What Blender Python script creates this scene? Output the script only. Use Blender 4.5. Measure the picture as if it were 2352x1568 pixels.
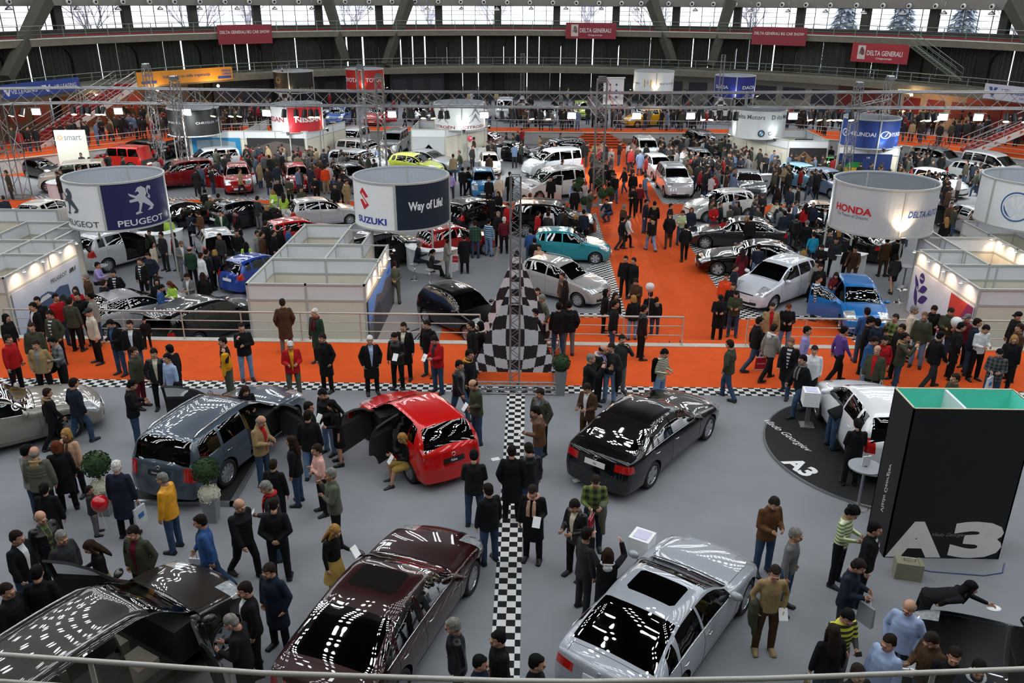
import bpy, math, random
from mathutils import Vector, Matrix
random.seed(7)
SC=bpy.context.scene
for o in list(bpy.data.objects): bpy.data.objects.remove(o)
R=math.radians; PI=math.pi
# ---------------- camera: 1920 px focal length, 10.3 m above the upper floor level
CF=1920.0; TH=R(22.2); YAW=R(1.19); ROLL=R(0.26); CH=10.3
cd=bpy.data.cameras.new('camera'); cam=bpy.data.objects.new('camera',cd); SC.collection.objects.link(cam)
cd.sensor_width=36.0; cd.lens=36.0*CF/2352.0; cd.clip_start=0.05; cd.clip_end=600
cam.matrix_world=Matrix.Translation((0,0,CH))@Matrix.Rotation(YAW,4,'Z')@Matrix.Rotation(PI/2-TH,4,'X')@Matrix.Rotation(ROLL,4,'Z')
SC.camera=cam
# ---------------- world: bright overcast sky seen through the window band
W=bpy.data.worlds.new('world'); SC.world=W; W.use_nodes=True
nt=W.node_tree; nt.nodes.clear()
wo=nt.nodes.new('ShaderNodeOutputWorld'); bg=nt.nodes.new('ShaderNodeBackground')
bg.inputs[0].default_value=(0.90,0.93,1.0,1); bg.inputs[1].default_value=2.4
nt.links.new(bg.outputs[0],wo.inputs[0])
SC.view_settings.view_transform='Standard'; SC.view_settings.look='None'
SC.view_settings.gamma=1; SC.view_settings.exposure=0.0; SC.view_settings.use_curve_mapping=False
SKY_LIGHT=22.5      # strength of the round skylights in the dome
# ---------------- helpers
def ray(px,py):
    a=px-1176; b=py-784; c,s=math.cos(ROLL),math.sin(ROLL)
    a,b=a*c+b*s,-a*s+b*c
    x=a/CF; y=-b/CF
    fy=math.cos(TH)+y*math.sin(TH); fz=-math.sin(TH)+y*math.cos(TH)
    cx,sx=math.cos(YAW),math.sin(YAW)
    return (x*cx-fy*sx, x*sx+fy*cx, fz)
def G(px,py,z=0.0):
    r=ray(px,py); t=(z-CH)/r[2]; return Vector((r[0]*t,r[1]*t,z))
def lin(c):
    return tuple((v/12.92 if v<=0.04045 else ((v+0.055)/1.055)**2.4) for v in c)
def hexc(h):
    h=h.lstrip('#'); return lin(tuple(int(h[i:i+2],16)/255 for i in (0,2,4)))
MATS={}
def mat(name,col=(.5,.5,.5),rough=.5,metal=0,coat=0,spec=.5,emit=None,es=0,noise=0,nscale=20,bump=0,trans=0,objcol=False,alpha=None):
    if name in MATS: return MATS[name]
    if isinstance(col,str): col=hexc(col)
    m=bpy.data.materials.new(name); m.use_nodes=True; n=m.node_tree; b=n.nodes['Principled BSDF']; L=n.links
    b.inputs['Base Color'].default_value=(*col,1); b.inputs['Roughness'].default_value=rough; b.inputs['Metallic'].default_value=metal
    b.inputs['Coat Weight'].default_value=coat; b.inputs['Coat Roughness'].default_value=.03; b.inputs['Specular IOR Level'].default_value=spec
    if trans: b.inputs['Transmission Weight'].default_value=trans
    if emit is not None:
        if isinstance(emit,str): emit=hexc(emit)
        b.inputs['Emission Color'].default_value=(*emit,1); b.inputs['Emission Strength'].default_value=es
    src=None
    if objcol:
        oi=n.nodes.new('ShaderNodeObjectInfo'); src=oi.outputs['Color']; L.new(src,b.inputs['Base Color'])
    if noise or bump:
        tc=n.nodes.new('ShaderNodeTexCoord'); nz=n.nodes.new('ShaderNodeTexNoise'); nz.inputs['Scale'].default_value=nscale; nz.inputs['Detail'].default_value=4
        L.new(tc.outputs['Object'],nz.inputs['Vector'])
        if noise:
            mr=n.nodes.new('ShaderNodeMapRange'); mr.inputs[1].default_value=.3; mr.inputs[2].default_value=.7; mr.inputs[3].default_value=1-noise; mr.inputs[4].default_value=1+noise
            L.new(nz.outputs['Fac'],mr.inputs[0])
            mx=n.nodes.new('ShaderNodeVectorMath'); mx.operation='SCALE'
            if src: L.new(src,mx.inputs[0])
            else: mx.inputs[0].default_value=col
            L.new(mr.outputs[0],mx.inputs['Scale']); L.new(mx.outputs[0],b.inputs['Base Color'])
        if bump:
            bp=n.nodes.new('ShaderNodeBump'); bp.inputs['Strength'].default_value=bump; bp.inputs['Distance'].default_value=.01
            L.new(nz.outputs['Fac'],bp.inputs['Height']); L.new(bp.outputs[0],b.inputs['Normal'])
    MATS[name]=m; return m
def tag(o,label=None,cat=None,group=None,kind=None):
    if label: o['label']=label
    if cat: o['category']=cat
    if group: o['group']=group
    if kind: o['kind']=kind
    return o
def link(o,parent=None):
    SC.collection.objects.link(o)
    if parent: o.parent=parent
    return o
def empty(name,loc=(0,0,0),rz=0,label=None,cat=None,group=None):
    o=bpy.data.objects.new(name,None); o.empty_display_size=.2; o.location=loc; o.rotation_euler=(0,0,rz)
    link(o); return tag(o,label,cat,group)
class MB:
    def __init__(s): s.v=[];s.f=[];s.m=[]
    def add(s,v,f,mi=0,M=None):
        o=len(s.v)
        s.v+= [tuple(M@Vector(p)) for p in v] if M is not None else [tuple(p) for p in v]
        s.f+=[tuple(i+o for i in q) for q in f]; s.m+=[mi]*len(f); return s
    def box(s,x0,y0,z0,x1,y1,z1,mi=0,M=None):
        v=[(x0,y0,z0),(x1,y0,z0),(x1,y1,z0),(x0,y1,z0),(x0,y0,z1),(x1,y0,z1),(x1,y1,z1),(x0,y1,z1)]
        return s.add(v,[(0,3,2,1),(4,5,6,7),(0,1,5,4),(1,2,6,5),(2,3,7,6),(3,0,4,7)],mi,M)
    def tube(s,pts,r,n=8,mi=0,caps=True,closed=False):
        pts=[Vector(p) for p in pts]; k=len(pts); rs=r if isinstance(r,(list,tuple)) else [r]*k
        v=[];f=[]; up=None
        for i,p in enumerate(pts):
            if closed: t=(pts[(i+1)%k]-pts[i-1])
            else: t=(pts[min(i+1,k-1)]-pts[max(i-1,0)])
            t=t.normalized() if t.length>1e-9 else Vector((0,0,1))
            if up is None:
                up=Vector((0,0,1)) if abs(t.z)<.9 else Vector((0,1,0))
            a=(up-t*up.dot(t)); a=a.normalized() if a.length>1e-6 else t.orthogonal().normalized(); up=a; b=t.cross(a)
            for j in range(n):
                q=2*PI*j/n+PI/n; v.append(p+(a*math.cos(q)+b*math.sin(q))*rs[i])
        for i in range(k if closed else k-1):
            i2=(i+1)%k
            for j in range(n): f.append((i*n+j,i*n+(j+1)%n,i2*n+(j+1)%n,i2*n+j))
        if caps and not closed: f.append(tuple(range(n))[::-1]); f.append(tuple((k-1)*n+j for j in range(n)))
        return s.add(v,f,mi)
    def lathe(s,prof,n=24,mi=0,M=None,caps=True):
        v=[];f=[]
        for r,z in prof:
            for j in range(n): q=2*PI*j/n; v.append((r*math.cos(q),r*math.sin(q),z))
        for i in range(len(prof)-1):
            for j in range(n): f.append((i*n+j,i*n+(j+1)%n,(i+1)*n+(j+1)%n,(i+1)*n+j))
        if caps: f.append(tuple(range(n))[::-1]); f.append(tuple((len(prof)-1)*n+j for j in range(n)))
        return s.add(v,f,mi,M)
    def prism(s,poly,z0,z1,mi=0,M=None):
        n=len(poly); v=[(x,y,z0) for x,y in poly]+[(x,y,z1) for x,y in poly]
        f=[tuple(range(n))[::-1],tuple(range(n,2*n))]+[(i,(i+1)%n,n+(i+1)%n,n+i) for i in range(n)]
        return s.add(v,f,mi,M)
    def mesh(s,name,mats,smooth=False,ang=None):
        me=bpy.data.meshes.new(name); me.from_pydata(s.v,[],s.f)
        for m in (mats if isinstance(mats,(list,tuple)) else [mats]): me.materials.append(m)
        me.polygons.foreach_set('material_index',s.m)
        if smooth: me.polygons.foreach_set('use_smooth',[True]*len(s.f))
        me.update()
        if ang: me.set_sharp_from_angle(angle=R(ang))
        return me
    def obj(s,name,mats,parent=None,smooth=False,ang=None):
        return link(bpy.data.objects.new(name,s.mesh(name,mats,smooth,ang)),parent)
def inst(name,me,parent=None,loc=None,rot=None,col=None,scale=None):
    o=bpy.data.objects.new(name,me); link(o,parent)
    if loc is not None: o.location=loc
    if rot is not None: o.rotation_euler=rot
    if scale is not None: o.scale=scale
    if col is not None: o.color=(*col[:3],1)
    return o
def struct(o): o['kind']='structure'; return o
TXT={}
BENCH=bpy.data.scenes.new('bench')   # modifiers are evaluated here, then the scene is dropped
def bench_eval(o):
    BENCH.collection.objects.link(o)
    with bpy.context.temp_override(scene=BENCH,view_layer=BENCH.view_layers[0]): dg=bpy.context.evaluated_depsgraph_get()
    dg.update()
    r=bpy.data.meshes.new_from_object(o.evaluated_get(dg),depsgraph=dg); bpy.data.objects.remove(o); return r
def text_mesh(s,bold=0.0,shear=0,spacing=1.0):
    k=(s,bold,shear,spacing)
    if k in TXT: return TXT[k]
    cu=bpy.data.curves.new('t','FONT'); cu.body=s; cu.offset=bold; cu.shear=shear; cu.space_character=spacing; cu.resolution_u=3
    o=bpy.data.objects.new('t',cu); me=bench_eval(o)
    v=[tuple(p.co) for p in me.vertices]; f=[tuple(p.vertices) for p in me.polygons]
    bpy.data.curves.remove(cu); bpy.data.meshes.remove(me)
    x0=min(p[0] for p in v);x1=max(p[0] for p in v);y0=min(p[1] for p in v);y1=max(p[1] for p in v)
    v=[((p[0]-(x0+x1)/2)/(y1-y0),(p[1]-(y0+y1)/2)/(y1-y0)) for p in v]   # unit height, centred
    TXT[k]=(v,f,(x1-x0)/(y1-y0)); return TXT[k]
def text_obj(name,s,width,height,mp,m,parent=None,bold=.01,shear=0):
    """mp maps flat (x,y) to 3D"""
    v,f,a=text_mesh(s,bold,shear); sx=width/a if width else height
    return flat_obj(name,[(x*sx,y*height) for x,y in v],f,mp,m,parent)
def flat_obj(name,v,f,mp,m,parent=None):
    b=MB(); b.add([mp(x,y) for x,y in v],f); return b.obj(name,m,parent)
def plane_map(O,U,V,off=.004):
    O,U,V=Vector(O),Vector(U).normalized(),Vector(V).normalized(); N=U.cross(V)
    return lambda x,y,d=off:O+U*x+V*y+N*d
# ================= HALL =================
CY=55.0
def CYL(px,py,Rr):
    """point where the view line meets the hall's cylinder of radius Rr (far side)"""
    r=ray(px,py); a=r[0]**2+r[1]**2; b=-2*r[1]*CY; c=CY*CY-Rr*Rr
    t=(-b+math.sqrt(max(b*b-4*a*c,0)))/(2*a); return Vector((r[0]*t,r[1]*t,CH+r[2]*t))
def ang(p): return math.atan2(p[0],p[1]-CY)
def cp(a,Rr,z): return Vector((Rr*math.sin(a),CY+Rr*math.cos(a),z))
M_floor=mat('grey_carpet',hexc('#84868b'),.9,noise=.045,nscale=1.2,bump=.1,spec=.2)
M_orange=mat('orange_carpet',hexc('#cf5220'),.95,noise=.06,nscale=2.5,bump=.1,spec=.15)
M_conc=mat('concrete',hexc('#6d695c'),.85,noise=.12,nscale=1.5,bump=.2)
M_dark=mat('dark_concrete',hexc('#34342f'),.85,noise=.15,nscale=1.2,bump=.2)
M_kerb=mat('pale_kerb',hexc('#b9b6ac'),.7,noise=.08,nscale=6)
M_wallg=mat('pit_wall_paint',hexc('#a6a4a2'),.8,noise=.04,nscale=3)
M_white=mat('white_paint',hexc('#d8d8d4'),.5,noise=.02,nscale=5)
M_alu=mat('aluminium',hexc('#a3a5a6'),.32,metal=.85,noise=.06,nscale=30)
M_rail=mat('rail_paint',hexc('#b9b7ae'),.45,metal=.2,noise=.04,nscale=20)
M_railg=mat('green_grey_rail',hexc('#6f7a70'),.5,metal=.3,noise=.05,nscale=10)
M_black=mat('black_plastic',(.008,.008,.009),.4,noise=.1,nscale=30)
M_blackm=mat('black_matte',(.006,.006,.006),.8,noise=.1,nscale=8,bump=.05)
M_red=mat('red_vinyl',hexc('#8f2029'),.6,noise=.05,nscale=4)
def checker_mat():
    m=bpy.data.materials.new('checkered_vinyl'); m.use_nodes=True; n=m.node_tree; b=n.nodes['Principled BSDF']; L=n.links
    tc=n.nodes.new('ShaderNodeTexCoord'); mp=n.nodes.new('ShaderNodeMapping'); ck=n.nodes.new('ShaderNodeTexChecker')
    mp.inputs['Location'].default_value=(.5,.5,.53); mp.inputs['Scale'].default_value=(6,6,.5); ck.inputs['Scale'].default_value=1
    ck.inputs[1].default_value=(.01,.01,.011,1); ck.inputs[2].default_value=(.66,.66,.65,1)
    L.new(tc.outputs['Object'],mp.inputs[0]); L.new(mp.outputs[0],ck.inputs[0]); L.new(ck.outputs[0],b.inputs['Base Color']); b.inputs['Roughness'].default_value=.75; b.inputs['Specular IOR Level'].default_value=.2
    mp.inputs['Location'].default_value=(0,0,.53)
    return m
M_check=checker_mat()
PIT=[(-34,25.15),(34,25.15),(43,40),(38.5,57),(29,66.2),(19,72),(-19.5,72),(-27.5,66),(-37,56),(-43,40)]
def floors():
    # upper floor: ring around the pit, built as quads from the pit edge out to the hall wall
    b=MB(); out=[(-70,-6),(70,-6),(75,40),(70,80),(50,100),(25,112),(-25,112),(-50,100),(-70,80),(-75,40)]
    n=len(PIT); v=[(x,y,0) for x,y in PIT]+[(x,y,0) for x,y in out]
    b.add(v,[(i,n+i,n+(i+1)%n,(i+1)%n) for i in range(n)]); b.box(-75,-7,-.3,75,-6,0)
    struct(b.obj('floor',M_floor))
    b=MB(); b.add([(x,y,-1) for x,y in PIT],[tuple(range(n))]); o=struct(b.obj('floor_pit',M_floor)); o.name='floor_lower'
    b=MB(); b.add([(x,y,-1) for x,y in PIT]+[(x,y,0) for x,y in PIT],[(i,n+i,n+(i+1)%n,(i+1)%n) for i in range(n)])
    struct(b.obj('wall_pit',M_wallg))
    # carpets
    b=MB(); b.box(-34,21.9,0,34,24.92,.008); struct(b.obj('floor_carpet_walkway',M_orange)).name='floor_orange_walkway'
    b=MB()
    P2=[(x*1.0,y) for x,y in PIT[3:9]]
    # ring carpet behind the far pit edge
    def off(p,d):
        v=Vector((p[0],p[1]-45)); v=v*(1+d/v.length); return (v.x,v.y+45)
    for i in range(2,9):
        p,q=PIT[i%10],PIT[(i+1)%10]; d0=d1=3.2
        if i in(2,3): d0=d1=9
        if i in(7,8): d0=d1=9
        if i==4: d0,d1=9,4
        if i==6: d0,d1=4,9
        if i==5: d0=d1=3.2
        po,qo=off(p,d0),off(q,d1)
        b.add([(p[0],p[1],.008),(q[0],q[1],.008),(qo[0],qo[1],.008),(po[0],po[1],.008)],[(0,1,2,3)])
    struct(b.obj('floor_orange_ring',M_orange))
    b=MB(); z=-.99
    b.box(3.8,25.16,-1,8.0,71.9,z); b.box(-3.2,25.16,-1,2.8,30.2,z); b.box(2.8,25.16,-1,3.8,30.2,z); b.box(8,25.16,-1,12.2,30.2,z)
    b.box(8.0,47.2,-1,40.5,49.8,z); b.box(-40,47.2,-1,3.8,49.8,z); b.box(-38,56.5,-1,-30,60,z-.002)
    struct(b.obj('floor_orange_aisle',M_orange))
    b=MB()
    b.box(-34,21.4,0,34,21.9,.010); b.box(-.57,2,0,-.07,21.4,.010)
    struct(b.obj('floor_checker_strip',M_check))
    b=MB(); z=-.985
    b.box(2.8,30.7,-1,3.8,47.2,z); b.box(8,30.7,-1,9,47.2,z); b.box(2.8,49.8,-1,3.8,66,z); b.box(8,49.8,-1,9,66,z)
    b.box(-3.2,30.2,-1,3.8,30.7,z); b.box(8,30.2,-1,12.2,30.7,z); b.box(11.7,25.16,-1,12.2,30.2,z)
    for x0,x1 in((-40,2.8),(9,40)): b.box(x0,46.7,-1,x1,47.2,z); b.box(x0,49.8,-1,x1,50.3,z)
    struct(b.obj('floor_checker_border',M_check))
    # kerb
    b=MB(); b.box(-34,24.92,0,34,25.2,.03); struct(b.obj('trim_1',M_kerb))
    b=MB()
    for i in range(2,9):
        p,q=Vector(PIT[i]),Vector(PIT[(i+1)%10]); d=(q-p).normalized(); nn=Vector((-d.y,d.x)); L=(q-p).length
        M=Matrix.Translation((p.x,p.y,0))@Matrix.Rotation(math.atan2(d.y,d.x),4,'Z'); b.box(0,-.15,0,L,.15,.03,0,M)
    struct(b.obj('trim_2',M_kerb))
floors()
def stairs(cx,yedge,sgn,name,lab):
    """pyramid steps: 6 steps down into the pit on three sides; sgn=-1 towards the camera, +1 away"""
    e=empty(name,(cx,yedge,-1),0,lab,'stairs')
    for k in range(6):
        hw=1.0+.28*(5-k) if sgn<0 else 1.05+.3*(5-k)
        d=.45+.32*(5-k)
        z0=k*.167; z1=(k+1)*.167-.0
        b=MB()
        if k==5: z1=.995
        y0,y1=(-d,0) if sgn<0 else (0,d)
        b.box(-hw,y0,z0,hw,y1,z1)
        b.obj('step',M_orange,e)
        b=MB(); t=.025
        b.box(-hw-.01,(y0-.01 if sgn<0 else y1-.04),z1-.09,hw+.01,(y0+.03 if sgn<0 else y1+.01),z1-.005)
        b.box(-hw-.01,y0,z1-.09,-hw+.03,y1,z1-.005); b.box(hw-.03,y0,z1-.09,hw+.01,y1,z1-.005)
        b.obj('nosing',M_black,e)
    return e
stairs(5.6,72.0,-1,'carpeted_steps','orange carpeted pyramid steps with black nosings rising to the far walkway')
stairs(6.05,25.15,1,'carpeted_steps','orange carpeted steps leading down between the two near guard rails')
def railing(pts,name,lab,spacing=1.9,h=.95,mid=(.33,.64),m=M_rail,r=.03,rp=.022,group=None):
    e=empty(name,pts[0],0,lab,'railing',group); o=Vector(pts[0])
    P=[Vector(p)-o for p in pts]
    b=MB(); b.tube([p+Vector((0,0,h)) for p in P],r,8); b.obj('top_rail',m,e,True)
    for z in mid: b=MB(); b.tube([p+Vector((0,0,z)) for p in P],rp*.7,6); b.obj('mid_rail',m,e,True)
    L=0; acc=0; b=MB()
    for p,q in zip(P,P[1:]):
        d=(q-p).length; k=max(1,round(d/spacing))
        for i in range(k+(1 if q is P[-1] else 0)):
            s=p.lerp(q,i/k); b=MB(); b.tube([s+Vector((0,0,0)),s+Vector((0,0,h))],rp,6); b.box(s.x-.06,s.y-.06,0,s.x+.06,s.y+.06,.015); b.obj('post',m,e)
    return e
railing([(-17,25.06,.03),(-1.55,25.06,.03)],'guard_railing','pale metal guard railing in front of the white booth wall on the left')
railing([(1.15,25.06,.03),(4.95,25.06,.03)],'guard_railing','short pale metal guard railing just right of the checkered tower')
railing([(7.0,25.06,.03),(20,25.06,.03)],'guard_railing','pale metal guard railing in front of the blue car on the right')
railing([(-19.5,72.1,.03),(4.3,72.1,.03)],'guard_railing','far grey railing left of the orange steps at the end of the aisle',2.4,m=M_alu)
railing([(6.9,72.1,.03),(19,72.1,.03)],'guard_railing','far grey railing right of the orange steps at the end of the aisle',2.4,m=M_alu)
railing([(-37,56,.03),(-27.5,66,.03),(-19.5,72,.03)],'guard_railing','slanting grey railing along the far left walkway below the red staircase',2.4,m=M_alu)
railing([(20.5,71.2,.03),(29,66.2,.03),(38.5,57,.03)],'guard_railing','slanting grey railing along the far right walkway above the bicycle',2.4,m=M_alu)
# ---- galleries (arc slabs)
def arc(name,prof,a0,a1,mats,n=160,close=True,parent=None,mis=None,smooth=False):
    """prof: list of (radius,z) swept round the hall centre from a0 to a1 (degrees from the far point, clockwise)"""
    b=MB(); k=len(prof); v=[];f=[]
    for i in range(n+1):
        a=R(a0+(a1-a0)*i/n)
        for r_,z in prof: v.append(cp(a,r_,z))
    for i in range(n):
        for j in range(k if close else k-1):
            j2=(j+1)%k; f.append((i*k+j,i*k+j2,(i+1)*k+j2,(i+1)*k+j))
    b.add(v,f); return b.obj(name,mats,parent,smooth)
A0,A1=-105,105
struct(arc('floor_gallery_lower',[(39.6,3.05),(39.6,3.6),(44.5,3.6),(44.5,3.3)],A0,A1,M_conc))
struct(arc('floor_gallery_upper',[(41.3,6.75),(41.3,7.28),(46,7.28),(46,6.95)],A0,A1,M_conc))
struct(arc('trim_3',[(41.28,7.28),(41.28,7.33),(41.5,7.33),(41.5,7.28)],A0,A1,M_white))
struct(arc('ceiling_ring_beam',[(44.5,9.72),(44.2,10.6),(44.2,12.6),(47.5,12.6),(47.5,9.85)],A0,A1,mat('ring_beam_paint',hexc('#8f8d88'),.8,noise=.05,nscale=1)))
struct(arc('wall_sill',[(44.4,7.28),(44.4,7.75),(44.8,7.75),(44.8,7.28)],A0,A1,M_dark))
struct(arc('baseboard_sill',[(44.38,7.3),(44.38,7.42),(44.42,7.42),(44.42,7.3)],A0,A1,M_red))
struct(arc('wall_back_upper',[(46,7.3),(46,7.75),(46.2,7.75),(46.2,6.5),(46,6.5)],A0,A1,M_dark))
# gallery rails as one thing each
def arc_rail(name,Rr,z,h,lab,m,step):
    e=empty(name,cp(0,Rr,z),0,lab,'railing'); O=Vector(e.location)
    b=MB(); b.tube([cp(R(a),Rr,z+h)-O for a in range(A0,A1+1,2)],.035,6); b.obj('top_rail',m,e,True)
    for q in (.35,.68): b=MB(); b.tube([cp(R(a),Rr,z+h*q)-O for a in range(A0,A1+1,2)],.018,5); b.obj('mid_rail',m,e,True)
    a=-84.0
    while a<84.01:
        p=cp(R(a),Rr,z)-O; b=MB(); b.box(p.x-.03,p.y-.03,-.15,p.x+.03,p.y+.03,h); b.obj('post',m,e); a+=step
arc_rail('gallery_railing',39.75,3.6,1.0,'long curved railing of the lower gallery across the far side of the hall',M_railg,2.6)
arc_rail('gallery_railing',41.45,7.3,.95,'thin curved railing of the upper gallery just below the windows',M_railg,2.9)
# ---- bays: pillars, curtains, windows.  A pillar stands at px 1145 and 1276
aP=ang(CYL(1145,110,43.6)); aQ=ang(CYL(1276,110,43.6)); STEP=aQ-aP
M_curt=mat('dark_curtain',hexc('#5c605a'),.9,noise=.12,nscale=3)
M_mull=mat('window_frame_paint',hexc('#6c6a66'),.6,metal=.2,noise=.06,nscale=10)
gm=bpy.data.materials.new('window_glass'); gm.use_nodes=True; n_=gm.node_tree; n_.nodes.clear()
_o=n_.nodes.new('ShaderNodeOutputMaterial'); _t=n_.nodes.new('ShaderNodeBsdfTransparent'); _g=n_.nodes.new('ShaderNodeBsdfGlossy'); _m=n_.nodes.new('ShaderNodeMixShader')
_t.inputs[0].default_value=(.93,.95,.96,1); _g.inputs['Roughness'].default_value=.05; _m.inputs[0].default_value=.06
n_.links.new(_t.outputs[0],_m.inputs[1]); n_.links.new(_g.outputs[0],_m.inputs[2]); n_.links.new(_m.outputs[0],_o.inputs[0])
M_glass=gm
rng=random.Random(3)
wi=0
for k in range(-10,10):
    a=aP+STEP*k; b=MB()
    for z0,z1 in ((0,3.05),(3.6,6.75)):
        p=cp(a,43.6,0); M=Matrix.Translation(p)@Matrix.Rotation(-a,4,'Z')
        b.box(-.55,-.25,z0,.55,.5,z1,0,M)
        if z0>1:   # haunches under the upper gallery
            for s in(-1,1):
                pts=[(0.55*s,z1),(2.6*s,z1),(1.7*s,z1-.16),(1.05*s,z1-.42),(.7*s,z1-.8),(.55*s,z1-1.3)]
                v=[(x,-.2,z) for x,z in pts]+[(x,.3,z) for x,z in pts]; n=len(pts)
                b.add(v,[tuple(range(n)),tuple(range(n,2*n))[::-1]]+[(i,(i+1)%n,n+(i+1)%n,n+i) for i in range(n)],0,M)
    struct(b.obj('trim_pillar',M_dark)).name='wall_pillar_%d'%(k+11)
    b=MB(); M=Matrix.Translation(cp(a,45.2,0))@Matrix.Rotation(-a,4,'Z'); b.box(-.38,-.3,7.3,.38,.3,9.85,0,M)
    struct(b.obj('wall_window_pillar_%d'%(k+11),M_dark))
    if k==9: break
    a2=a+STEP
    # curtains of the bay, two tiers
    for tier,(z0,z1) in enumerate(((0,3.05),(3.62,6.75))):
        x=a+.0125; end=a2-.0125; q=[]
        nP=rng.choice([2,3,3,4]); edges=[x+(end-x)*i/nP for i in range(nP+1)]
        for i in range(nP):
            g0=rng.choice([.0,.0008,.0015,.0028]); g1=rng.choice([0,0,.0006])
            s0,s1=edges[i]+g0,edges[i+1]-g1
            b=MB(); v=[];f=[]; N=40
            for j in range(N+1):
                aa=s0+(s1-s0)*j/N; rr=43.75+.07*math.sin(j*1.9)+.03*math.sin(j*.7)
                v+= [cp(aa,rr,z0),cp(aa,rr,z1)]
            for j in range(N): f.append((2*j,2*j+2,2*j+3,2*j+1))
            b.add(v,f); o=b.obj('curtain',M_curt); tag(o,'dark grey-green pleated curtain closing the far wall between pillars','curtain','dark curtains along the far wall')
    # upper window bay
    wi+=1; win=empty('window_%d'%wi,cp((a+a2)/2,45.2,7.75)); struct(win); O=Vector(win.location)
    b=MB()
    for z in (7.78,8.25,8.8,9.2,9.7): b.tube([cp(a+(a2-a)*i/6,45.2,z)-O for i in range(7)],.028,4)
    for i in range(1,5): b.tube([cp(a+(a2-a)*i/5+.003,45.2,7.75)-O,cp(a+(a2-a)*i/5+.003,45.2,9.8)-O],.045,4)
    b.obj('window_frame',M_mull,win)
    b=MB(); v=[];
    for i in range(7): aa=a+(a2-a)*i/6; v+=[cp(aa,45.25,7.75)-O,cp(aa,45.25,9.85)-O]
    b.add(v,[(2*i,2*i+2,2*i+3,2*i+1) for i in range(6)]); b.obj('pane',M_glass,win)
# V struts
M_strut=mat('strut_concrete',hexc('#3d3c33'),.85,noise=.15,nscale=1.5,bump=.2)
for i,(x0,y0,x1,y1) in enumerate([(95,16,14,182),(757,14,795,140),(932,14,886,150),(1502,18,1545,142),(1673,19,1632,152),(2335,25,2420,190),(-70,16,-120,200)]):
    p=CYL(x0,y0,43.0); q=CYL(x1,y1,40.6); p=q+(p-q)*1.12
    b=MB(); d=(q-p).normalized(); s=d.cross(Vector((0,1,0))).normalized()
    b.tube([p,q],[.72,.5],4)
    struct(b.obj('wall_strut_%d'%(i+1),M_strut))
# nozzles in ring beam, lamps below it
nz=MB(); nz.lathe([(.0,0),(.22,0),(.24,.05),(.2,.16),(.12,.16)],14); ME_noz=nz.mesh('nozzle',M_white,True,40)
nc=MB(); nc.lathe([(0,.161),(.13,.161),(.1,.19),(0,.2)],12); ME_nozc=nc.mesh('nozzle_core',M_black)
px=-6
for x in [18,90,156,218,281,342,400,458,516,572,629,685,733,792,847,900,953,1006,1058,1111,1165,1217,1270,1324,1376,1428,1473,1536,1590,1639,1689,1743,1797,1852,1908,1968,2029,2089,2150,2214,2280,2345]:
    y=3+abs(x-900)/1450*13 if x>900 else 4
    p=CYL(x,y,44.2); a=ang(p)
    e=empty('air_nozzle',p,0,'round pale air nozzle with black mouth set in the ring beam above the windows','air nozzle','air nozzles along the ring beam')
    e.rotation_euler=(PI/2,0,-a); inst('housing',ME_noz,e); inst('mouth',ME_nozc,e,col=(0,0,0))
M_lampglow=mat('hall_lamp_glow',(1,1,1),.5,emit=(1,1,.97),es=6)
for x in (20,177,271,368,459,545,631,716,852,981,1060,1141,1220,1300,1381,1463,1597,1724,1810,1896,1984,2074,2168,2278):
    y=20+max(0,x-1300)/1050*12
    p=CYL(x,y,44.3); a=ang(p)
    e=empty('hall_floodlight',p,-a,'small bell floodlight hanging under the ring beam in front of the windows','lamp','floodlights hanging under the ring beam')
    b=MB(); b.lathe([(.30,-.12),(.27,.02),(.12,.14),(.05,.22)],12); b.tube([(0,0,.2),(0,0,.9)],.02,5); b.obj('shade',M_alu,e,True)
    b=MB(); b.lathe([(0,-.13),(.27,-.13),(.27,-.11),(0,-.11)],12); b.obj('bulb_glass',M_lampglow,e)
# ---- dome with rows of round skylights
M_dome=mat('dome_shell',hexc('#2c2d2e'),.9,noise=.1,nscale=.5)
def dome_pt(r,a):
    z=12.6+13*math.sqrt(max(0,1-(r/58)**2)); return Vector((r*math.sin(a),CY+r*math.cos(a),z))
b=MB(); NR,NA=18,72; v=[];f=[]
for i in range(NR+1):
    for j in range(NA): v.append(dome_pt(58*math.sin(PI/2*i/NR),2*PI*j/NA))
for i in range(NR):
    for j in range(NA): f.append((i*NA+j,i*NA+(j+1)%NA,(i+1)*NA+(j+1)%NA,(i+1)*NA+j))
b.add(v,f); b.obj('ceiling_dome',M_dome); struct(bpy.data.objects['ceiling_dome'])
M_sky=mat('skylight_glow',(0,0,0),1,emit=(.93,.97,1.0),es=SKY_LIGHT)
b=MB(); v=[];f=[]
for k in range(44):
    for s in (-1,1):
        rr=28.0
        while rr<57:
            if rr>18 or k%2==0:
                a=2*PI*k/44+s*.62/rr
                rad=.34
                c=dome_pt(rr,a); d=(dome_pt(rr+.3,a)-dome_pt(rr-.3,a)).normalized(); t=Vector((math.cos(a),-math.sin(a),0)); n0=len(v)
                nn=t.cross(d); off=Vector((0,0,-.12))
                for q in range(10): v.append(c+off+d*rad*1.1*math.cos(2*PI*q/10)+t*rad*math.sin(2*PI*q/10))
                f.append(tuple(range(n0,n0+10)))
            rr+=1.75
b.add(v,f); o=b.obj('ceiling_skylights',M_sky); struct(o)
# wall behind and beside (closes the drum below the dome)
struct(arc('wall_drum',[(58,-.3),(58,12.9)],62,298,M_dark,close=False,n=60))
struct(arc('ceiling_soffit',[(47.5,12.6),(58.3,12.6)],-100,100,M_dark,close=False,n=60))
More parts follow.
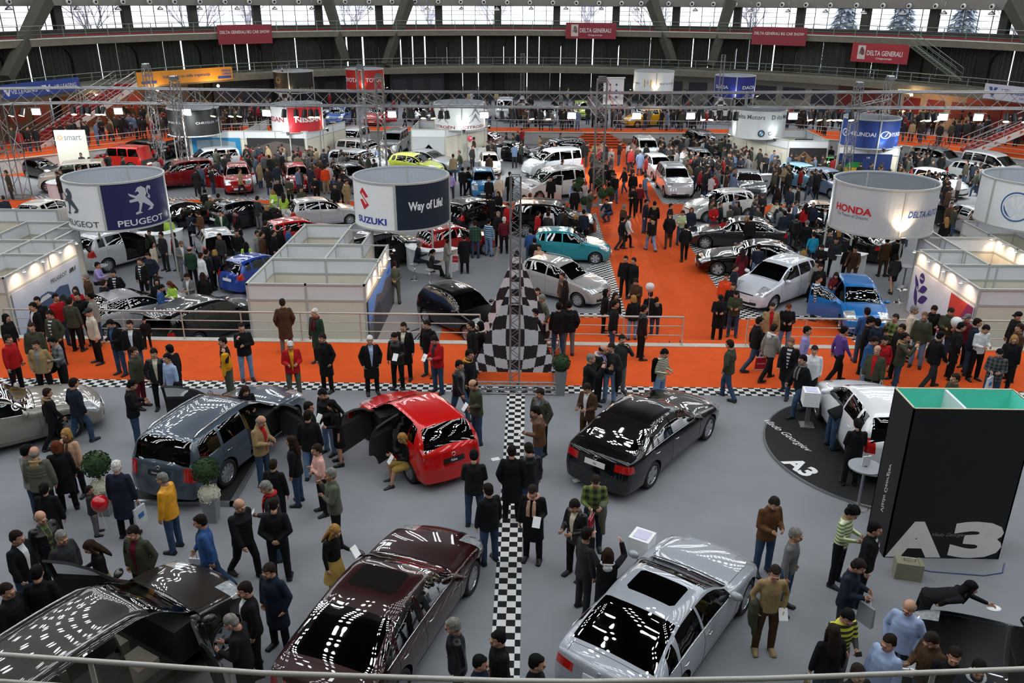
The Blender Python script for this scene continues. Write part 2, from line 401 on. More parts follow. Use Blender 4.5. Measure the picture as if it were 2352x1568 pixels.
# ================= CARS =================
import bmesh
from mathutils.bvhtree import BVHTree
def paint_mat():
    m=mat('car_paint',(.5,.5,.5),.28,coat=1.0,objcol=True,noise=.03,nscale=60); b=m.node_tree.nodes['Principled BSDF']
    b.inputs['Metallic'].default_value=.15; b.inputs['Coat Roughness'].default_value=.015; b.inputs['Coat IOR'].default_value=1.5; b.inputs['Specular IOR Level'].default_value=.2
    return m
M_paint=paint_mat()
def glass_mat(name,tint,ior=1.6):
    m=bpy.data.materials.new(name); m.use_nodes=True; n=m.node_tree; n.nodes.clear(); L=n.links
    o=n.nodes.new('ShaderNodeOutputMaterial'); t=n.nodes.new('ShaderNodeBsdfTransparent'); g=n.nodes.new('ShaderNodeBsdfGlossy'); x=n.nodes.new('ShaderNodeMixShader'); fr=n.nodes.new('ShaderNodeFresnel')
    t.inputs[0].default_value=(*tint,1); g.inputs['Roughness'].default_value=.01; fr.inputs[0].default_value=ior
    ma=n.nodes.new('ShaderNodeMath'); ma.operation='MULTIPLY_ADD'; ma.inputs[1].default_value=1.0; ma.inputs[2].default_value=.05; L.new(fr.outputs[0],ma.inputs[0])
    L.new(ma.outputs[0],x.inputs[0]); L.new(t.outputs[0],x.inputs[1]); L.new(g.outputs[0],x.inputs[2]); L.new(x.outputs[0],o.inputs[0]); return m
M_cglass=glass_mat('tinted_car_glass',(.30,.34,.33)); M_priv=glass_mat('dark_car_glass',(.03,.035,.035)); M_sun=glass_mat('sunroof_glass',(.01,.01,.01))
M_tyre=mat('tyre_rubber',(.012,.012,.012),.75,noise=.1,nscale=40)
M_rim=mat('alloy_rim',hexc('#b9bcc0'),.25,metal=.8,noise=.04,nscale=40)
M_well=mat('wheel_well',(.006,.006,.006),.9,noise=.1,nscale=10)
M_tail=mat('tail_lamp',(.45,.008,.006),.12,coat=1,noise=.15,nscale=25)
M_tailw=mat('reverse_lamp',(.75,.6,.55),.15,coat=1,noise=.1,nscale=30)
M_head=mat('head_lamp',(.55,.58,.6),.08,metal=.4,coat=1,noise=.35,nscale=12)
M_seam=mat('panel_gap',(.004,.004,.004),.8,noise=.1,nscale=20)
M_chrome=mat('chrome_trim',(.8,.8,.8),.12,metal=1,noise=.03,nscale=20)
M_intd=mat('dark_interior',(.018,.018,.018),.8,noise=.15,nscale=15)
M_intb=mat('beige_interior',hexc('#8d8474'),.7,noise=.1,nscale=15)
M_plate=mat('plate_white',(.72,.72,.72),.4,noise=.03,nscale=20); M_plateb=mat('plate_black',(.01,.01,.01),.3,noise=.1,nscale=20)
M_lett=mat('white_lettering',(.8,.8,.8),.5,noise=.02,nscale=20)
def crom(p0,p1,p2,p3,t):
    return tuple(.5*((2*b)+(-a+c)*t+(2*a-5*b+4*c-d)*t*t+(-a+3*b-3*c+d)*t**3) for a,b,c,d in zip(p0,p1,p2,p3))
def pinterp(tab,x):
    """smooth (monotone cubic) interpolation of a table of (x,y)"""
    n=len(tab)
    if x<=tab[0][0]: return tab[0][1]
    if x>=tab[-1][0]: return tab[-1][1]
    d=[(tab[i+1][1]-tab[i][1])/(tab[i+1][0]-tab[i][0]) for i in range(n-1)]
    m=[d[0]]+[0 if d[i-1]*d[i]<=0 else 2*d[i-1]*d[i]/(d[i-1]+d[i]) for i in range(1,n-1)]+[d[-1]]
    for i in range(n-1):
        if x<=tab[i+1][0]:
            h=tab[i+1][0]-tab[i][0]; t=(x-tab[i][0])/h; y0,y1=tab[i][1],tab[i+1][1]
            return (2*t**3-3*t*t+1)*y0+(t**3-2*t*t+t)*h*m[i]+(-2*t**3+3*t*t)*y1+(t**3-t*t)*h*m[i+1]
# stations measured from the nose.  k: nose, cowl, roof front, roof rear, deck, length
CAR={
 'sedan':dict(L=4.92,W=.92,top=[(0,.66),(.25,.76),(.9,.90),(1.5,.98),(1.62,1.0),(2.15,1.33),(2.6,1.435),(3.1,1.45),(3.6,1.40),(4.05,1.24),(4.42,1.07),(4.6,1.04),(4.86,1.01),(4.92,.95)],
   cowl=1.55,rf=2.3,rr=3.5,deck=4.42,belt=[(0,.60),(.3,.70),(1.4,.88),(2.0,.92),(3.8,.98),(4.92,.93)],rail=.66,wf=.93,wr=3.82,wz=.325,A=1.95,B=2.92,C=3.83,D=4.15,dk=.46),
 'fastback':dict(L=4.71,W=.925,top=[(0,.62),(.25,.74),(.9,.88),(1.45,.95),(1.58,.98),(2.15,1.28),(2.6,1.375),(3.0,1.39),(3.5,1.34),(3.95,1.21),(4.35,1.05),(4.5,1.01),(4.66,1.0),(4.71,.92)],
   cowl=1.5,rf=2.3,rr=3.35,deck=4.3,belt=[(0,.56),(.3,.68),(1.4,.86),(2.0,.9),(3.8,.96),(4.71,.9)],rail=.64,wf=.88,wr=3.68,wz=.34,A=1.9,B=2.82,C=3.7,D=4.0,dk=.36),
 'wagon':dict(L=4.83,W=.91,top=[(0,.68),(.2,.80),(.9,.93),(1.4,.99),(1.55,1.02),(2.05,1.34),(2.5,1.47),(3.2,1.51),(4.0,1.49),(4.35,1.45),(4.5,1.38),(4.62,1.2),(4.72,1.04),(4.8,1.0),(4.83,.94)],
   cowl=1.5,rf=2.2,rr=4.33,deck=4.70,belt=[(0,.62),(.3,.74),(1.4,.9),(2.0,.94),(4.0,1.0),(4.83,.96)],rail=.69,wf=.92,wr=3.68,wz=.325,A=1.9,B=2.8,C=3.7,D=4.42,dk=.0),
 'hatch':dict(L=3.99,W=.83,top=[(0,.68),(.2,.82),(.75,.96),(1.05,1.02),(1.2,1.05),(1.7,1.37),(2.1,1.49),(2.7,1.52),(3.3,1.49),(3.5,1.44),(3.7,1.24),(3.85,1.05),(3.94,1.0),(3.99,.93)],
   cowl=1.12,rf=1.85,rr=3.45,deck=3.84,belt=[(0,.60),(.3,.76),(1.0,.92),(1.8,.97),(3.3,1.06),(3.99,.98)],rail=.64,wf=.78,wr=3.24,wz=.30,A=1.55,B=2.35,C=3.15,D=3.5,dk=.0),
 'suv':dict(L=4.55,W=.92,top=[(0,.80),(.15,.98),(.8,1.1),(1.15,1.16),(1.3,1.2),(1.8,1.55),(2.2,1.67),(3.0,1.71),(4.0,1.68),(4.22,1.62),(4.36,1.4),(4.45,1.18),(4.51,1.1),(4.55,1.0)],
   cowl=1.22,rf=1.95,rr=4.2,deck=4.45,belt=[(0,.72),(.3,.9),(1.1,1.06),(2,1.1),(4.0,1.14),(4.55,1.06)],rail=.68,wf=.85,wr=3.62,wz=.36,A=1.65,B=2.55,C=3.45,D=4.2,dk=.0),
 'van':dict(L=4.35,W=.90,top=[(0,.78),(.15,.95),(.6,1.1),(.8,1.16),(.95,1.2),(1.6,1.62),(1.9,1.76),(2.8,1.82),(4.0,1.8),(4.12,1.74),(4.22,1.45),(4.28,1.18),(4.32,1.08),(4.35,1.0)],
   cowl=.88,rf=1.7,rr=4.1,deck=4.28,belt=[(0,.7),(.3,.88),(.8,1.05),(2,1.1),(4.0,1.12),(4.35,1.05)],rail=.72,wf=.80,wr=3.52,wz=.33,A=1.35,B=2.35,C=3.35,D=4.1,dk=.0),
 'jeep':dict(L=4.2,W=.86,top=[(0,.95),(.06,1.06),(.6,1.13),(1.1,1.17),(1.25,1.2),(1.5,1.6),(1.62,1.75),(2.5,1.79),(4.05,1.78),(4.14,1.7),(4.16,1.3),(4.18,1.15),(4.19,1.12),(4.2,1.05)],
   cowl=1.2,rf=1.55,rr=4.1,deck=4.17,belt=[(0,.85),(.3,.98),(1.1,1.08),(2,1.12),(4.0,1.13),(4.2,1.05)],rail=.76,wf=.72,wr=3.35,wz=.39,A=1.42,B=2.35,C=3.2,D=4.02,dk=.0),
}
FR5=[.0,.10,.28,.46,.64,.82,.92]; FR6=[0,.10,.4,.7]
def car_shell(t,mod=None):
    c=dict(CAR[t]); 
    if mod: c.update(mod)
    L,W=c['L'],c['W']; top=lambda f:pinterp(c['top'],f); belt=lambda f:pinterp(c['belt'],f)
    fs=set([0,.02,.06,.12,L,L-.02,L-.05,L-.1,c['cowl'],c['rf'],c['rr'],c['deck']])
    x=.18
    while x<L-.12: fs.add(round(x,3)); x+=.06
    for f0,f1 in((c['rr'],c['deck']),):
        if f1-f0<.6:
            for i in range(1,9): fs.add(f0+(f1-f0)*i/9)
    fs=sorted(fs); out=[fs[0]]
    for f in fs[1:]:
        if f-out[-1]>.012: out.append(f)
    fs=out; c['fs']=fs
    zu=.19 if t not in('suv','jeep','van') else .26
    def cab(f):   # 0 on hood/boot, 1 in the cabin
        a=(f-c['cowl'])/(c['rf']-c['cowl']); b=(c['deck']-f)/(c['deck']-c['rr'])
        q=max(0,min(1,a,b)); return q
    def sect(f):
        e0=max(0,1-f/1.0); e1=max(0,1-(L-f)/.95)
        pw=1-.13*e0**2.4-.10*e1**2.4; ed=min(f,L-f); rd=0 if ed>.12 else (1-ed/.12)**2
        w=W*pw*(1-.035*rd); zt=top(f)-.015*rd; zb=min(belt(f),zt-.05); q=cab(f)
        wrl=W*(.80*(1-q)+q*c['rail']*1.0/.92*1.0) if q<1 else W*c['rail']/.92
        drop=.035+.025*q; zr=zt-drop
        zr=max(zr,zb+.012)
        u=zu+.04*rd
        low=.06*max(e0,0)**2
        mid=min(.62,zb-.1)
        pts=[(0,u),(w*.78,u),(w*.93,u+.035+low),(w*.975,u+.17),(w,mid),(w*(.965-.02*q),zb),(wrl,zr),(wrl*.55,zt-.012),(0,zt)]
        o=[]
        segs=[[0,.5],[0,.5],[0,.35,.7],[0,.2,.4,.6,.8],[0,.2,.4,.6,.8],FR5,FR6,[0,.33,.66]]
        P=[(-pts[1][0],pts[1][1])]+pts+[(-pts[7][0],pts[7][1])]
        for i,sg in enumerate(segs):
            for s in sg: o.append(crom(P[i],P[i+1],P[i+2],P[i+3],s))
        o.append(pts[8]); return o
    c['nv']=None; rows=[]
    for f in fs:
        o=sect(f); c['nv']=len(o)
        rows.append([(f,y,z) for y,z in o])
    idx=[0]; 
    for sg in ([0,.5],[0,.5],[0,.35,.7],[0,.2,.4,.6,.8],[0,.2,.4,.6,.8],FR5,FR6,[0,.33,.66]): idx.append(idx[-1]+len(sg))
    c['ix']=idx   # index of control points along the half section
    def place(f,y,z):
        # plan bow and end lean, then to car axes (x forward, y left)
        g=f; r0=max(0,1-f/.9); r1=max(0,1-(L-f)/.9); yy=(y/W)**2
        g+= .20*r0*r0*yy; g-=.13*r1*r1*yy
        if f<.3: g+=(1-f/.3)*max(0,z-.5)*.28
        if f>L-.25:
            k=(1-(L-f)/.25); g-=k*max(0,z-.58)*.20
        return (L/2-g,y,z)
    b=bmesh.new(); lay=b.faces.layers.int.new('vi'); laf=b.faces.layers.int.new('fi')
    n=c['nv']; V=[]
    for r in rows:
        lft=[b.verts.new(place(*p)) for p in r]; rgt=[lft[0]]+[b.verts.new(place(p[0],-p[1],p[2])) for p in r[1:-1]]+[lft[-1]]
        V.append((lft,rgt))
    for i in range(len(rows)-1):
        for j in range(n-1):
            for s in (0,1):
                a,bb,cc,d=V[i][s][j],V[i][s][j+1],V[i+1][s][j+1],V[i+1][s][j]
                vs=[a,bb,cc,d] if s==0 else [d,cc,bb,a]
                vs=list(dict.fromkeys(vs))
                fc=b.faces.new(vs); fc[lay]=j; fc[laf]=i
    K=6
    for i,s in ((0,1),(len(rows)-1,-1)):
        grid=[]
        for j in range(1,n-1):
            f,y,z=rows[i][j]; row=[V[i][0][j]]
            for k in range(1,2*K): yy=y*(1-k/K); row.append(b.verts.new(place(f,yy,z)))
            row.append(V[i][1][j]); grid.append(row)
        for j in range(len(grid)-1):
            for k in range(2*K):
                vs=[grid[j][k],grid[j][k+1],grid[j+1][k+1],grid[j+1][k]]
                if s<0: vs=vs[::-1]
                fc=b.faces.new(vs); fc[lay]=200; fc[laf]=i
        for row,cv in ((grid[0],V[i][0][0]),(grid[-1],V[i][0][-1])):
            for k in range(2*K):
                try: fc=b.faces.new([row[k],row[k+1],cv]); fc[lay]=200; fc[laf]=i
                except ValueError: pass
    bmesh.ops.recalc_face_normals(b,faces=b.faces[:])
    return b,c,lay,laf
def cut_region(b,faces,planes):
    cur=list(faces)
    for co,no in planes:
        co=Vector(co); no=Vector(no).normalized()
        g=set(cur)
        for f in cur:
            g.update(f.edges); g.update(f.verts)
        res=bmesh.ops.bisect_plane(b,geom=list(g),dist=.0004,plane_co=co,plane_no=no)
        fs=[x for x in set(res['geom'])|set(cur) if isinstance(x,bmesh.types.BMFace) and x.is_valid]
        cur=[f for f in fs if (f.calc_center_median()-co).dot(no)<=0]
    return cur
def cut_arch(b,cx,cz,rad,W):
    dead=[]
    ins={v for v in b.verts if abs(v.co.y)>W*.6 and (v.co.x-cx)**2+(v.co.z-cz)**2<rad*rad}
    dead=[f for f in b.faces if all(v in ins for v in f.verts)]
    bmesh.ops.delete(b,geom=dead,context='FACES')
    for v in ins:
        if v.is_valid and v.link_faces:
            d=Vector((v.co.x-cx,v.co.z-cz)); 
            if d.length>1e-4: d=d/d.length*rad; v.co.x=cx+d.x; v.co.z=cz+d.y
def take(b,faces,name,m,smooth=True,flip=False,thick=0,xf=None,extra=None):
    """move faces of the shell into their own mesh"""
    faces=[f for f in faces if f.is_valid]
    idx={};v=[];F=[]
    for f in faces:
        q=[]
        for x in f.verts:
            if x not in idx: idx[x]=len(v); v.append(x.co.copy()-0*x.normal)
            q.append(idx[x])
        F.append(tuple(q))
    mi=[0]*len(F)
    if thick:
        ec={}
        for q in F:
            for i in range(len(q)): e=(q[i],q[(i+1)%len(q)]); ec[e]=1
        nn=[None]*len(v)
        for x,i in idx.items(): nn[i]=x.normal.copy()
        n=len(v); v+= [v[i]-nn[i]*thick for i in range(n)]
        F2=[tuple(i+n for i in q[::-1]) for q in F]; rim=[(e[1],e[0],e[0]+n,e[1]+n) for e in ec if (e[1],e[0]) not in ec]
        F+=F2+rim; mi+=[1]*(len(F2)+len(rim))
    bmesh.ops.delete(b,geom=faces,context='FACES')
    B=MB(); B.add(v,F); B.m=mi
    return B
def wheel_meshes(spokes=9,rr=.32,wid=.21):
    k=('wheel',spokes,rr)
    if k in TXT: return TXT[k]
    b=MB(); ri=rr*.68; M=Matrix.Rotation(PI/2,4,'X')
    b.lathe([(ri,-wid/2+.02),(ri+.03,-wid/2),(rr-.03,-wid/2),(rr-.008,-wid/2+.02),(rr,-wid/2+.05),(rr,wid/2-.05),(rr-.008,wid/2-.02),(rr-.03,wid/2),(ri+.03,wid/2),(ri,wid/2-.02)],36,0,M,False)
    t=b.mesh('tyre',M_tyre,True)
    b=MB()
    for s in (-1,1):
        z=s*(wid/2-.03)
        b.lathe([(ri+.006,z+s*.012),(ri-.012,z+s*.014),(ri-.022,z-s*.01),(ri-.024,0)][::s],36,0,M,False)
        b.lathe([(0.0,z+s*.006),(.035,z+s*.004),(.06,z-s*.012),(.06,z-s*.04)],16,0,M,False)
        for i in range(spokes):
            a=2*PI*i/spokes; c0,s0=math.cos(a),math.sin(a); w0,w1=.42/spokes+.012,.62/spokes*ri/.2+.004
            P=lambda r,w,zz:(r*c0-w*s0,-zz,r*s0+w*c0)
            q=[P(.05,-w0*.7,z-s*.01),P(.05,w0*.7,z-s*.01),P(ri-.015,w1*.5,z+s*.004),P(ri-.015,-w1*.5,z+s*.004),P(.05,-w0*.7,z-s*.05),P(.05,w0*.7,z-s*.05),P(ri-.015,w1*.5,z-s*.04),P(ri-.015,-w1*.5,z-s*.04)]
            b.add(q,[(0,1,2,3),(4,7,6,5),(0,4,5,1),(1,5,6,2),(2,6,7,3),(3,7,4,0)])
    r=b.mesh('rim',M_rim,True,35)
    b=MB(); b.lathe([(0,-.02),(ri-.02,-.02),(ri-.02,.02),(0,.02)],24,0,M); d=b.mesh('brake',M_well)
    TXT[k]=(t,r,d); return TXT[k]
def build_car(name,typ,mod=None,openp=(),spokes=9,inter='d',rails=False,sunroof=False,chrome=False,privacy=True,detail=1,front=True,text=None,plate='w',scale=1.0,spare=False):
    """returns the root empty; parts are its children"""
    b,c,lay,laf=car_shell(typ,mod); L,W,ix,fs=c['L'],c['W'],c['ix'],c['fs']; X=lambda f:L/2-f
    root=empty(name); i5,i6,i7=ix[5],ix[6],ix[7]; wz=c['wz']
    b.faces.ensure_lookup_table()
    def band(j0,j1,f0,f1,side=None):
        out=[]
        for f in b.faces:
            j=f[lay]
            if j0<=j<j1:
                m=f.calc_center_median()
                if X(f1)-.25<=m.x<=X(f0)+.25 and (side is None or m.y*side>0): out.append(f)
        return out
    parts=[]
    PL=lambda f,z,nx,nz:((X(f),0,z),(nx,0,nz))
    for f in (c['wf'],c['wr']): cut_arch(b,X(f),wz,wz+.055,W)
    imat=M_intb if inter=='b' else M_intd
    # windscreen and rear window: section lines give the pillar edges
    def win_band(f0,f1,nm,gl,tilt=0,par=None):
        fc=[f for f in b.faces if i6+1<=f[lay]<200 and fs[f[laf]]>=f0-.1 and fs[f[laf]]<=f1+.1]
        fc=cut_region(b,fc,[((X(f0),0,0),(1,0,0)),((X(f1),0,0),(-1,0,0))])
        parts.append((take(b,fc,nm,gl),nm,gl,root,None))
    # rear hatch opened?
    if 'T' in openp:
        fc=[f for f in b.faces if (i6+1<=f[lay]<200 and fs[f[laf]]>=c['rr']-.1)]
        fc=cut_region(b,fc,[((X(c['rr']+.03),0,0),(1,0,0))])
        tg=take(b,fc,'tailgate',M_paint,thick=.03)
        hx=X(c['rr']+.03); hz=pinterp(c['top'],c['rr'])
        M=Matrix.Translation((hx,0,hz))@Matrix.Rotation(R(62),4,'Y')@Matrix.Translation((-hx,0,-hz))
        o=tg.obj('tailgate',[M_paint,M_intd],root,True,40); o.data.transform(M)
        fc=[f for f in b.faces if f[lay]==200 and f.calc_center_median().x<-L/2+.4]; 
        fc=cut_region(b,fc,[((0,0,.55),(0,0,-1)),((0,W*.74,0),(0,1,0)),((0,-W*.74,0),(0,-1,0))]); bmesh.ops.delete(b,geom=fc,context='FACES')
    else: win_band(c['rr']+.04,c['deck']-.03,'rear_window',M_priv if privacy else M_cglass)
    win_band(c['cowl']+.05,c['rf']-.02,'windscreen',M_cglass)
    if sunroof:
        a0=c['rf']+.18; fc=[f for f in b.faces if i6+2<=f[lay]<200 and a0-.2<fs[f[laf]]<a0+1]
        fc=cut_region(b,fc,[((X(a0),0,0),(1,0,0)),((X(a0+.62),0,0),(-1,0,0)),((0,.43,0),(0,1,0)),((0,-.43,0),(0,-1,0)),((X(a0)-.03,.40,0),(1,1,0)),((X(a0)-.03,-.40,0),(1,-1,0)),((X(a0+.62)+.03,.40,0),(-1,1,0)),((X(a0+.62)+.03,-.40,0),(-1,-1,0))])
        parts.append((take(b,fc,'sunroof',M_sun),'sunroof',M_sun,root,None))
    # doors with their windows, per side
    A,B,C,D=c['A'],c['B'],c['C'],c['D']; zs=.30
    slA=(.62,.78)   # A pillar slope
    for side in (1,-1):
        sn='L' if side>0 else 'R'
        for di,(f0,f1) in enumerate(((c['A']-.42,B),(B,C))):
            key=('F' if di==0 else 'R')+sn; op=key in openp
            pl=[((0,0,zs),(0,0,-1)),((X(f1),0,0),(-1,0,0) if di==0 else (-1,0,0))]
            pl.append(((X(f0),0,0),(1,0,0)))
            fc=band(ix[2],i6,f0-.1,f1+.1,side)
            fc=cut_region(b,fc,pl)
            gf=[f for f in fc if i5+1<=f[lay]<i6-1]
            if di==0: gp=[((X(f0+.22),0,0),(1,0,0)),((X(f1-.035),0,0),(-1,0,0))]
            else: gp=[((X(f0+.03),0,0),(1,0,0)),((X(f1-.05),0,1.0),(-1,0,.35 if c['dk'] else .12))]
            g0=set(gf); fset=set(fc)
            gf2=cut_region(b,gf,gp)
            # collect all faces of the door again (bisect made new ones)
            doorf=[f for f in b.faces if ix[2]<=f[lay]<i6 and f.calc_center_median().y*side>0 and f.calc_center_median().z>zs and X(f1)<f.calc_center_median().x<X(f0) and f not in set(gf2)]
            G_=take(b,gf2,'w',M_cglass)
            Dm=take(b,doorf,'door',M_paint,thick=.045 if op else 0)
            do=Dm.obj('door',[M_paint,M_intd],root,True,40)
            gl=G_.obj('side_window',M_priv if (di==1 and privacy) else M_cglass,do,True)
            ms=[do,gl]
            if detail:
                hx=X(f1-.16); 
                hb=MB(); zz=pinterp(c['belt'],f1)-.13; yy=side*W*.985
                hb.tube([(hx-.07,yy,zz),(hx-.03,yy+side*.025,zz+.005),(hx+.06,yy+side*.025,zz+.003),(hx+.09,yy,zz)],.011,6)
                hd=hb.obj('handle',M_chrome if chrome else M_paint,do,True); ms.append(hd)
            if op:
                if di==0: # trim panel pull
                    pass
                hx=X(f0+.02); hy=side*W*.93
                M=Matrix.Translation((hx,hy,0))@Matrix.Rotation(side*R(-62 if di==0 else -64),4,'Z')@Matrix.Translation((-hx,-hy,0))
                for o in ms: o.data.transform(M)
        # quarter window
        if D>C+.12:
            gf=[f for f in b.faces if i5+1<=f[lay]<i6-1 and X(D)-.1<f.calc_center_median().x<X(C)+.1 and f.calc_center_median().y*side>0]
            gf=cut_region(b,gf,[((X(C+.04),0,1.0),(1,0,-.3 if c['dk'] else -.1)),((X(D-.03),0,1.12),(-1,0,.75 if c['dk'] else .25))])
            if gf: parts.append((take(b,gf,'q',M_priv),'quarter_window',M_priv if privacy else M_cglass,root,None))
    # lamps
    ht=pinterp(c['top'],.25)
    for side in (1,-1):
        z1=ht-.005; z0=z1-.16
        fc=[f for f in b.faces if f.calc_center_median().x>L/2-.62 and f.calc_center_median().y*side>W*.35]
        fc=cut_region(b,fc,[((0,side*W*.50,0),(0,-side,0)),((L/2-.58,0,0),(-1,0,0)),((L/2-.05,0,z0),(.25,0,-1)),((L/2-.3,0,z1),(.30,0,1)),((L/2-.5,0,z0+.08),(-.5,0,-1))])
        if fc: parts.append((take(b,fc,'h',M_head),'headlight',M_head,root,None))
        bt=pinterp(c['belt'],L-.1); tz1=min(bt-.02,1.0) if typ not in('hatch','suv','van') else bt+.06; hh={'sedan':.17,'fastback':.15,'wagon':.30,'hatch':.30,'suv':.3,'van':.42,'jeep':.2}[typ]
        yw={'sedan':.52,'fastback':.5}.get(typ,.66)
        fc=[f for f in b.faces if f.calc_center_median().x<-L/2+.5 and f.calc_center_median().y*side>W*.3]
        fc=cut_region(b,fc,[((0,side*W*yw,0),(0,-side,0)),((-L/2+.30,0,tz1-.1),(1,0,.25)),((0,0,tz1),(0,0,1)),((0,0,tz1-hh),(0,0,-1))])
        if fc:
            tl=take(b,fc,'t',M_tail); o=tl.obj('tail_light',M_tail,root,True,40)
            xs=[q[0] for q in tl.v]; ys=[q[1]*side for q in tl.v]
    # grille and lower intakes
    fc=[f for f in b.faces if f[lay]==200 and f.calc_center_median().x>0]
    fc=cut_region(b,fc,[((0,W*.42,0),(0,1,0)),((0,-W*.42,0),(0,-1,0)),((0,0,ht-.06),(0,0,1)),((0,0,ht-.22),(0,0,-1))])
    if fc: parts.append((take(b,fc,'g',M_seam),'grille',M_seam,root,None))
    fc=[f for f in b.faces if f[lay]==200 and f.calc_center_median().x>0 and f.calc_center_median().z<.45]
    fc=cut_region(b,fc,[((0,W*.6,0),(0,1,0)),((0,-W*.6,0),(0,-1,0)),((0,0,.38),(0,0,1)),((0,0,.27),(0,0,-1))])
    if fc: parts.append((take(b,fc,'g',M_seam),'bumper_intake',M_seam,root,None))
    # body shell
    allf=[f for f in b.faces]; body=take(b,allf,'body',M_paint); bo=body.obj('body',M_paint,root,True,48)
    b.free()
    for B_,nm,m,par,_ in parts:
        if B_.f: B_.obj(nm,m,par,True,40)
    # underbody, wells, interior (one mesh each)
    w=MB(); rW=wz+.06
    for f in (c['wf'],c['wr']):
        for s in (1,-1):
            pts=[(X(f)+rW*math.cos(a),rW*math.sin(a)+wz) for a in [PI*(-.12+1.24*i/14) for i in range(15)]]
            v=[(x,s*W*.955,z) for x,z in pts]+[(x,s*W*.62,z) for x,z in pts]; n=15
            w.add(v,[(i,i+1,n+i+1,n+i) for i in range(n-1)]+[tuple(range(n,2*n))])
    w.box(X(L-.3),-W*.62,.2,X(.3),W*.62,.26)
    w.obj('wheel_arch_liner',M_well,root)
    zf=.34 if wz<.35 else .42
    it=MB(); it.box(X(c['deck']-.15),-W*.86,zf-.02,X(c['cowl']-.1),W*.86,zf)
    bz=pinterp(c['belt'],c['A'])
    it.box(X(c['cowl']+.45),-W*.84,zf,X(c['cowl']-.12),W*.84,bz-.06)
    it.box(X(c['deck']),-W*.8,zf,X(C+.25),W*.8,bz-.18)
    it.obj('cabin_floor',M_intd,root)
    s_=MB()
    for f,wd in ((B-.15,.25),(C-.05,.28)):
        for s in (1,-1):
            y=s*.37; x=X(f)
            s_.box(x-.02,y-wd,zf,x+.5,y+wd,zf+.24); 
            v=[(x-.02,y-wd,zf+.15),(x+.14,y-wd,zf+.2),(x-.12,y-wd*.8,zf+.72),(x-.22,y-wd*.8,zf+.7)]
            v+=[(a_,2*y-b_,c_) for a_,b_,c_ in v]
            s_.add(v,[(0,1,2,3),(4,7,6,5),(0,4,5,1),(1,5,6,2),(2,6,7,3),(3,7,4,0)])
            s_.box(x-.22,y-.12,zf+.72,x-.12,y+.12,zf+.88)
    s_.obj('seats',imat,root)
    if detail:
        sw=MB(); sw.tube([(X(c['cowl']+.55)-.03*math.cos(a),.37+.18*math.sin(a),bz-.02+.17*math.cos(a)) for a in [2*PI*i/16 for i in range(16)]],.014,5,closed=True); sw.obj('steering_wheel',M_intd,root,True)
    # seams
    sm=MB()
    bv=None
    me=bo.data; bv=BVHTree.FromPolygons([v.co for v in me.vertices],[tuple(p.vertices) for p in me.polygons])
    dv=[(o.data) for o in root.children if o.name.startswith('door')]
    allv=[v.co for v in me.vertices];allp=[tuple(p.vertices) for p in me.polygons]
    for d_ in ([] if openp else dv):
        o_=len(allv); allv=allv+[v.co for v in d_.vertices]; allp=allp+[tuple(i+o_ for i in p.vertices) for p in d_.polygons]
    bv=BVHTree.FromPolygons(allv,allp)
    def on_side(x,z,s):
        h=bv.ray_cast(Vector((x,s*3,z)),Vector((0,-s,0))); return h[0] if h[0] is not None and abs(h[0].y)>W*.5 else None
    def on_top(x,y):
        h=bv.ray_cast(Vector((x,y,4)),Vector((0,0,-1))); return h[0]
    def seam(pts,r=.0045,mb=None):
        pts=[p for p in pts if p is not None]
        if len(pts)>1: (mb or sm).tube(pts,r,4)
    if detail:
        for s in (1,-1):
            for f in (A-.42,B,C):
                if ('F' if f<B else 'R')+('L' if s>0 else 'R') in openp and f!=B: continue
                z0=.3; pts=[]
                zt=pinterp(c['belt'],f)
                for i in range(10):
                    z=z0+(zt-z0)*i/9; 
                    if (X(f)-X(c['wr']))**2+(z-wz)**2<(wz+.06)**2: continue
                    pts.append(on_side(X(f),z,s))
                seam(pts)
            if not openp: seam([on_side(X(A-.42)+(X(C)-X(A-.42))*i/12,.305,s) for i in range(13) if (X(A-.42)+(X(C)-X(A-.42))*i/12-X(c['wr']))**2+(.305-wz)**2>(wz+.06)**2])
            # bonnet line
            seam([on_top(X(.18+(c['cowl']-.22)*i/12),s*W*(.72+.06*min(1,i/5))) for i in range(13)])
        seam([on_top(X(c['cowl']-.02)+.06*(y/W)**2*-1,y) for y in [W*.74*(i/6-1) for i in range(13)]],.012)
        if c['dk']:
            seam([on_top(X(c['deck']+.04),y) for y in [W*.7*(i/6-1) for i in range(13)]])
            for s in (1,-1): seam([on_top(X(c['deck']+.04+(L-.14-c['deck'])*i/6),s*W*.7) for i in range(7)])
        sm.obj('panel_gaps',M_seam,root)
    if chrome:
        ch=MB()
        for s in (1,-1):
            pts=[]; fa,fb=A-.2,D+.02 if D>C else C
            for i in range(15):
                f=fa+(fb-fa)*i/14; z=pinterp(c['belt'],f)+.022; h=bv.ray_cast(Vector((X(f),s*3,z)),Vector((0,-s,0)))
                if h[0] is not None: pts.append(h[0]+Vector((0,s*.004,0)))
            seam(pts,.009,ch)
            pts=[]
            for i in range(17):
                f=c['rf']-.35+(c['rr']+.25-c['rf']+.35)*i/16; z=pinterp(c['top'],f)-.11; h=bv.ray_cast(Vector((X(f),s*3,z)),Vector((0,-s,0)))
                if h[0] is not None: pts.append(h[0]+Vector((0,s*.004,.0)))
            seam(pts,.008,ch)
        ch.obj('window_trim',M_chrome,root,True)
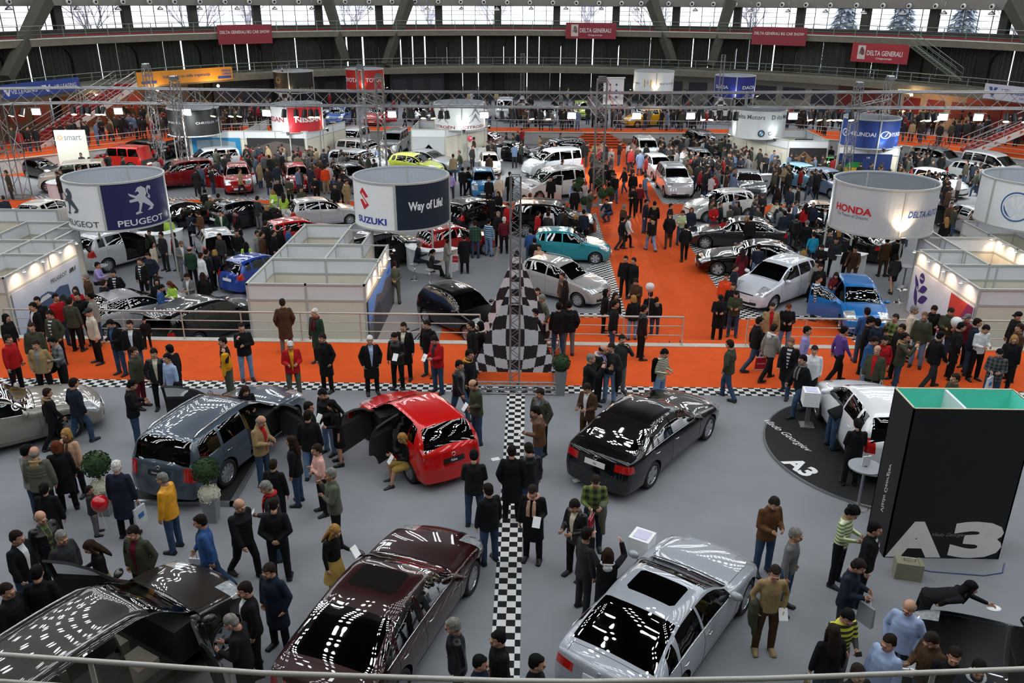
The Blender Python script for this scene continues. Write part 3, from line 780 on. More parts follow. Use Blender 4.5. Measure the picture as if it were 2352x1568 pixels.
    if rails:
        for s in (1,-1):
            rl=MB(); pts=[on_top(X(c['rf']+.1+(c['rr']-c['rf']-.15)*i/10),s*W*.66) for i in range(11)]
            pts=[p+Vector((0,0,.05 if 0<i<10 else .0)) for i,p in enumerate(pts) if p is not None]
            rl.tube(pts,.018,6); rl.obj('roof_rail',M_chrome if chrome else M_alu,root,True)
    # mirrors
    for s in (1,-1):
        mr=MB(); mx=X(A-.16); my=s*(W+.06); mz=bz+.07
        prof=[(-.02,.3),(.0,.8),(.03,1),(.07,.95),(.1,.6),(.12,.15)]
        v=[];f=[]
        for i,(dx,k) in enumerate(prof):
            for j in range(12): q=2*PI*j/12; v.append((mx-.04+dx,my+.115*k*math.cos(q),mz+.075*k*math.sin(q)))
        for i in range(len(prof)-1):
            for j in range(12): f.append((i*12+j,i*12+(j+1)%12,(i+1)*12+(j+1)%12,(i+1)*12+j))
        f.append(tuple(range(12))); mr.add(v,f); mr.tube([(mx,s*W*.93,bz+.02),(mx,my,mz-.03)],.022,6)
        mo=mr.obj('mirror',M_paint,root,True,60)
        if ('FL' in openp and s>0) or ('FR' in openp and s<0):
            hx=X(c['A']-.40); hy=s*W*.93
            mo.data.transform(Matrix.Translation((hx,hy,0))@Matrix.Rotation(s*R(-62),4,'Z')@Matrix.Translation((-hx,-hy,0)))
    # wheels
    t_,r_,d_=wheel_meshes(spokes,wz)
    for f in (c['wf'],c['wr']):
        for s in (1,-1):
            wo=inst('wheel',t_,root,(X(f),s*(W-.115),wz)); inst('rim',r_,wo)
            if detail: inst('brake_disc',d_,wo)
    # plates
    zp=.80 if c['dk'] else .62
    if typ in('wagon',): zp=.78
    if typ=='hatch': zp=.72
    h=bv.ray_cast(Vector((-5,0,zp)),Vector((1,0,0)))
    if h[0] is not None and 'T' not in openp:
        n=h[1]; n=n if n.x<0 else -n; 
        U=Vector((0,-1,0)); Vv=n.cross(U).normalized(); 
        if Vv.z<0: Vv=-Vv
        mp=plane_map(h[0]+n*.01,U,Vv); mp2=lambda x,y:h[0]+n*.022+U*x+Vv*y
        pb=MB(); q=[(-.26,-.06),(.26,-.06),(.26,.06),(-.26,.06)]
        pb.add([h[0]+n*.004+U*x+Vv*y for x,y in q]+[h[0]+n*.02+U*x+Vv*y for x,y in q],[(0,1,2,3),(4,5,6,7),(0,1,5,4),(1,2,6,5),(2,3,7,6),(3,0,4,7)])
        po=pb.obj('number_plate',M_plate if plate=='w' else M_plateb,root)
        if text: text_obj('plate_lettering',text,None,.055,mp2,M_seam if plate=='w' else M_lett,po,.01)
    if front:
        h=bv.ray_cast(Vector((5,0,.42)),Vector((-1,0,0)))
        if h[0] is not None:
            pb=MB(); pb.box(h[0].x-.005,-.26,.37,h[0].x+.02,.26,.48); pb.obj('number_plate',M_plate if plate=='w' else M_plateb,root)
    if spare:
        pb=MB(); sp=inst('spare_wheel',t_,root,(-L/2-.08,0,.95),(0,0,PI/2))
    # exhaust / badge
    if detail:
        h=bv.ray_cast(Vector((-5,0,zp+.13)),Vector((1,0,0)))
        if h[0] is not None and 'T' not in openp:
            bd=MB(); bd.tube([h[0]+Vector((-.012,.045*math.cos(a),.045*math.sin(a))) for a in [2*PI*i/16 for i in range(16)]],.008,5,closed=True); bd.obj('badge',M_chrome,root,True)
    root['Lx']=L
    if scale!=1: root.scale=(scale,)*3
    return root
PAINTED=('body','door','mirror','tailgate','handle')
def colour_car(root,col):
    if isinstance(col,str): col=hexc(col)
    for o in root.children_recursive:
        if o.name.split('.')[0] in PAINTED: o.color=(*col,1)
def copy_tree(o,parent=None):
    c=o.copy(); link(c,parent)
    for ch in o.children: copy_tree(ch,c)
    return c
# ================= BOOTHS, SIGNS, TRUSSES =================
M_panel=mat('booth_panel',hexc('#dfe1e4'),.55,noise=.02,nscale=3); M_panelc=mat('booth_panel_cream',hexc('#dcd6c4'),.6,noise=.03,nscale=3)
M_frame=mat('booth_profile',hexc('#b4b6b1'),.45,metal=.05,noise=.04,nscale=20)
M_swhite=mat('sign_white',hexc('#eef0f1'),.5,noise=.015,nscale=3); M_sgrey=mat('sign_inner_grey',hexc('#b9bec6'),.6,noise=.02,nscale=3)
M_lamp=mat('small_lamp_glow',(1,.8,.6),.5,emit=(1,.72,.45),es=25)
M_lampc=mat('flood_glow',(1,1,1),.5,emit=(.92,1,.98),es=40)
M_green=mat('clipped_box_leaves',hexc('#25401c'),.8,noise=.5,nscale=60,bump=1)
M_pot=mat('grey_planter',hexc('#85878a'),.5,noise=.05,nscale=10)
def cm(h,name=None,r=.5): return mat(name or 'print_'+h.strip('#'),hexc(h),r,noise=.03,nscale=4)
POSTS=set()
def wall_seg(e,O,p,q,z0=-1,z1=1.5,face=None,both=True):
    """one partition run: posts each metre, a top beam, a mid rail, upper and lower panels"""
    p,q=Vector((*p,0)),Vector((*q,0)); d=(q-p); L=d.length; a=math.atan2(d.y,d.x); M=Matrix.Translation(p-Vector((O.x,O.y,0)))@Matrix.Rotation(a,4,'Z'); zo=-O.z
    k=max(1,round(L/1.98)); b=MB()
    dzb=.0015*(len(POSTS)%7); b.box(-.03,-.035-dzb,z1-.07+zo,L+.03,.035+dzb,z1+zo+dzb,0,M); b.obj('top_beam',M_frame,e)
    b=MB(); b.box(0,-.03,z1-.62+zo,L,.03,z1-.55+zo,0,M); b.obj('mid_rail',M_frame,e)
    for i in range(k+1):
        x=L*i/k; wp=p.lerp(q,i/k); ky=(round(wp.x*4),round(wp.y*4))
        if ky in POSTS: continue
        POSTS.add(ky); b=MB(); b.box(x-.035,-.035,z0+zo,x+.035,.035,z1+zo,0,M); b.obj('post',M_frame,e)
    b=MB(); b.box(.02,-.012,z1-.56+zo,L-.02,.012,z1-.06+zo,0,M); b.obj('upper_panel',M_panel,e)
    b=MB(); b.box(.02,-.012,z0+.02+zo,L-.02,.012,z1-.6+zo,0,M); b.obj('lower_panel',M_panelc,e)
def beam(e,O,p,q,z=1.465):
    b=MB(); b.tube([Vector((*p,z))-O,Vector((*q,z))-O],.035,4); b.obj('top_beam',M_frame,e)
def booth(name,lab,walls,beams=(),lamps=(),z0=-1,z1=1.5):
    O=Vector((walls[0][0][0],walls[0][0][1],z0)); e=empty(name,O,0,lab,'booth')
    for p,q in walls: wall_seg(e,O,p,q,z0,z1)
    for p,q in beams: beam(e,O,p,q,z1-.035)
    for (x,y,dx,dy) in lamps:
        b=MB(); t=Vector((x,y,z1+.02))-O; u=t+Vector((dx*.38,dy*.38,.04)); b.tube([t,u],.012,5); b.tube([u+Vector((0,0,.02)),u-Vector((0,0,.05))],[.025,.06],8); l=b.obj('arm_lamp',M_white,e,False)
        b=MB(); b.lathe([(0,-.062),(.05,-.06),(.0,-.03)],10,0,Matrix.Translation(u)); b.obj('bulb',M_lamp,l)
        ld=bpy.data.lights.new('arm_lamp_light','SPOT'); ld.energy=38; ld.color=(1,.68,.42); ld.spot_size=R(120); ld.spot_blend=.8; ld.shadow_soft_size=.04
        lo=bpy.data.objects.new('lamp_light',ld); link(lo,l); lo.location=u-Vector((0,0,.075)); lo.rotation_euler=(R(28)*(-dy),R(28)*dx*-1 if dx else 0,0)
        lo.rotation_euler=Vector((-dx*.55,-dy*.55,-1)).to_track_quat('-Z','Y').to_euler()
    return e,O
# white booth in the middle-left
e1,O1=booth('exhibition_booth','white roofless partition booth below the white and dark teal drum sign',
 [((-9.45,26.45),(-5.5,26.45)),((-9.45,26.45),(-9.45,34.4)),((-5.5,26.45),(-5.5,31.4)),((-9.45,29.4),(-5.5,29.4)),((-9.45,31.35),(-6.5,31.35)),((-9.45,34.4),(-7.5,34.4)),((-7.5,29.4),(-7.5,34.4)),((-6.5,31.35),(-6.5,33.6))],
 [((-6.5,31.35),(-5.5,31.35)),((-7.5,33.6),(-5.3,33.6)),((-7.5,34.4),(-7.2,36))],[(-5.5,y,1,0) for y in (27.2,28.3,29.4,30.5)])
e2,O2=booth('exhibition_booth','white roofless partition booth at the left edge with the pale blue car mural',
 [((-17.9,26.8),(-17.9,31.5)),((-17.9,26.8),(-21.5,26.8)),((-23.5,29.6),(-17.9,29.6)),((-21.5,31.5),(-17.9,31.5)),((-19.6,26.8),(-19.6,34.4)),((-18.7,31.5),(-18.7,33.4)),((-21.4,30.5),(-21.4,34.4)),((-21.4,34.4),(-19.6,34.4)),((-25,36.6),(-21.3,36.6)),((-21.5,26.8),(-21.5,30.5))],
 [((-19.6,33.4),(-17.7,33.4)),((-19.6,34.4),(-18.9,36))],[(-17.9,y,1,0) for y in (27.4,28.6,29.8,31.0)])
e3,O3=booth('exhibition_booth','white roofless partition booth on the right with the purple plant mural',
 [((15,26.7),(15,31.4)),((15,26.7),(22,26.7)),((15,29.5),(21,29.5)),((15,31.4),(16.7,31.4)),((15.8,31.4),(15.8,33.3)),((16.7,29.5),(16.7,34.6)),((16.7,33.3),(18.9,33.3)),((18.9,29.5),(18.9,36.1)),((18.9,36.1),(21.2,36.1)),((21.2,31),(21.2,36.1))],
 [((14.2,33.3),(16.7,33.3)),((16.7,34.6),(16.2,36))],[(15,y,-1,0) for y in (27.3,28.6,29.8,31.0)]+[(18.9,y,-1,0) for y in (31.2,32.1,33)])
def mural(name,lab,O,U,w,h,base,shapes,parent):
    """printed board fixed to a booth wall; flat artwork layered on it"""
    mp=plane_map(O,U,(0,0,1),0.0); b=MB(); q=[(0,0),(w,0),(w,h),(0,h)]; N=Vector(U).normalized().cross(Vector((0,0,1)))
    b.add([mp(x,y,.02) for x,y in q]+[mp(x,y,.045) for x,y in q],[(0,1,2,3),(7,6,5,4),(0,1,5,4),(1,2,6,5),(2,3,7,6),(3,0,4,7)])
    o=b.obj(name,base,parent)
    for i,(nm,poly,m) in enumerate(shapes):
        d=.048+.002*i; bb=MB(); bb.add([mp(x,y,d) for x,y in poly],[tuple(range(len(poly)))]); bb.obj(nm,m,o)
    return o,mp
def leafpoly(cx,cy,a,L,w,n=10):
    c,s=math.cos(a),math.sin(a); pts=[]
    for i in range(n+1): t=i/n; pts.append((L*t,w*math.sin(PI*t)))
    for i in range(n-1,0,-1): t=i/n; pts.append((L*t,-w*math.sin(PI*t)*.8))
    return [(cx+x*c-y*s,cy+x*s+y*c) for x,y in pts]
def disc(cx,cy,r,n=24): return [(cx+r*math.cos(2*PI*i/n),cy+r*math.sin(2*PI*i/n)) for i in range(n)]
PU=cm('#43256e'); 
# booth walls are children of their booth, so murals are parts too; coordinates are relative to the booth origin
o,mp=mural('wall_mural','',Vector((15-.035,31.4,-.98))-O3,(0,-1,0),4.7,1.85,cm('#d3d3dc'),[('leaf',leafpoly(.75,.35,2.0,.9,.16),PU),('leaf',leafpoly(.75,.62,.5,.85,.17),PU),('leaf',leafpoly(.72,1.0,2.3,.75,.13),PU),('leaf',leafpoly(.72,1.05,.45,.7,.16),PU),('flower',disc(.80,1.58,.2),PU),('skyline',[(2.6,.1),(4.68,.1),(4.68,1.8),(3.1,1.8),(3.1,1.2),(3.2,1.05),(3.28,1.35),(3.34,1.05),(3.42,.9),(3.5,1.0),(3.55,.75),(2.6,.6)],cm('#8a2450')),('skyline_top',[(3.1,1.8),(3.1,1.25),(3.2,1.1),(3.28,1.38),(3.34,1.1),(3.9,1.1),(4.3,1.8)],cm('#c23a2c'))],e3)
text_obj('mural_lettering','HONDA',None,.12,lambda x,y:mp(x+4.2,y+1.1,.07),M_lett,o,.03); text_obj('mural_lettering','Isve',None,.2,lambda x,y:mp(x+1.0,y+.62,.07),M_lett,o,.02); text_obj('mural_lettering','Za',None,.13,lambda x,y:mp(x+.62,y+1.12,.07),M_lett,o,.02); text_obj('mural_lettering','hibrid',None,.09,lambda x,y:mp(x+.8,y+1.58,.07),M_lett,o,.02)
CB=cm('#3f5577'); carp=[(.2,.1),(.5,.55),(.95,.95),(1.6,1.2),(2.1,1.22),(2.5,1.05),(2.9,1.15),(3.5,1.05),(3.6,.1)]
o,mp=mural('wall_mural','',Vector((-17.9+.035,26.9,-.98))-O2,(0,1,0),4.5,1.85,cm('#b6c1d6'),[('car_picture',carp,CB),('car_window',[(1.3,.95),(1.7,1.14),(2.1,1.14),(2.3,.98)],cm('#c7ccd3')),('wheel_picture',disc(2.9,.5,.3),cm('#15181d')),('wheel_picture',disc(.75,.3,.3),cm('#15181d'))],e2)
text_obj('mural_lettering','PEUGEOT',1.15,.15,lambda x,y:mp(x+2.95,y+1.5,.07),M_seam if 'M_seam' in globals() else M_black,o,.0); text_obj('mural_lettering','SR1',.5,.16,lambda x,y:mp(x+3.95,y+1.5,.07),M_black,o,.04,.3)
o,mp=mural('wall_mural','',Vector((-5.5+.035,26.5,-.98))-O1,(0,1,0),4.85,1.85,cm('#54505a'),[('sky_picture',[(0,1.85),(4.85,1.85),(4.85,1.3),(3.6,1.5),(2.6,1.3),(1.6,1.55),(.9,1.1),(0,.9)],cm('#5b83c9')),('road_picture',[(0,0),(4.85,0),(4.85,.8),(2.4,1.0),(1.5,.5)],cm('#3c3d48')),('car_picture',[(.9,.05),(.85,.6),(1.2,1.15),(1.9,1.2),(2.4,.9),(2.5,.3),(2.3,.05)],cm('#2b2c33'))],e1)
text_obj('mural_lettering','SUZUKI',None,.13,lambda x,y:mp(x+4.1,y+1.65,.07),cm('#27408f'),o,.02)
# ---- drum signs
def chevrons(s=1):
    out=[]
    for k in (0,-.42):
        out.append([(x*s,(y+k)*s) for x,y in [(-.5,-.15),(-.3,-.02),(-.05,.42),(0,.45),(.05,.42),(.3,-.02),(.5,-.15),(.12,.22),(0,.30),(-.12,.22)]])
    return out
def ring(r0,r1,n=32,sx=1):
    return [(sx*r1*math.cos(2*PI*i/n),r1*math.sin(2*PI*i/n)) for i in range(n)],[(sx*r0*math.cos(2*PI*i/n),r0*math.sin(2*PI*i/n)) for i in range(n)]
SUZ=[(-.08,.5),(.29,.11),(.11,.06),(-.11,.28),(-.175,.20),(.30,-.25),(-.02,-.5),(-.30,-.07),(-.12,-.03),(.10,-.27),(.165,-.20),(-.30,.24)]
def drum(name,lab,cpx,top,ztop,hgt,rad,zfl,sect,texts=(),shapes=(),inner=None,poles=(0,),lights=(),brand=None,diam_px=None,boothlink=None):
    c=G(cpx,top,ztop); pc=math.atan2(-c.x,c.y)     # angle that faces the camera
    e=empty(name,(c.x,c.y,zfl),0,lab,'sign'); zz=lambda f:ztop-hgt+hgt*f-zfl
    pt=lambda ph,r,z:Vector((r*math.sin(ph),-r*math.cos(ph),z))
    def arcp(a0,a1,r,z0,z1,nm,m,thick=.03):
        n=max(3,int(abs(a1-a0)/R(5))); b=MB(); v=[];f=[]
        for i in range(n+1):
            a=a0+(a1-a0)*i/n; v+=[pt(a,r,z0),pt(a,r,z1),pt(a,r-thick,z1),pt(a,r-thick,z0)]
        for i in range(n):
            for j in range(4): f.append((4*i+j,4*i+4+j,4*i+4+(j+1)%4,4*i+(j+1)%4))
        b.add(v,f); b.m=[1 if k%4==2 else 0 for k in range(len(f))]
        o=b.obj(nm,[m,M_sgrey],e); return o
    k=len(sect)
    for i in range(k):
        a0,col=sect[i]; a1=sect[(i+1)%k][0]
        a0=R(a0)+pc; a1=R(a1)+pc
        while a1<=a0: a1+=2*PI
        arcp(a0,a1,rad,zz(.03),zz(.97),'sign_panel',cm(col) if isinstance(col,str) else col)
        b=MB(); b.tube([pt(a0,rad,zz(0)),pt(a0,rad,zz(1))],.055,6); b.obj('sign_post',M_frame,e)
    for z in (0.015,.985): arcp(0,2*PI,rad+.03,zz(z)-.035,zz(z)+.035,'rim',M_frame,.08)
    for a in poles:
        a=R(a)+pc; b=MB(); b.tube([pt(a,rad,0),pt(a,rad,zz(0))],.045,8); b.obj('pole',M_frame,e)
    def cyl(phi,f,off=.012): 
        return lambda x,y:pt(R(phi)+pc+x/rad,rad+off,zz(f)+y)
    for s,phi,f,w,h,col,bold,shear in texts:
        m=cm(col); text_obj('lettering',s,w*hgt if w else None,h*hgt,cyl(phi,f),m,e,bold,shear)
    for nm,poly,phi,f,s,col in shapes:
        b=MB(); mpc=cyl(phi,f,.014 if nm!='emblem_top' else .02)
        if isinstance(poly,tuple):
            o_,i_=poly; n=len(o_); b.add([mpc(x*s*hgt,y*s*hgt) for x,y in o_]+[mpc(x*s*hgt,y*s*hgt) for x,y in i_],[(j,(j+1)%n,n+(j+1)%n,n+j) for j in range(n)])
        else: b.add([mpc(x*s*hgt,y*s*hgt) for x,y in poly],[tuple(range(len(poly)))])
        b.obj(nm,cm(col) if isinstance(col,str) else col,e)
    for phi,col in lights:
        a=R(phi)+pc; p=pt(a,rad+.35,zz(.02)); b=MB(); b.tube([pt(a,rad,zz(.0)),p],.02,5); d=(pt(a+.0,rad,zz(.5))-p).normalized(); b.tube([p-d*.12,p+d*.1],[.07,.11],8); l=b.obj('spot_lamp',M_black,e)
        b=MB(); b.lathe([(0,0),(.09,0),(0,.01)],10,0,Matrix.Translation(p+d*.105)@d.to_track_quat('Z','Y').to_matrix().to_4x4()); b.obj('lamp_face',M_lampc if col[0]<1 else M_lamp,l)
        ld=bpy.data.lights.new('drum_spot','SPOT'); ld.energy=240 if c.y<50 else 70; ld.color=col; ld.spot_size=R(95); ld.spot_blend=.7; ld.shadow_soft_size=.08
        lo=bpy.data.objects.new('lamp_light',ld); link(lo,l); lo.location=p+d*.13; lo.rotation_euler=d.to_track_quat('-Z','Y').to_euler()
    return e
WARM=(1,.75,.5); COOL=(.85,1,.95)
WH=M_swhite
LION=[(-.35,.30),(-.10,.18),(.02,.25),(-.02,.33),(-.12,.30),(-.02,.45),(.12,.48),(.26,.38),(.28,.22),(.22,.12),(.35,-.02),(.50,-.22),(.42,-.34),(.22,-.36),(.36,-.24),(.18,-.12),(.10,-.06),(.02,-.25),(-.02,-.36),(.06,-.40),(-.18,-.44),(-.20,-.38),(-.08,-.33),(-.02,-.10),(-.06,.0),(-.32,-.02),(-.34,.06),(-.12,.10),(-.30,.20)]
TAILP=[(.27,.10),(.38,.02),(.40,.12),(.33,.22),(.36,.38),(.44,.30),(.47,.42),(.36,.47),(.29,.40),(.29,.25),(.34,.12)]
drum('drum_sign','round white and navy drum sign with a silver lion emblem above silver lettering',260,400,3.57,1.95,1.95,-1,[(-18,'#1b2052'),(72,WH),(162,'#1b2052'),(252,WH)],
 [('PEUGEOT',25,.155,1.02,.13,'#d8dbe0',.015,0),('PEUGEOT',-52,.155,.95,.12,'#3a3d44',.0,0)],[('emblem',LION,24,.58,.62,'#b8bcc4'),('emblem',TAILP,24,.58,.62,'#b8bcc4'),('emblem',LION,-66,.58,.6,'#4a4e58')],poles=(75,100,-150),lights=((82,COOL),))
drum('drum_sign','round white and dark teal drum sign with red S emblem and a white slogan',921,400,3.57,1.95,1.98,-1,[(-8.5,'#0c2234'),(82,WH),(172,'#0c2234'),(262,WH)],
 [('SUZUKI',-42,.20,.80,.14,'#27389a',.03,0),('Way of Life!',31,.50,.86,.24,'#e6e8ea',.035,0)],[('emblem',SUZ,-50,.64,.46,'#d0202c')],poles=(84,140,-160))
drum('drum_sign','round white drum sign with red serif lettering lit by a warm spot',2037,413,3.57,1.95,2.03,-1,[(23,WH),(-67,WH),(113,WH),(203,WH)],
 [('HONDA',-33,.50,.86,.15,'#c11822',.035,0),('The Power of Dreams',-33,.37,.75,.07,'#5a5d63',.0,0),('DELTA AUTO',52,.50,.85,.13,'#23418c',.015,.2)],poles=(-85,-150,150),lights=((24,WARM),(-84,COOL)))
drum('drum_sign','round white drum sign at the right edge with a blue ringed emblem',2385,405,3.57,1.95,2.08,-1,[(-45,WH),(45,WH),(135,WH),(225,WH)],
 [],[('emblem',disc(0,0,.5,32),-14,.5,.62,'#2d5f9c'),('emblem_top',ring(.40,.45),-14,.5,.62,'#dfe6ee'),('emblem_top',[(-.17,.36),(-.08,.38),(0,.12),(.08,.38),(.17,.36),(.04,.04),(-.04,.04)],-14,.5,.62,'#dfe6ee'),('emblem_top',[(-.33,.2),(-.25,.27),(-.12,-.12),(-.03,.0),(.03,.0),(.12,-.12),(.25,.27),(.33,.2),(.16,-.34),(.09,-.36),(0,-.12),(-.09,-.36),(-.16,-.34)],-14,.5,.62,'#dfe6ee')],poles=(-60,150))
drum('drum_sign','far drum sign in white and red with bold lettering',680,238,3.3,1.85,1.84,-1,[(-22,'#c8202e'),(68,WH),(158,'#c8202e'),(248,WH)],
 [('NISSAN',28,.50,1.15,.2,'#e8e8e8',.03,0),('NISSAN',-62,.50,1.1,.19,'#a81c28',.02,0)],poles=(-20,70,-120),lights=((-20,COOL),(70,WARM)))
drum('drum_sign','far white drum sign with grey double chevrons above red lettering',1055,234,3.3,1.85,1.87,-1,[(5,WH),(95,WH),(185,WH),(275,WH)],
 [('CITROËN',38,.14,1.1,.13,'#8f2a34',.02,0),('CITROËN',-42,.14,1.1,.13,'#8f2a34',.02,0)],[('emblem',q,38,.62,.6,'#8e9299') for q in chevrons()]+[('emblem',q,-42,.62,.6,'#8e9299') for q in chevrons()],poles=(5,88,-120),lights=((8,COOL),(84,WARM)))
drum('drum_sign','far white drum sign with two small round emblems and dark lettering',1746,250,3.3,1.85,1.83,-1,[(38,WH),(-52,WH),(128,WH),(218,WH)],
 [('Delta Motors',-22,.80,1.2,.16,'#3b3e44',.01,0),('Delta Motors',62,.80,1.2,.16,'#3b3e44',.01,0)],[('emblem',ring(.30,.5),8,.22,.26,'#17191d'),('emblem_top',[(0,0),(.3,0),(.22,.22),(0,.3)],8,.22,.26,'#3a7fc1'),('emblem_top',[(0,0),(-.3,0),(-.22,-.22),(0,-.3)],8,.22,.26,'#3a7fc1'),('emblem',ring(.2,.32),27,.22,.22,'#3b3e44')],poles=(-60,60,150),lights=((34,COOL),(-62,COOL)))
drum('drum_sign','far blue drum sign with white oval emblem and wide lettering',2003,268,3.3,1.85,1.82,-1,[(20,'#1d3a80'),(110,WH),(200,'#1d3a80'),(290,'#1d3a80')],
 [('HYUNDAI',-14,.50,.92,.14,'#c9ced8',.02,0),('HYUNDAI',64,.5,.7,.14,'#c9ced8',.02,0)],[('emblem',ring(.38,.5,32,1.5),-52,.5,.26,'#c9ced8'),('emblem',ring(.38,.5,32,1.5),33,.5,.26,'#c9ced8'),('emblem',[(-.3,-.25),(-.15,-.25),(.3,.28),(.12,.28)],-52,.5,.26,'#c9ced8'),('emblem',[(-.3,-.25),(-.15,-.25),(.3,.28),(.12,.28)],35,.5,.26,'#c9ced8')],poles=(20,80,-70,140),lights=((28,(.6,.8,1)),(70,COOL)))
drum('drum_sign','far black drum sign with small silver lettering',442,245,3.3,1.85,1.74,-1,[(-25,'#131416'),(65,'#131416'),(155,'#131416'),(245,'#131416')],
 [('CHRYSLER',25,.5,.75,.08,'#b8bbc0',.0,0),('JEEP DODGE',-55,.5,.8,.09,'#b8bbc0',.0,0),('Jeep',62,.52,.3,.1,'#b8bbc0',.01,0)],poles=(-25,-120,65),lights=((-60,COOL),))
drum('drum_sign','distant red drum sign with large white lettering',837,157,4.0,1.95,1.84,0,[(-10,'#b3231f'),(80,'#b3231f'),(170,'#b3231f'),(260,'#b3231f')],[('TOYOTA',35,.5,1.1,.2,'#e8e8e8',.02,0),('TOYOTA',-55,.5,1.1,.2,'#e8e8e8',.02,0)],poles=(-10,80,170),lights=((-8,WARM),(82,WARM)))
drum('drum_sign','distant black drum sign with gold oval emblem',673,162,4.0,1.95,1.86,0,[(-15,'#191a16'),(75,'#191a16'),(165,'#191a16'),(255,'#191a16')],[('LEXUS',-52,.18,1.1,.15,'#8f7c4a',.02,0),('LEXUS',35,.18,1.1,.15,'#8f7c4a',.02,0)],[('emblem',ring(.42,.5,32,1.2),-52,.6,.3,'#8f7c4a'),('emblem',[(-.25,.35),(-.12,.35),(-.2,-.15),(.4,-.15),(.4,-.28),(-.38,-.28)],-52,.6,.3,'#8f7c4a')],poles=(-15,75,165),lights=((-12,WARM),))
drum('drum_sign','distant white drum sign with yellow diamond emblem squares',1503,162,4.0,1.95,1.92,0,[(8,WH),(98,WH),(188,WH),(278,WH)],[('DRIVE THE CHANGE',45,.44,.95,.08,'#44474c',.0,0),('DRIVE THE CHANGE',-70,.44,.9,.08,'#44474c',.0,0)],[('emblem',[(-.5,-.5),(.5,-.5),(.5,.5),(-.5,.5)],-17,.45,.36,'#d9a021'),('emblem_top',[(0,.38),(.26,0),(0,-.38),(-.26,0)],-17,.5,.3,'#c9cbce'),('emblem',[(-.5,-.5),(.5,-.5),(.5,.5),(-.5,.5)],74,.45,.36,'#d9a021')],poles=(8,98,188),lights=((6,WARM),(-80,WARM)))
drum('drum_sign','distant blue drum sign with white lettering',1690,172,4.0,1.95,1.80,0,[(5,'#1d2a7c'),(95,'#1d2a7c'),(185,'#1d2a7c'),(275,'#1d2a7c')],[('DACIA',48,.5,.8,.15,'#d5d8dd',.03,0),('DACIA',-42,.5,.8,.15,'#d5d8dd',.03,0),('GROUPE RENAULT',48,.3,.8,.07,'#d5d8dd',.0,0)],poles=(5,95,185),lights=((2,(.7,.7,1)),(85,COOL)))
# ---- mid-distance booths with roofless white partitions
e4,_=booth('exhibition_booth','far white partition booth between the black and the red drum signs',[((-24.5,60.5),(-20.5,60.5)),((-20.5,60.5),(-20.5,66)),((-20.5,60.5),(-16,60.5)),((-16,60.5),(-14.4,66)),((-24.5,60.5),(-24.5,64))],[((-24.5,64),(-16,64))],z1=1.6)
e5,_=booth('exhibition_booth','far white partition booth with chevron poster under the white chevron drum',[((-8.7,62.0),(-6.2,62.0)),((-8.7,62.0),(-8.7,66.5)),((-6.2,62.0),(-3.4,66)),((-3.4,66),(-8.7,66.5))],z1=1.6)
e6,_=booth('exhibition_booth','far white partition booth to the right of the drum with two round emblems',[((17.5,58),(20.2,58)),((20.2,58),(20.2,63)),((20.2,56),(24.0,55.6)),((24.0,55.6),(22.5,61)),((17.5,58),(14.8,64)),((14.8,64),(20.2,63))],z1=1.6)
def poster(p0,p1,z0,z1,base,shapes,parent_e,texts=(),O=None):
    O=Vector(parent_e.location); U=(Vector((*p1,0))-Vector((*p0,0))); w=U.length
    o,mp=mural('poster','',Vector((*p0,z0))-O,U,w,z1-z0,cm(base),[(n,[(x*w,y*(z1-z0)) for x,y in pl],cm(c)) for n,pl,c in shapes],parent_e)
    for s,x,y,h,col in texts: text_obj('lettering',s,None,h,lambda a,b_:mp(a+x*w,b_+y*(z1-z0),.07),cm(col),o,.01)
poster((-24.3,60.45),(-20.8,60.45),-.9,1.1,'#1d7fb0',[('building_picture',[(.1,.6),(.1,.9),(.5,.95),(.9,.85),(.9,.6)],'#8fa3ae'),('ground_picture',[(0,0),(1,0),(1,.4),(0,.4)],'#20333c'),('car_picture',[(.1,.35),(.15,.5),(.35,.62),(.6,.62),(.85,.5),(.9,.35)],'#1f5f80')],e4,[('DC',.75,.15,.3,'#c8ccd0')])
poster((-20.3,60.45),(-16.2,60.45),-.9,1.1,'#5c5450',[('scene_picture',[(0,.6),(.5,.9),(1,.7),(1,1),(0,1)],'#2c2a2e'),('scene_picture',[(.1,.1),(.4,.4),(.3,.5),(.05,.4)],'#8e2030'),('scene_picture',[(.4,.2),(.8,.4),(.9,.2)],'#c7b7a0')],e4)
poster((-8.6,61.95),(-6.3,61.95),-.9,1.0,'#b9bcc0',[('emblem',[(x*.3+.5,y*.3+.62) for x,y in q],'#5c6066') for q in chevrons()],e5,[('CITROËN',.5,.2,.22,'#8f2a34')])
poster((17.6,57.95),(20.1,57.95),-.9,1.1,'#2c2a2c',[('scene_picture',[(.1,.5),(.4,.9),(.7,.6),(.5,.4)],'#7a5a40'),('screen_picture',[(.2,.3),(.5,.3),(.5,.5),(.2,.5)],'#b9c7c9')],e6)
poster((20.3,55.95),(23.6,55.6),-.9,1.1,'#1c2f63',[('poster_panel',[(.1,.12),(.48,.12),(.48,.55),(.1,.55)],'#c79a1f'),('poster_panel',[(.12,.55),(.46,.55),(.42,.72),(.2,.74)],'#2c8a3c')],e6,[('i10',.55,.88,.12,'#d8dae0'),('HYUNDAI',.82,.3,.16,'#d8dae0')])
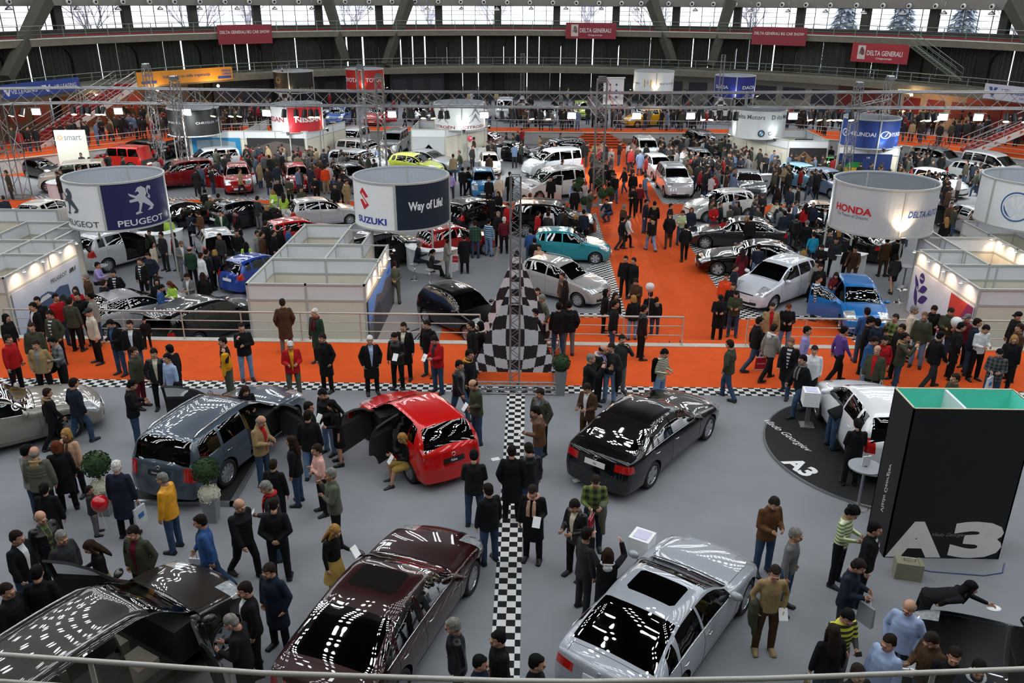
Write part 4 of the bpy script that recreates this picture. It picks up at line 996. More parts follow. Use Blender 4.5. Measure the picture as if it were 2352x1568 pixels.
# ---- trusses
def truss(e,p,q,w=.5,nm='truss_section',m=M_alu,r=.025,rb=.012,bay=.5,h=None):
    h=h or w; p,q=Vector(p),Vector(q); d=q-p; L=d.length; d.normalize()
    up=Vector((0,0,1)) if abs(d.z)<.9 else Vector((0,1,0)); a=d.cross(up).normalized(); c=a.cross(d).normalized()
    cs=[(a*sx*w/2+c*sy*h/2) for sx,sy in ((-1,-1),(1,-1),(1,1),(-1,1))]; k=max(1,round(L/bay)); b=MB()
    for o in cs: b.tube([p+o,q+o],r,6)
    for i in range(4):
        o0,o1=cs[i],cs[(i+1)%4]
        for j in range(k):
            s0=p+d*L*j/k; s1=p+d*L*(j+1)/k
            b.tube([s0+(o0 if j%2 else o1),s1+(o1 if j%2 else o0)],rb,4,caps=False)
        for s in (p,q): b.tube([s+o0,s+o1],rb*1.3,4,caps=False)
    return b.obj(nm,m,e)
def truss_column(x,y,z0,z1,lab,w=.5,name='truss_column',head=True,bay=.5):
    e=empty(name,(x,y,z0),0,lab,'truss column'); H=z1-z0
    k=max(1,round(H/2.5))
    for i in range(k): truss(e,(0,0,.06+(H-.06)*i/k),(0,0,(H-.06)*(i+1)/k+.0),w,'column_section',bay=bay,r=.035,rb=.018)
    b=MB(); b.box(-w*.8,-w*.8,0,w*.8,w*.8,.05); b.obj('base_plate',M_alu,e)
    if head:
        b=MB()
        for s in (-1,1): b.box(-w*.55,s*w*.35-.05,H,w*.55,s*w*.35+.05,H+.12); b.tube([(-w*.4,s*w*.35,H+.18),(w*.4,s*w*.35,H+.18)],.09,8)
        b.obj('hoist_head',M_alu,e)
    return e
# near tower with checkered sails
e=empty('checkered_tower',(-.37,21.65,0),0,'slim aluminium truss tower with two checkered triangular sails on the near walkway','tower')
truss(e,(0,0,.05),(0,0,2.55),.26,'tower_section',r=.025,bay=.2); truss(e,(0,0,2.55),(0,0,4.95),.26,'tower_section',r=.025,bay=.2); truss(e,(0,0,4.95),(0,0,6.1),.26,'tower_section',r=.025,bay=.2)
truss(e,(-1.35,-.25,.15),(1.35,-.25,.15),.24,'base_truss',bay=.3); truss(e,(-1.35,3.1,.2),(1.35,3.1,.2),.24,'base_truss',bay=.3); truss(e,(-1.25,-.1,.15),(-1.25,3.0,.2),.24,'base_truss'); truss(e,(1.25,-.1,.15),(1.25,3.0,.2),.24,'base_truss')
def sail(parent,w,h,y,z0,N=58):
    """triangular printed sheet with a warped chequer"""
    b=MB()
    for i in range(N*2):
        for j in range(N*2):
            t0,t1=j/(2*N),(j+1)/(2*N); z0_,z1_=z0+h*t0,z0+h*t1
            xw0,xw1=w/2*(1-t0),w/2*(1-t1); u0,u1=-1+i/N,-1+(i+1)/N
            cx=(u0+u1)/2*w/2*(1-(t0+t1)/2); cz=h*(t0+t1)/2
            rr=math.hypot(cx,(cz-h*.36)*.8)/w; k=1+1.1*math.exp(-(rr*2.9)**2); th=(cx/k,(cz-h*.36)/k)
            c=(math.floor(th[0]/.27+.5)+math.floor(th[1]/.27+.5))%2
            b.add([(u0*xw0,y,z0_),(u1*xw0,y,z0_),(u1*xw1,y,z1_),(u0*xw1,y,z1_)],[(0,1,2,3)],c)
            b.add([(u0*xw0,y+.012,z0_),(u1*xw0,y+.012,z0_),(u1*xw1,y+.012,z1_),(u0*xw1,y+.012,z1_)],[(3,2,1,0)],c)
    b.obj('sail',[cm('#2a2224',None,.6),cm('#dcdce0',None,.6)],parent)
sail(e,2.55,3.0,.45,.32); sail(e,2.45,3.0,3.0,.32)
COLS=[(4.0,49.2,6.1),(-22.3,54.0,5.6),(-26.6,60.0,5.9),(-9.9,56.5,5.6),(-11.9,60.5,5.9),(20.6,55.2,5.4),(23.4,57.5,5.6)]
LB=['tall aluminium truss column standing beside the orange aisle','truss column in front of the far left red cars','leaning-looking truss column left of the black drum sign','nearer of two truss columns behind the dark teal drum sign','farther of two truss columns behind the dark teal drum sign','nearer truss column in front of the far blue drum sign','farther truss column crossing the far blue drum sign']
for (x,y,z),l in zip(COLS,LB): truss_column(x,y,-1,z,l,.55 if x==4.0 else .45)
truss_column(-31.2,50.0,-1,4.6,'broad lattice mast at the left edge beyond the booths',1.0,'lattice_mast',False,1.3)
for x,l in ((-.8,'distant checkered tower above the far walkway in the centre'),(17.0,'distant checkered tower right of the yellow car')):
    q=empty('checkered_tower',(x,78.5,0),0,l,'tower'); truss(q,(0,0,.1),(0,0,5.9),.3,'tower_section',bay=.4); sail(q,3.4,2.3,-.6,.15,14); truss(q,(-1.7,-.8,.15),(1.7,-.8,.15),.24,'base_truss')
for px,l in ((690,'distant checkered fabric tower over the gold lettered drum'),(1920,'distant checkered fabric tower beside the blue lettered drum')):
    p=G(px,245,0); q=empty('checkered_tower',(p.x,84,0),0,l,'tower'); truss(q,(0,0,.1),(0,0,4.4),.9,'tower_section',bay=.9); sail(q,1.6,4.0,-.55,.3,14)
# lighting gantry ring of straight truss runs
def gp(px,py,z): return G(px,py,z)
gt=empty('lighting_gantry',(0,0,4.15),0,'long grey lighting truss spanning the whole hall above the far crowd','truss')
GY=[(-38,53.0,.38),(-30,57.0,.2),(-22.3,57.5,.08),(-10.5,58.2,-.05),(4.0,57.8,0),(14,56.6,.2),(23,54.5,.5),(38,50.0,1.0)]
for a,bq in zip(GY,GY[1:]):
    truss(gt,a,bq,.95,'truss_run',m=mat('dull_aluminium',hexc('#9c9ea0'),.45,metal=.5,noise=.08,nscale=12),r=.055,rb=.026,bay=1.0,h=.95)
truss(gt,(-22.3,54,0),(-26.6,60,0),.5,'truss_run',bay=.6); truss(gt,(4,49.4,0.2),(4,57.6,0),.5,'truss_run',bay=.6); truss(gt,(20.6,55.2,-.2),(23.4,57.5,0),.5,'truss_run',bay=.6); truss(gt,(-9.9,56.5,0),(-11.9,60.5,0),.5,'truss_run',bay=.6)
def along(t):
    L=[0]; 
    for a,bq in zip(GY,GY[1:]): L.append(L[-1]+math.dist(a[:2],bq[:2]))
    s=t*L[-1]
    for i in range(len(GY)-1):
        if s<=L[i+1]: k=(s-L[i])/(L[i+1]-L[i]); return Vector((GY[i][0]+(GY[i+1][0]-GY[i][0])*k,GY[i][1]+(GY[i+1][1]-GY[i][1])*k,GY[i][2]+(GY[i+1][2]-GY[i][2])*k))
    return Vector((*GY[-1],0))
def gx(px,py,z):  # nearest gantry point that lies on this picture column
    g=G(px,py,z); best=min((along(i/400) for i in range(401)),key=lambda p:abs(math.atan2(p.x,p.y)-math.atan2(g.x,g.y))); return best
FL=[(92,262),(278,262),(434,261),(615,258),(905,255),(1116,257),(1313,258),(1458,262),(1583,264),(1818,269),(2152,279),(2235,280)]
for px,py in FL:
    p=gx(px,py,4.2); 
    e=empty('floodlight',(p.x,p.y-.55,p.z+3.2),0,'square white floodlight switched on under the long lighting truss','lamp','lit floodlights under the long truss')
    b=MB(); b.box(-.28,.05,-.2,.28,.2,.2); b.tube([(0,.1,.2),(0,.1,.75)],.03,5); b.box(-.32,-.25,.22,.32,.1,.26); b.obj('housing',M_alu,e)
    b=MB(); b.add([(-.24,.04,-.17),(.24,.04,-.17),(.24,-.02,.17),(-.24,-.02,.17)],[(0,1,2,3)]); b.obj('lamp_face',M_lampc,e)
    ld=bpy.data.lights.new('flood','AREA'); ld.energy=420; ld.size=.45; ld.color=(.95,1,.98); lo=bpy.data.objects.new('flood_light',ld); link(lo,e); lo.location=(0,-.08,-.05); lo.rotation_euler=(R(52),0,0)
CL=[(8,[6,42,60]),(182,[182,199,216,234,251]),(497,[497,514,537,555,574]),(640,[661,683,703,720,734]),(940,[940,952,972,992,1012,1030]),(1156,[1156,1177,1217,1237,1257]),(1611,[1611,1632,1651,1675,1690]),(1853,[1853,1872,1895,1913,1928,1946]),(2086,[2086,2112,2126,2141]),(2301,[2301,2320,2342])]
for _,xs in CL:
    for px in xs:
        p=gx(px,268,4.0); off=rng.uniform(-.1,.1)
        e=empty('par_can',(p.x,p.y-.35,p.z+3.42),rng.uniform(-.5,.5),'black stage spotlight hanging from the long truss','lamp','stage spotlights along the long truss')
        t=Vector((0,-.35,-.8)).normalized(); b=MB(); b.tube([Vector((0,0,0)),t*.5],[.15,.19],10); b.tube([(0,0,.0),(0,0,.32)],.02,5); b.obj('can',M_black,e,True,40)
        if px%3!=1:
            b=MB(); b.lathe([(0,0),(.17,0),(0,.005)],12,0,Matrix.Translation(t*.505)@t.to_track_quat('Z','Y').to_matrix().to_4x4()); b.obj('lens',mat('warm_lens',(1,.6,.3),.4,emit=(1,.62,.36),es=16),e)
        else:
            b=MB(); b.lathe([(0,0),(.17,0),(0,.005)],12,0,Matrix.Translation(t*.505)@t.to_track_quat('Z','Y').to_matrix().to_4x4()); b.obj('lens',M_black,e)
# warm stage wash on the pit floor (the beams of the can groups)
for (x,y,tx,ty,en) in ((-1,56.5,-1.5,36,5200),(6,56.5,6,38,4200),(-12,57,-13,44,3800),(17,55,17,42,3800),(-27,56,-26,45,3500)):
    ld=bpy.data.lights.new('stage_beam','SPOT'); ld.energy=en; ld.color=(1,.62,.38); ld.spot_size=R(34); ld.spot_blend=.9; ld.shadow_soft_size=.15
    lo=bpy.data.objects.new('stage_beam',ld); link(lo,gt); lo.location=Vector((x,y,3.6))-Vector(gt.location); lo.rotation_euler=(Vector((tx,ty,-1))-Vector((x,y,3.6))).to_track_quat('-Z','Y').to_euler()
# power cabinet on the truss
e=empty('power_cabinet',(4.9,59,3.75),0,'white open power distribution board with orange cable hanging on the truss','cabinet')
e.scale=(.72,)*3; b=MB(); b.box(0,0,0,1.9,.3,2.4); b.box(-.1,-.15,2.38,2.0,.4,2.45); b.obj('cabinet_body',M_panel,e); b=MB()
for i in range(3):
    for j in range(2): b.lathe([(.1,0),(.1,.06),(0,.06)],10,0,Matrix.Translation((.6+j*.6,0,.7+i*.55))@Matrix.Rotation(PI/2,4,'X'))
b.obj('socket',cm('#3c4a78'),e); b=MB(); b.tube([(.4+.15*math.sin(i*.5)+i*.03,-.12,2.1-i*.14) for i in range(20)],.035,6); b.obj('cable',cm('#c9581c'),e,True)
# ---- banners hung on the galleries
def banner(name,lab,x0,y0,x1,y1,hgt,Rr,col,texts=(),shapes=()):
    p=CYL(x0,y0,Rr); q=CYL(x1,y1,Rr); U=Vector((q.x-p.x,q.y-p.y,0)); w=U.length; z=(p.z+q.z)/2
    e=None; mp=plane_map((p.x,p.y,z-hgt),U,(0,0,1),0); b=MB(); qd=[(0,0),(w,0),(w,hgt),(0,hgt)]
    b.add([mp(x,y,0) for x,y in qd]+[mp(x,y,.03) for x,y in qd],[(3,2,1,0),(4,5,6,7),(0,1,5,4),(1,2,6,5),(2,3,7,6),(3,0,4,7)])
    o=b.obj(name,cm(col),None); tag(o,lab,'banner')
    for s,x,y,wd,h,c in texts: text_obj('lettering',s,wd*w if wd else None,h*hgt,lambda a,bb,x=x,y=y:mp(a+x*w,bb+y*hgt,.05),cm(c),o,.015)
    for nm,poly,c in shapes: bb=MB(); bb.add([mp(x*w,y*hgt,.045) for x,y in poly],[tuple(range(len(poly)))]); bb.obj(nm,cm(c),o)
    return o
LIONSQ=[('emblem_square',[(.11,.15),(.25,.15),(.25,.88),(.11,.88)],'#c9b9b4'),('emblem_figure',[(.13,.4),(.16,.75),(.19,.8),(.23,.6),(.235,.4),(.2,.35),(.17,.42)],'#7c3038')]
banner('wall_banner','red banner reading BG CAR SHOW on the upper gallery, left of centre',497,57,622,56,1.75,41.1,'#852832',[('DELTA GENERALI BG CAR SHOW',.5,.62,.92,.16,'#d8cfcf')])
banner('wall_banner','red insurer banner hanging on the upper gallery above the centre',1300,52,1416,52,1.62,41.1,'#852832',[('DELTA GENERALI',.59,.52,.62,.26,'#d8cfcf'),('Osiguranje',.59,.22,.28,.13,'#d8cfcf')],LIONSQ)
banner('wall_banner','red banner reading BG CAR SHOW on the upper gallery, right of centre',1730,61,1855,65,1.65,41.1,'#852832',[('DELTA GENERALI BG CAR SHOW',.5,.65,.92,.16,'#d8cfcf')])
banner('wall_banner','red insurer banner beside the metal stair on the right',1960,97,2091,104,1.65,41.1,'#9c2630',[('DELTA GENERALI',.59,.5,.62,.26,'#e0d8d8'),('Osiguranje',.59,.22,.28,.13,'#e0d8d8')],LIONSQ)
banner('wall_banner','blue leasing banner on the lower gallery railing at the far left',0,192,180,180,1.05,39.5,'#27458f',[('VB LEASING',.26,.45,.32,.3,'#c9d2e4'),('VB LEASING',.80,.5,.3,.3,'#c9d2e4')],[('emblem',[(.48,.7),(.54,.7),(.56,.4),(.58,.7),(.6,.7),(.57,.2),(.55,.2)],'#c9d2e4'),('emblem',[(.01,.7),(.05,.7),(.065,.4),(.08,.7),(.1,.7),(.075,.2),(.055,.2)],'#c9d2e4')])
banner('wall_banner','long orange banner reading nasa inspiracija on the lower gallery',311,165,532,154,1.15,39.5,'#c98a2a',[('Vaši snovi su naša inspiracija',.5,.5,.5,.3,'#4b4f7a'),('PIRAEUS',.93,.72,.1,.18,'#3a55a0'),('LEASING',.93,.48,.1,.18,'#3a55a0'),('PIRAEUS',.11,.72,.1,.18,'#3a55a0')],[('logo_bar',[(.83,.12),(.98,.12),(.98,.32),(.83,.32)],'#2c4590'),('logo_bar',[(.04,.12),(.19,.12),(.19,.32),(.04,.32)],'#2c4590')])
banner('wall_banner','white and blue bank banner on the lower gallery at the right edge',2264,193,2400,203,1.15,39.4,'#b9bfcd',[('VOLKSBANK',.6,.6,.58,.3,'#2c4a8c'),('SRBIJA',.75,.22,.24,.2,'#6b7fae')],[('emblem',[(.08,.8),(.14,.8),(.16,.45),(.18,.8),(.24,.8),(.17,.15),(.15,.15)],'#2c4a8c')])
ex=banner('exit_sign','small lit exit sign with the word IZLAZ under the lower gallery',2063,204,2092,206,.36,39.3,'#cfe0c8',[('IZLAZ',.5,.5,.55,.55,'#3c5a40')])
# ---- metal stair on the right gallery
e=empty('metal_stair',CYL(2100,102,40.4),0,'grey-green open metal stair from the upper gallery down to the lower one','stairs'); O=Vector(e.location)
p=CYL(2095,104,40.6)-O; q=CYL(2200,183,40.2)-O
for s in (-.45,.45):
    off=Vector((.2*s,-s,0)); b=MB(); b.tube([p+off,q+off],.08,4); b.obj('stringer',M_railg,e); b=MB(); b.tube([p+off+Vector((0,0,.95)),q+off+Vector((0,0,.95))],.03,5); b.tube([p+off+Vector((0,0,.5)),q+off+Vector((0,0,.5))],.02,5)
    for i in range(5): c=p.lerp(q,i/4)+off; b.tube([c,c+Vector((0,0,.95))],.02,5)
    b.obj('handrail',M_railg,e)
for i in range(18): c=p.lerp(q,(i+.5)/18); b=MB(); b.box(c.x-.13,c.y-.45,c.z-.02,c.x+.13,c.y+.45,c.z+.02); b.obj('tread',M_railg,e)
# ---- red carpeted side stairs with white stringers
def side_stair(lab,pb,pt_,w):
    e=empty('red_staircase',pb,0,lab,'stairs'); O=Vector(pb); d=Vector(pt_)-O; n=20; hv=Vector((d.x,d.y,0)).normalized(); sd=Vector((-hv.y,hv.x,0))
    if sd.y>0: sd=-sd
    for i in range(n):
        c=d*(i/n); c2=d*((i+1)/n); b=MB(); z0=c.z; z1=c2.z
        A=[c,c2,c2+sd*w,c+sd*w]; v=[(a.x,a.y,z1-.04) for a in A]+[(a.x,a.y,z1) for a in A]+[(a.x,a.y,z0) for a in (A[0],A[3])]
        b.add(v,[(4,5,6,7),(0,3,2,1),(0,1,5,4),(3,7,6,2),(8,9,7,4)]); b.obj('tread',cm('#8a2018',None,.9),e)
    for s in (0,w):
        b=MB(); v=[sd*s+Vector((0,0,-.35)),d+sd*s+Vector((0,0,-.35)),d+sd*s+Vector((0,0,.12)),sd*s+Vector((0,0,.12))]; n_=-sd*.06 if s==0 else sd*.06
        b.add([*v,*[a+n_ for a in v]],[(0,1,2,3),(7,6,5,4),(0,4,5,1),(1,5,6,2),(2,6,7,3),(3,7,4,0)]); st=b.obj('stringer',cm('#d8cfc9'),e)
        if s:
            for i in range(9):
                c=d*((i+.5)/9)+sd*(s+.07); u=d.normalized(); up=Vector((0,0,1)); bb=MB(); bb.add([c-u*.16-up*.18,c+u*.16-up*.1,c-u*.1+up*.06],[(0,1,2)]); bb.obj('arrow',cm('#c04a28'),st)
        b=MB(); b.tube([sd*s+Vector((0,0,1.0)),d+sd*s+Vector((0,0,1.0))],.035,6); b.tube([sd*s+Vector((0,0,.6)),d+sd*s+Vector((0,0,.6))],.02,6); b.tube([sd*s+Vector((0,0,.3)),d+sd*s+Vector((0,0,.3))],.02,6)
        for i in range(7): c=d*(i/6)+sd*s; b.tube([c,c+Vector((0,0,1.0))],.025,5)
        b.obj('handrail',M_alu,e)
side_stair('long red staircase with white stringer rising on the far left',tuple(G(38,338,0)),(CYL(268,190,39.9).x,CYL(268,190,39.9).y,3.6),2.0)
side_stair('red staircase with white arrow stringer at the right edge',tuple(G(2205,345,0)),(G(2205,345,0).x+6.5,G(2205,345,0).y-1.5,3.6),1.8)
# dark stalls under the lower gallery and lit displays
DISP=[(30,'#5a4636',7,'warm brown bar stall under the far left gallery'),(250,'#6b3a1c',9,'warm orange stall front under the left gallery'),(380,'#4a3a2c',5,'brown stall front behind the black drum sign'),(560,'#2c3038',6,'dark stall front behind the red drum sign'),(760,'#22252c',6,'dark stall front under the far gallery left of centre'),(960,'#262a30',6,'dark stall front under the far gallery behind the chevron drum'),(1600,'#8b8a84',8,'pale stall front behind the diamond drum sign'),(1820,'#a09a8e',9,'pale wall stall behind the far blue drum'),(1990,'#6d4438',6,'reddish stall front under the right gallery'),(2150,'#b59a80',7,'peach lit stall wall under the right gallery'),(2290,'#a8352a',6,'red poster stall under the right gallery')]
for px,col,w,lab in DISP:
    a=ang(CYL(px,220,42.0)); p=cp(a,42.2,0); b=MB(); b.box(-w/2,-.1,0,w/2,.1,2.85); o=b.obj('stall_wall',cm(col),None); o.location=p; o.rotation_euler=(0,0,-a); tag(o,lab,'stall')
    b=MB()
    for i in range(3): b.box(-w/2+.4+i*w/3,-.16,.9+.3*(i%2),-w/2+w/3+i*w/3-.3,-.1,2.3); 
    b.obj('display_panel',cm(['#3c3a44','#8a5a2c','#7a2018','#c0b8aa'][px%4]),o)
for x,y in ((-33,76),(-29,80),(-36,71),(33,76)):
    ld=bpy.data.lights.new('stall_light','POINT'); ld.energy=260; ld.color=(1,.62,.32); ld.shadow_soft_size=.3; lo=bpy.data.objects.new('stall_lamp',ld); link(lo); lo.location=(x,y,2.6); 
    o=MB(); o.lathe([(0,-.12),(.1,-.1),(.14,0),(.05,.12)],10); q=o.obj('stall_lamp',M_lamp); q.location=(x,y,2.85); tag(q,'small warm pendant lamp over the crowd under the side gallery','lamp','warm pendants under the galleries'); lo.parent=q; lo.location=(0,0,-.2)
# ---- near props
e=empty('black_platform',(-7.62,18.1,0),0,'low black car platform with silver edge under the grey estate car','platform')
b=MB(); b.box(-1.15,-2.6,.0,1.15,2.6,.09); b.obj('deck',M_blackm,e)
b=MB(); b.box(-1.2,-2.65,0,1.2,-2.58,.11); b.box(1.13,-2.65,0,1.2,2.65,.11); b.box(-1.2,-2.65,0,-1.13,2.65,.11); b.obj('edge_strip',M_alu,e)
e=empty('round_black_stage',(8.85,18.35,0),0,'low round black stage with white lettering under the white hatchback','stage')
b=MB(); b.lathe([(2.87,0),(2.87,.05),(0,.05)],72); b.obj('stage_disc',M_blackm,e,False); b=MB(); b.lathe([(2.85,0),(2.89,.0),(2.89,.055),(2.85,.055)],72,caps=False); b.obj('edge_strip',M_alu,e)
def handsign(nm,mp,h,m,par):
    text_obj(nm,'Vlado Georgiev',None,h,mp,m,par,.0,.5)
r_=R(-68)
def stg(px_,py_,ang_,h_):
    c=Vector((px_,py_)); ca,sa=math.cos(ang_),math.sin(ang_); return lambda x,y:Vector((c.x+x*ca-y*sa,c.y+x*sa+y*ca,.056))
cA=G(1838,1072,.05)-Vector((8.85,18.35,0)); cV=G(1812,1000,.05)-Vector((8.85,18.35,0))
text_obj('stage_lettering','A3',None,.52,stg(cA.x,cA.y,R(-62),.5),M_lett,e,.04); handsign('stage_lettering',stg(cV.x-.05,cV.y,R(-68),.2),.26,M_lett,e)
# A3 tower
e=empty('display_tower',(7.17,14.04,0),0,'tall open-topped black display box with two huge white characters on its front','display box')
t=.03; w,d,h=2.28,.9,3.33
b=MB(); b.box(0,0,0,w,t,h); b.box(0,0,0,t,d,h); b.box(w-t,0,0,w,d,h); b.box(0,d-t,0,w,d,h); b.obj('outer_shell',mat('tower_black',(.009,.009,.009),.65,noise=.15,nscale=3),e)
b=MB(); b.box(t,t,1.2,t+.01,d-t,h-.005); b.box(t,d-t-.01,1.2,w-t,d-t,h-.005); b.box(w-t-.01,t,1.2,w-t,d-t,h-.005); b.box(t,t,1.2,w-t,t+.01,h-.005); b.box(t,t,1.19,w-t,d-t,1.2); b.obj('teal_lining',cm('#6fe8d2'),e)
b=MB(); b.box(.95,t,1.2,1.0,d-t,h-.01); b.obj('divider',M_panel,e)
b=MB(); b.box(-.005,-.005,h-.006,w+.005,.025,h+.006); b.box(-.005,0,h-.006,.025,d,h+.006); b.box(w-.02,0,h-.006,w+.005,d,h+.006); b.box(0,d-.03,h-.006,w,d+.005,h+.006); b.obj('top_edge',cm('#cbbf9c'),e)
A3=lambda x,y:Vector((x,-.004,y)); M_a3=cm('#f8f6ee')
b=MB()
Apoly=[(0,.02),(.0,.22),(.5,.86),(.78,.86),(1.12,.02),(.88,.02),(.80,.16),(.42,.16)]
text_obj('big_lettering','A',1.10,.84,lambda x,y:A3(x+.575,y+.44),M_a3,e,.06); text_obj('big_lettering','3',1.02,.86,lambda x,y:A3(x+1.76,y+.45),M_a3,e,.06)
handsign('signature',lambda x,y:Vector((x+1.2,-.012,y+.56)),.10,cm('#9a9a96'),e)
text_obj('signature','Vlado Georgiev',None,.16,lambda x,y:Vector((-.004,.30-y*1.0+.15,x+1.35)),M_lett,e,0,.5)
# grey steel box with handle
e=empty('steel_case',(7.38,13.45,0),R(-12),'beige steel case with handle standing by the black display box','case')
b=MB(); b.box(-.24,-.13,0,.24,.13,.36); b.box(-.245,-.14,0,-.17,.14,.37); b.box(.17,-.14,0,.245,.14,.37); b.obj('case_body',cm('#8d8872'),e); b=MB(); b.tube([(-.1,0,.36),(-.1,0,.43),(.1,0,.43),(.1,0,.36)],.012,6); b.obj('handle',M_alu,e)
e=MB(); e.tube([(7.6,13.75,.01),(7.9,13.6,.01),(8.4,13.55,.01),(8.9,13.5,.01),(9.3,13.6,.01),(9.5,13.9,.01)],.012,6); tag(e.obj('floor_cable',cm('#3c4a7a'),None,True),'blue cable lying along the foot of the black display box','cable')
def cube_plinth(p,ry,lab,leg=False):
    e=empty('info_plinth',p,ry,lab,'info stand'); b=MB(); b.box(-.2,-.2,.62,.2,.2,1.02); b.obj('plinth_cube',M_swhite,e); b=MB(); b.box(-.05,-.05,.02,.05,.05,.62); b.box(-.18,-.18,0,.18,.18,.02); b.obj('stand_leg',M_alu,e); b=MB(); b.box(-.14,-.14,1.02,.14,.14,1.03); b.obj('info_sheet',cm('#c9c8e0'),e)
p=G(1852,976,.05); cube_plinth((p.x,p.y,.05),R(-8),'white cube info stand at the rim of the round black stage')
p=G(1468,1330,0); cube_plinth((p.x,p.y,0),R(-30),'white cube info stand by the bonnet of the silver fastback')
def round_table(p,lab,r=.35,h=1.05,card=True):
    e=empty('bistro_table',p,0,lab,'table'); b=MB(); b.lathe([(r,h-.03),(r,h),(0,h)],32); b.obj('tabletop',cm('#8f9398'),e); b=MB(); b.tube([(0,0,.02),(0,0,h-.03)],.035,10); b.lathe([(.22,0),(.2,.02),(0,.03)],20); b.obj('pedestal',M_alu,e)
    return e
p=G(1970,1165,0); round_table((p.x,p.y,0),'round grey bistro table in front of the round black stage')
c=empty('table_card',(p.x,p.y,1.05),R(15),'white card holder standing on the grey bistro table','card holder'); b=MB(); b.box(-.1,-.01,.02,.1,.01,.24); b.obj('card',M_swhite,c); b=MB(); b.lathe([(.05,0),(.04,.02),(0,.03)],12); b.tube([(0,0,0),(0,0,.3)],.005,4); b.obj('holder',M_chrome if 'M_chrome' in globals() else M_alu,c)
def topiary(p,kind,lab,group=None):
    e=empty('potted_boxwood',p,0,lab,'potted plant',group); rg=random.Random(int(p[0]*100))
    def ball(cz,r,nm,m,n=420):
        b=MB(); b.add(*icov(r*.9,(0,0,cz)))
        for i in range(n):
            z=rg.uniform(-1,1); a=rg.uniform(0,2*PI); s=math.sqrt(1-z*z); d=Vector((s*math.cos(a),s*math.sin(a),z)); c=Vector((0,0,cz))+d*r*rg.uniform(.88,1.02); t=d.orthogonal().normalized(); u=d.cross(t); k=r*.13; q=rg.uniform(0,PI); t2=t*math.cos(q)+u*math.sin(q); b.add([c-t2*k,c+d*k*.9,c+t2*k],[(0,1,2)])
        b.obj(nm,m,e)
    b=MB(); hp_=.75 if kind!='tree' else .62; b.tube([(0,0,0),(0,0,hp_)],[.15,.235],4); b.obj('planter',M_pot,e)
    if kind=='ball': ball(hp_+.22,.25,'foliage',M_green)
    else:
        b=MB(); b.tube([(0,0,hp_),(0,0,hp_+.4)],.02,6); b.obj('stem',cm('#5a4a30'),e); ball(hp_+.62,.28,'foliage',M_green)
        if kind=='tree': ball(hp_+.04,.22,'white_flowers',cm('#cfcdb8'),300)
    return e
def icov(r,c):
    b=MB(); v=[];f=[];n,k=12,8
    for i in range(k+1):
        t=PI*i/k
        for j in range(n): q=2*PI*j/n; v.append((c[0]+r*math.sin(t)*math.cos(q),c[1]+r*math.sin(t)*math.sin(q),c[2]+r*math.cos(t)))
    for i in range(k):
        for j in range(n): f.append((i*n+j,(i+1)*n+j,(i+1)*n+(j+1)%n,i*n+(j+1)%n))
    return v,f
p=G(1287,905,0); topiary((p.x,p.y,0),'ball','clipped boxwood ball in a tall grey planter right of the checkered tower')
p=G(490,1195,0); topiary((p.x,p.y,0),'tree','round boxwood standard with white flowers at the corner of the black platform')
p=G(245,1180,0); topiary((p.x,p.y,0),'tree','round boxwood standard at the left corner of the black platform')
for px,py in ((1322,455),(1341,470),(1330,440),(1382,470),(1398,465),(1378,440)):
    p=G(px,py+30,-1); topiary((p.x,p.y,-1),'ball' if px%2 else 'standard','small potted boxwood at the foot of the tall truss column by the aisle','boxwoods round the aisle column')
# white balloons and red balloon
def balloon(px,py,z,col,lab,r=.16,down=1.0):
    p=G(px,py,z); e=empty('balloon',p,0,lab,'balloon'); b=MB(); b.lathe([(.012,-r*1.28),(r*.45,-r*1.0),(r*.8,-r*.55),(r*.98,0),(r*.9,r*.45),(r*.6,r*.85),(.0,r*1.02)],20); b.obj('balloon_skin',mat('balloon_'+col.strip('#'),hexc(col),.2,coat=.6,noise=.02,nscale=5),e,True); b=MB(); b.tube([(0,0,-r*1.28),(.02,.02,-r*1.28-down)],.004,4); b.obj('string',M_swhite,e); return e
balloon(1493,659,1.25,'#d5c9c9','white balloon with red print above the walkers in the aisle')
balloon(2197,740,1.5,'#d8d8d8','white balloon held in the crowd in front of the purple mural',.17,.5)
balloon(229,1156,1.0,'#b8101c','red balloon held by the small child on the left',.17,.4)
balloon(1079,318,1.0,'#d0485c','small pink balloon near the chevron drum',.2,1)
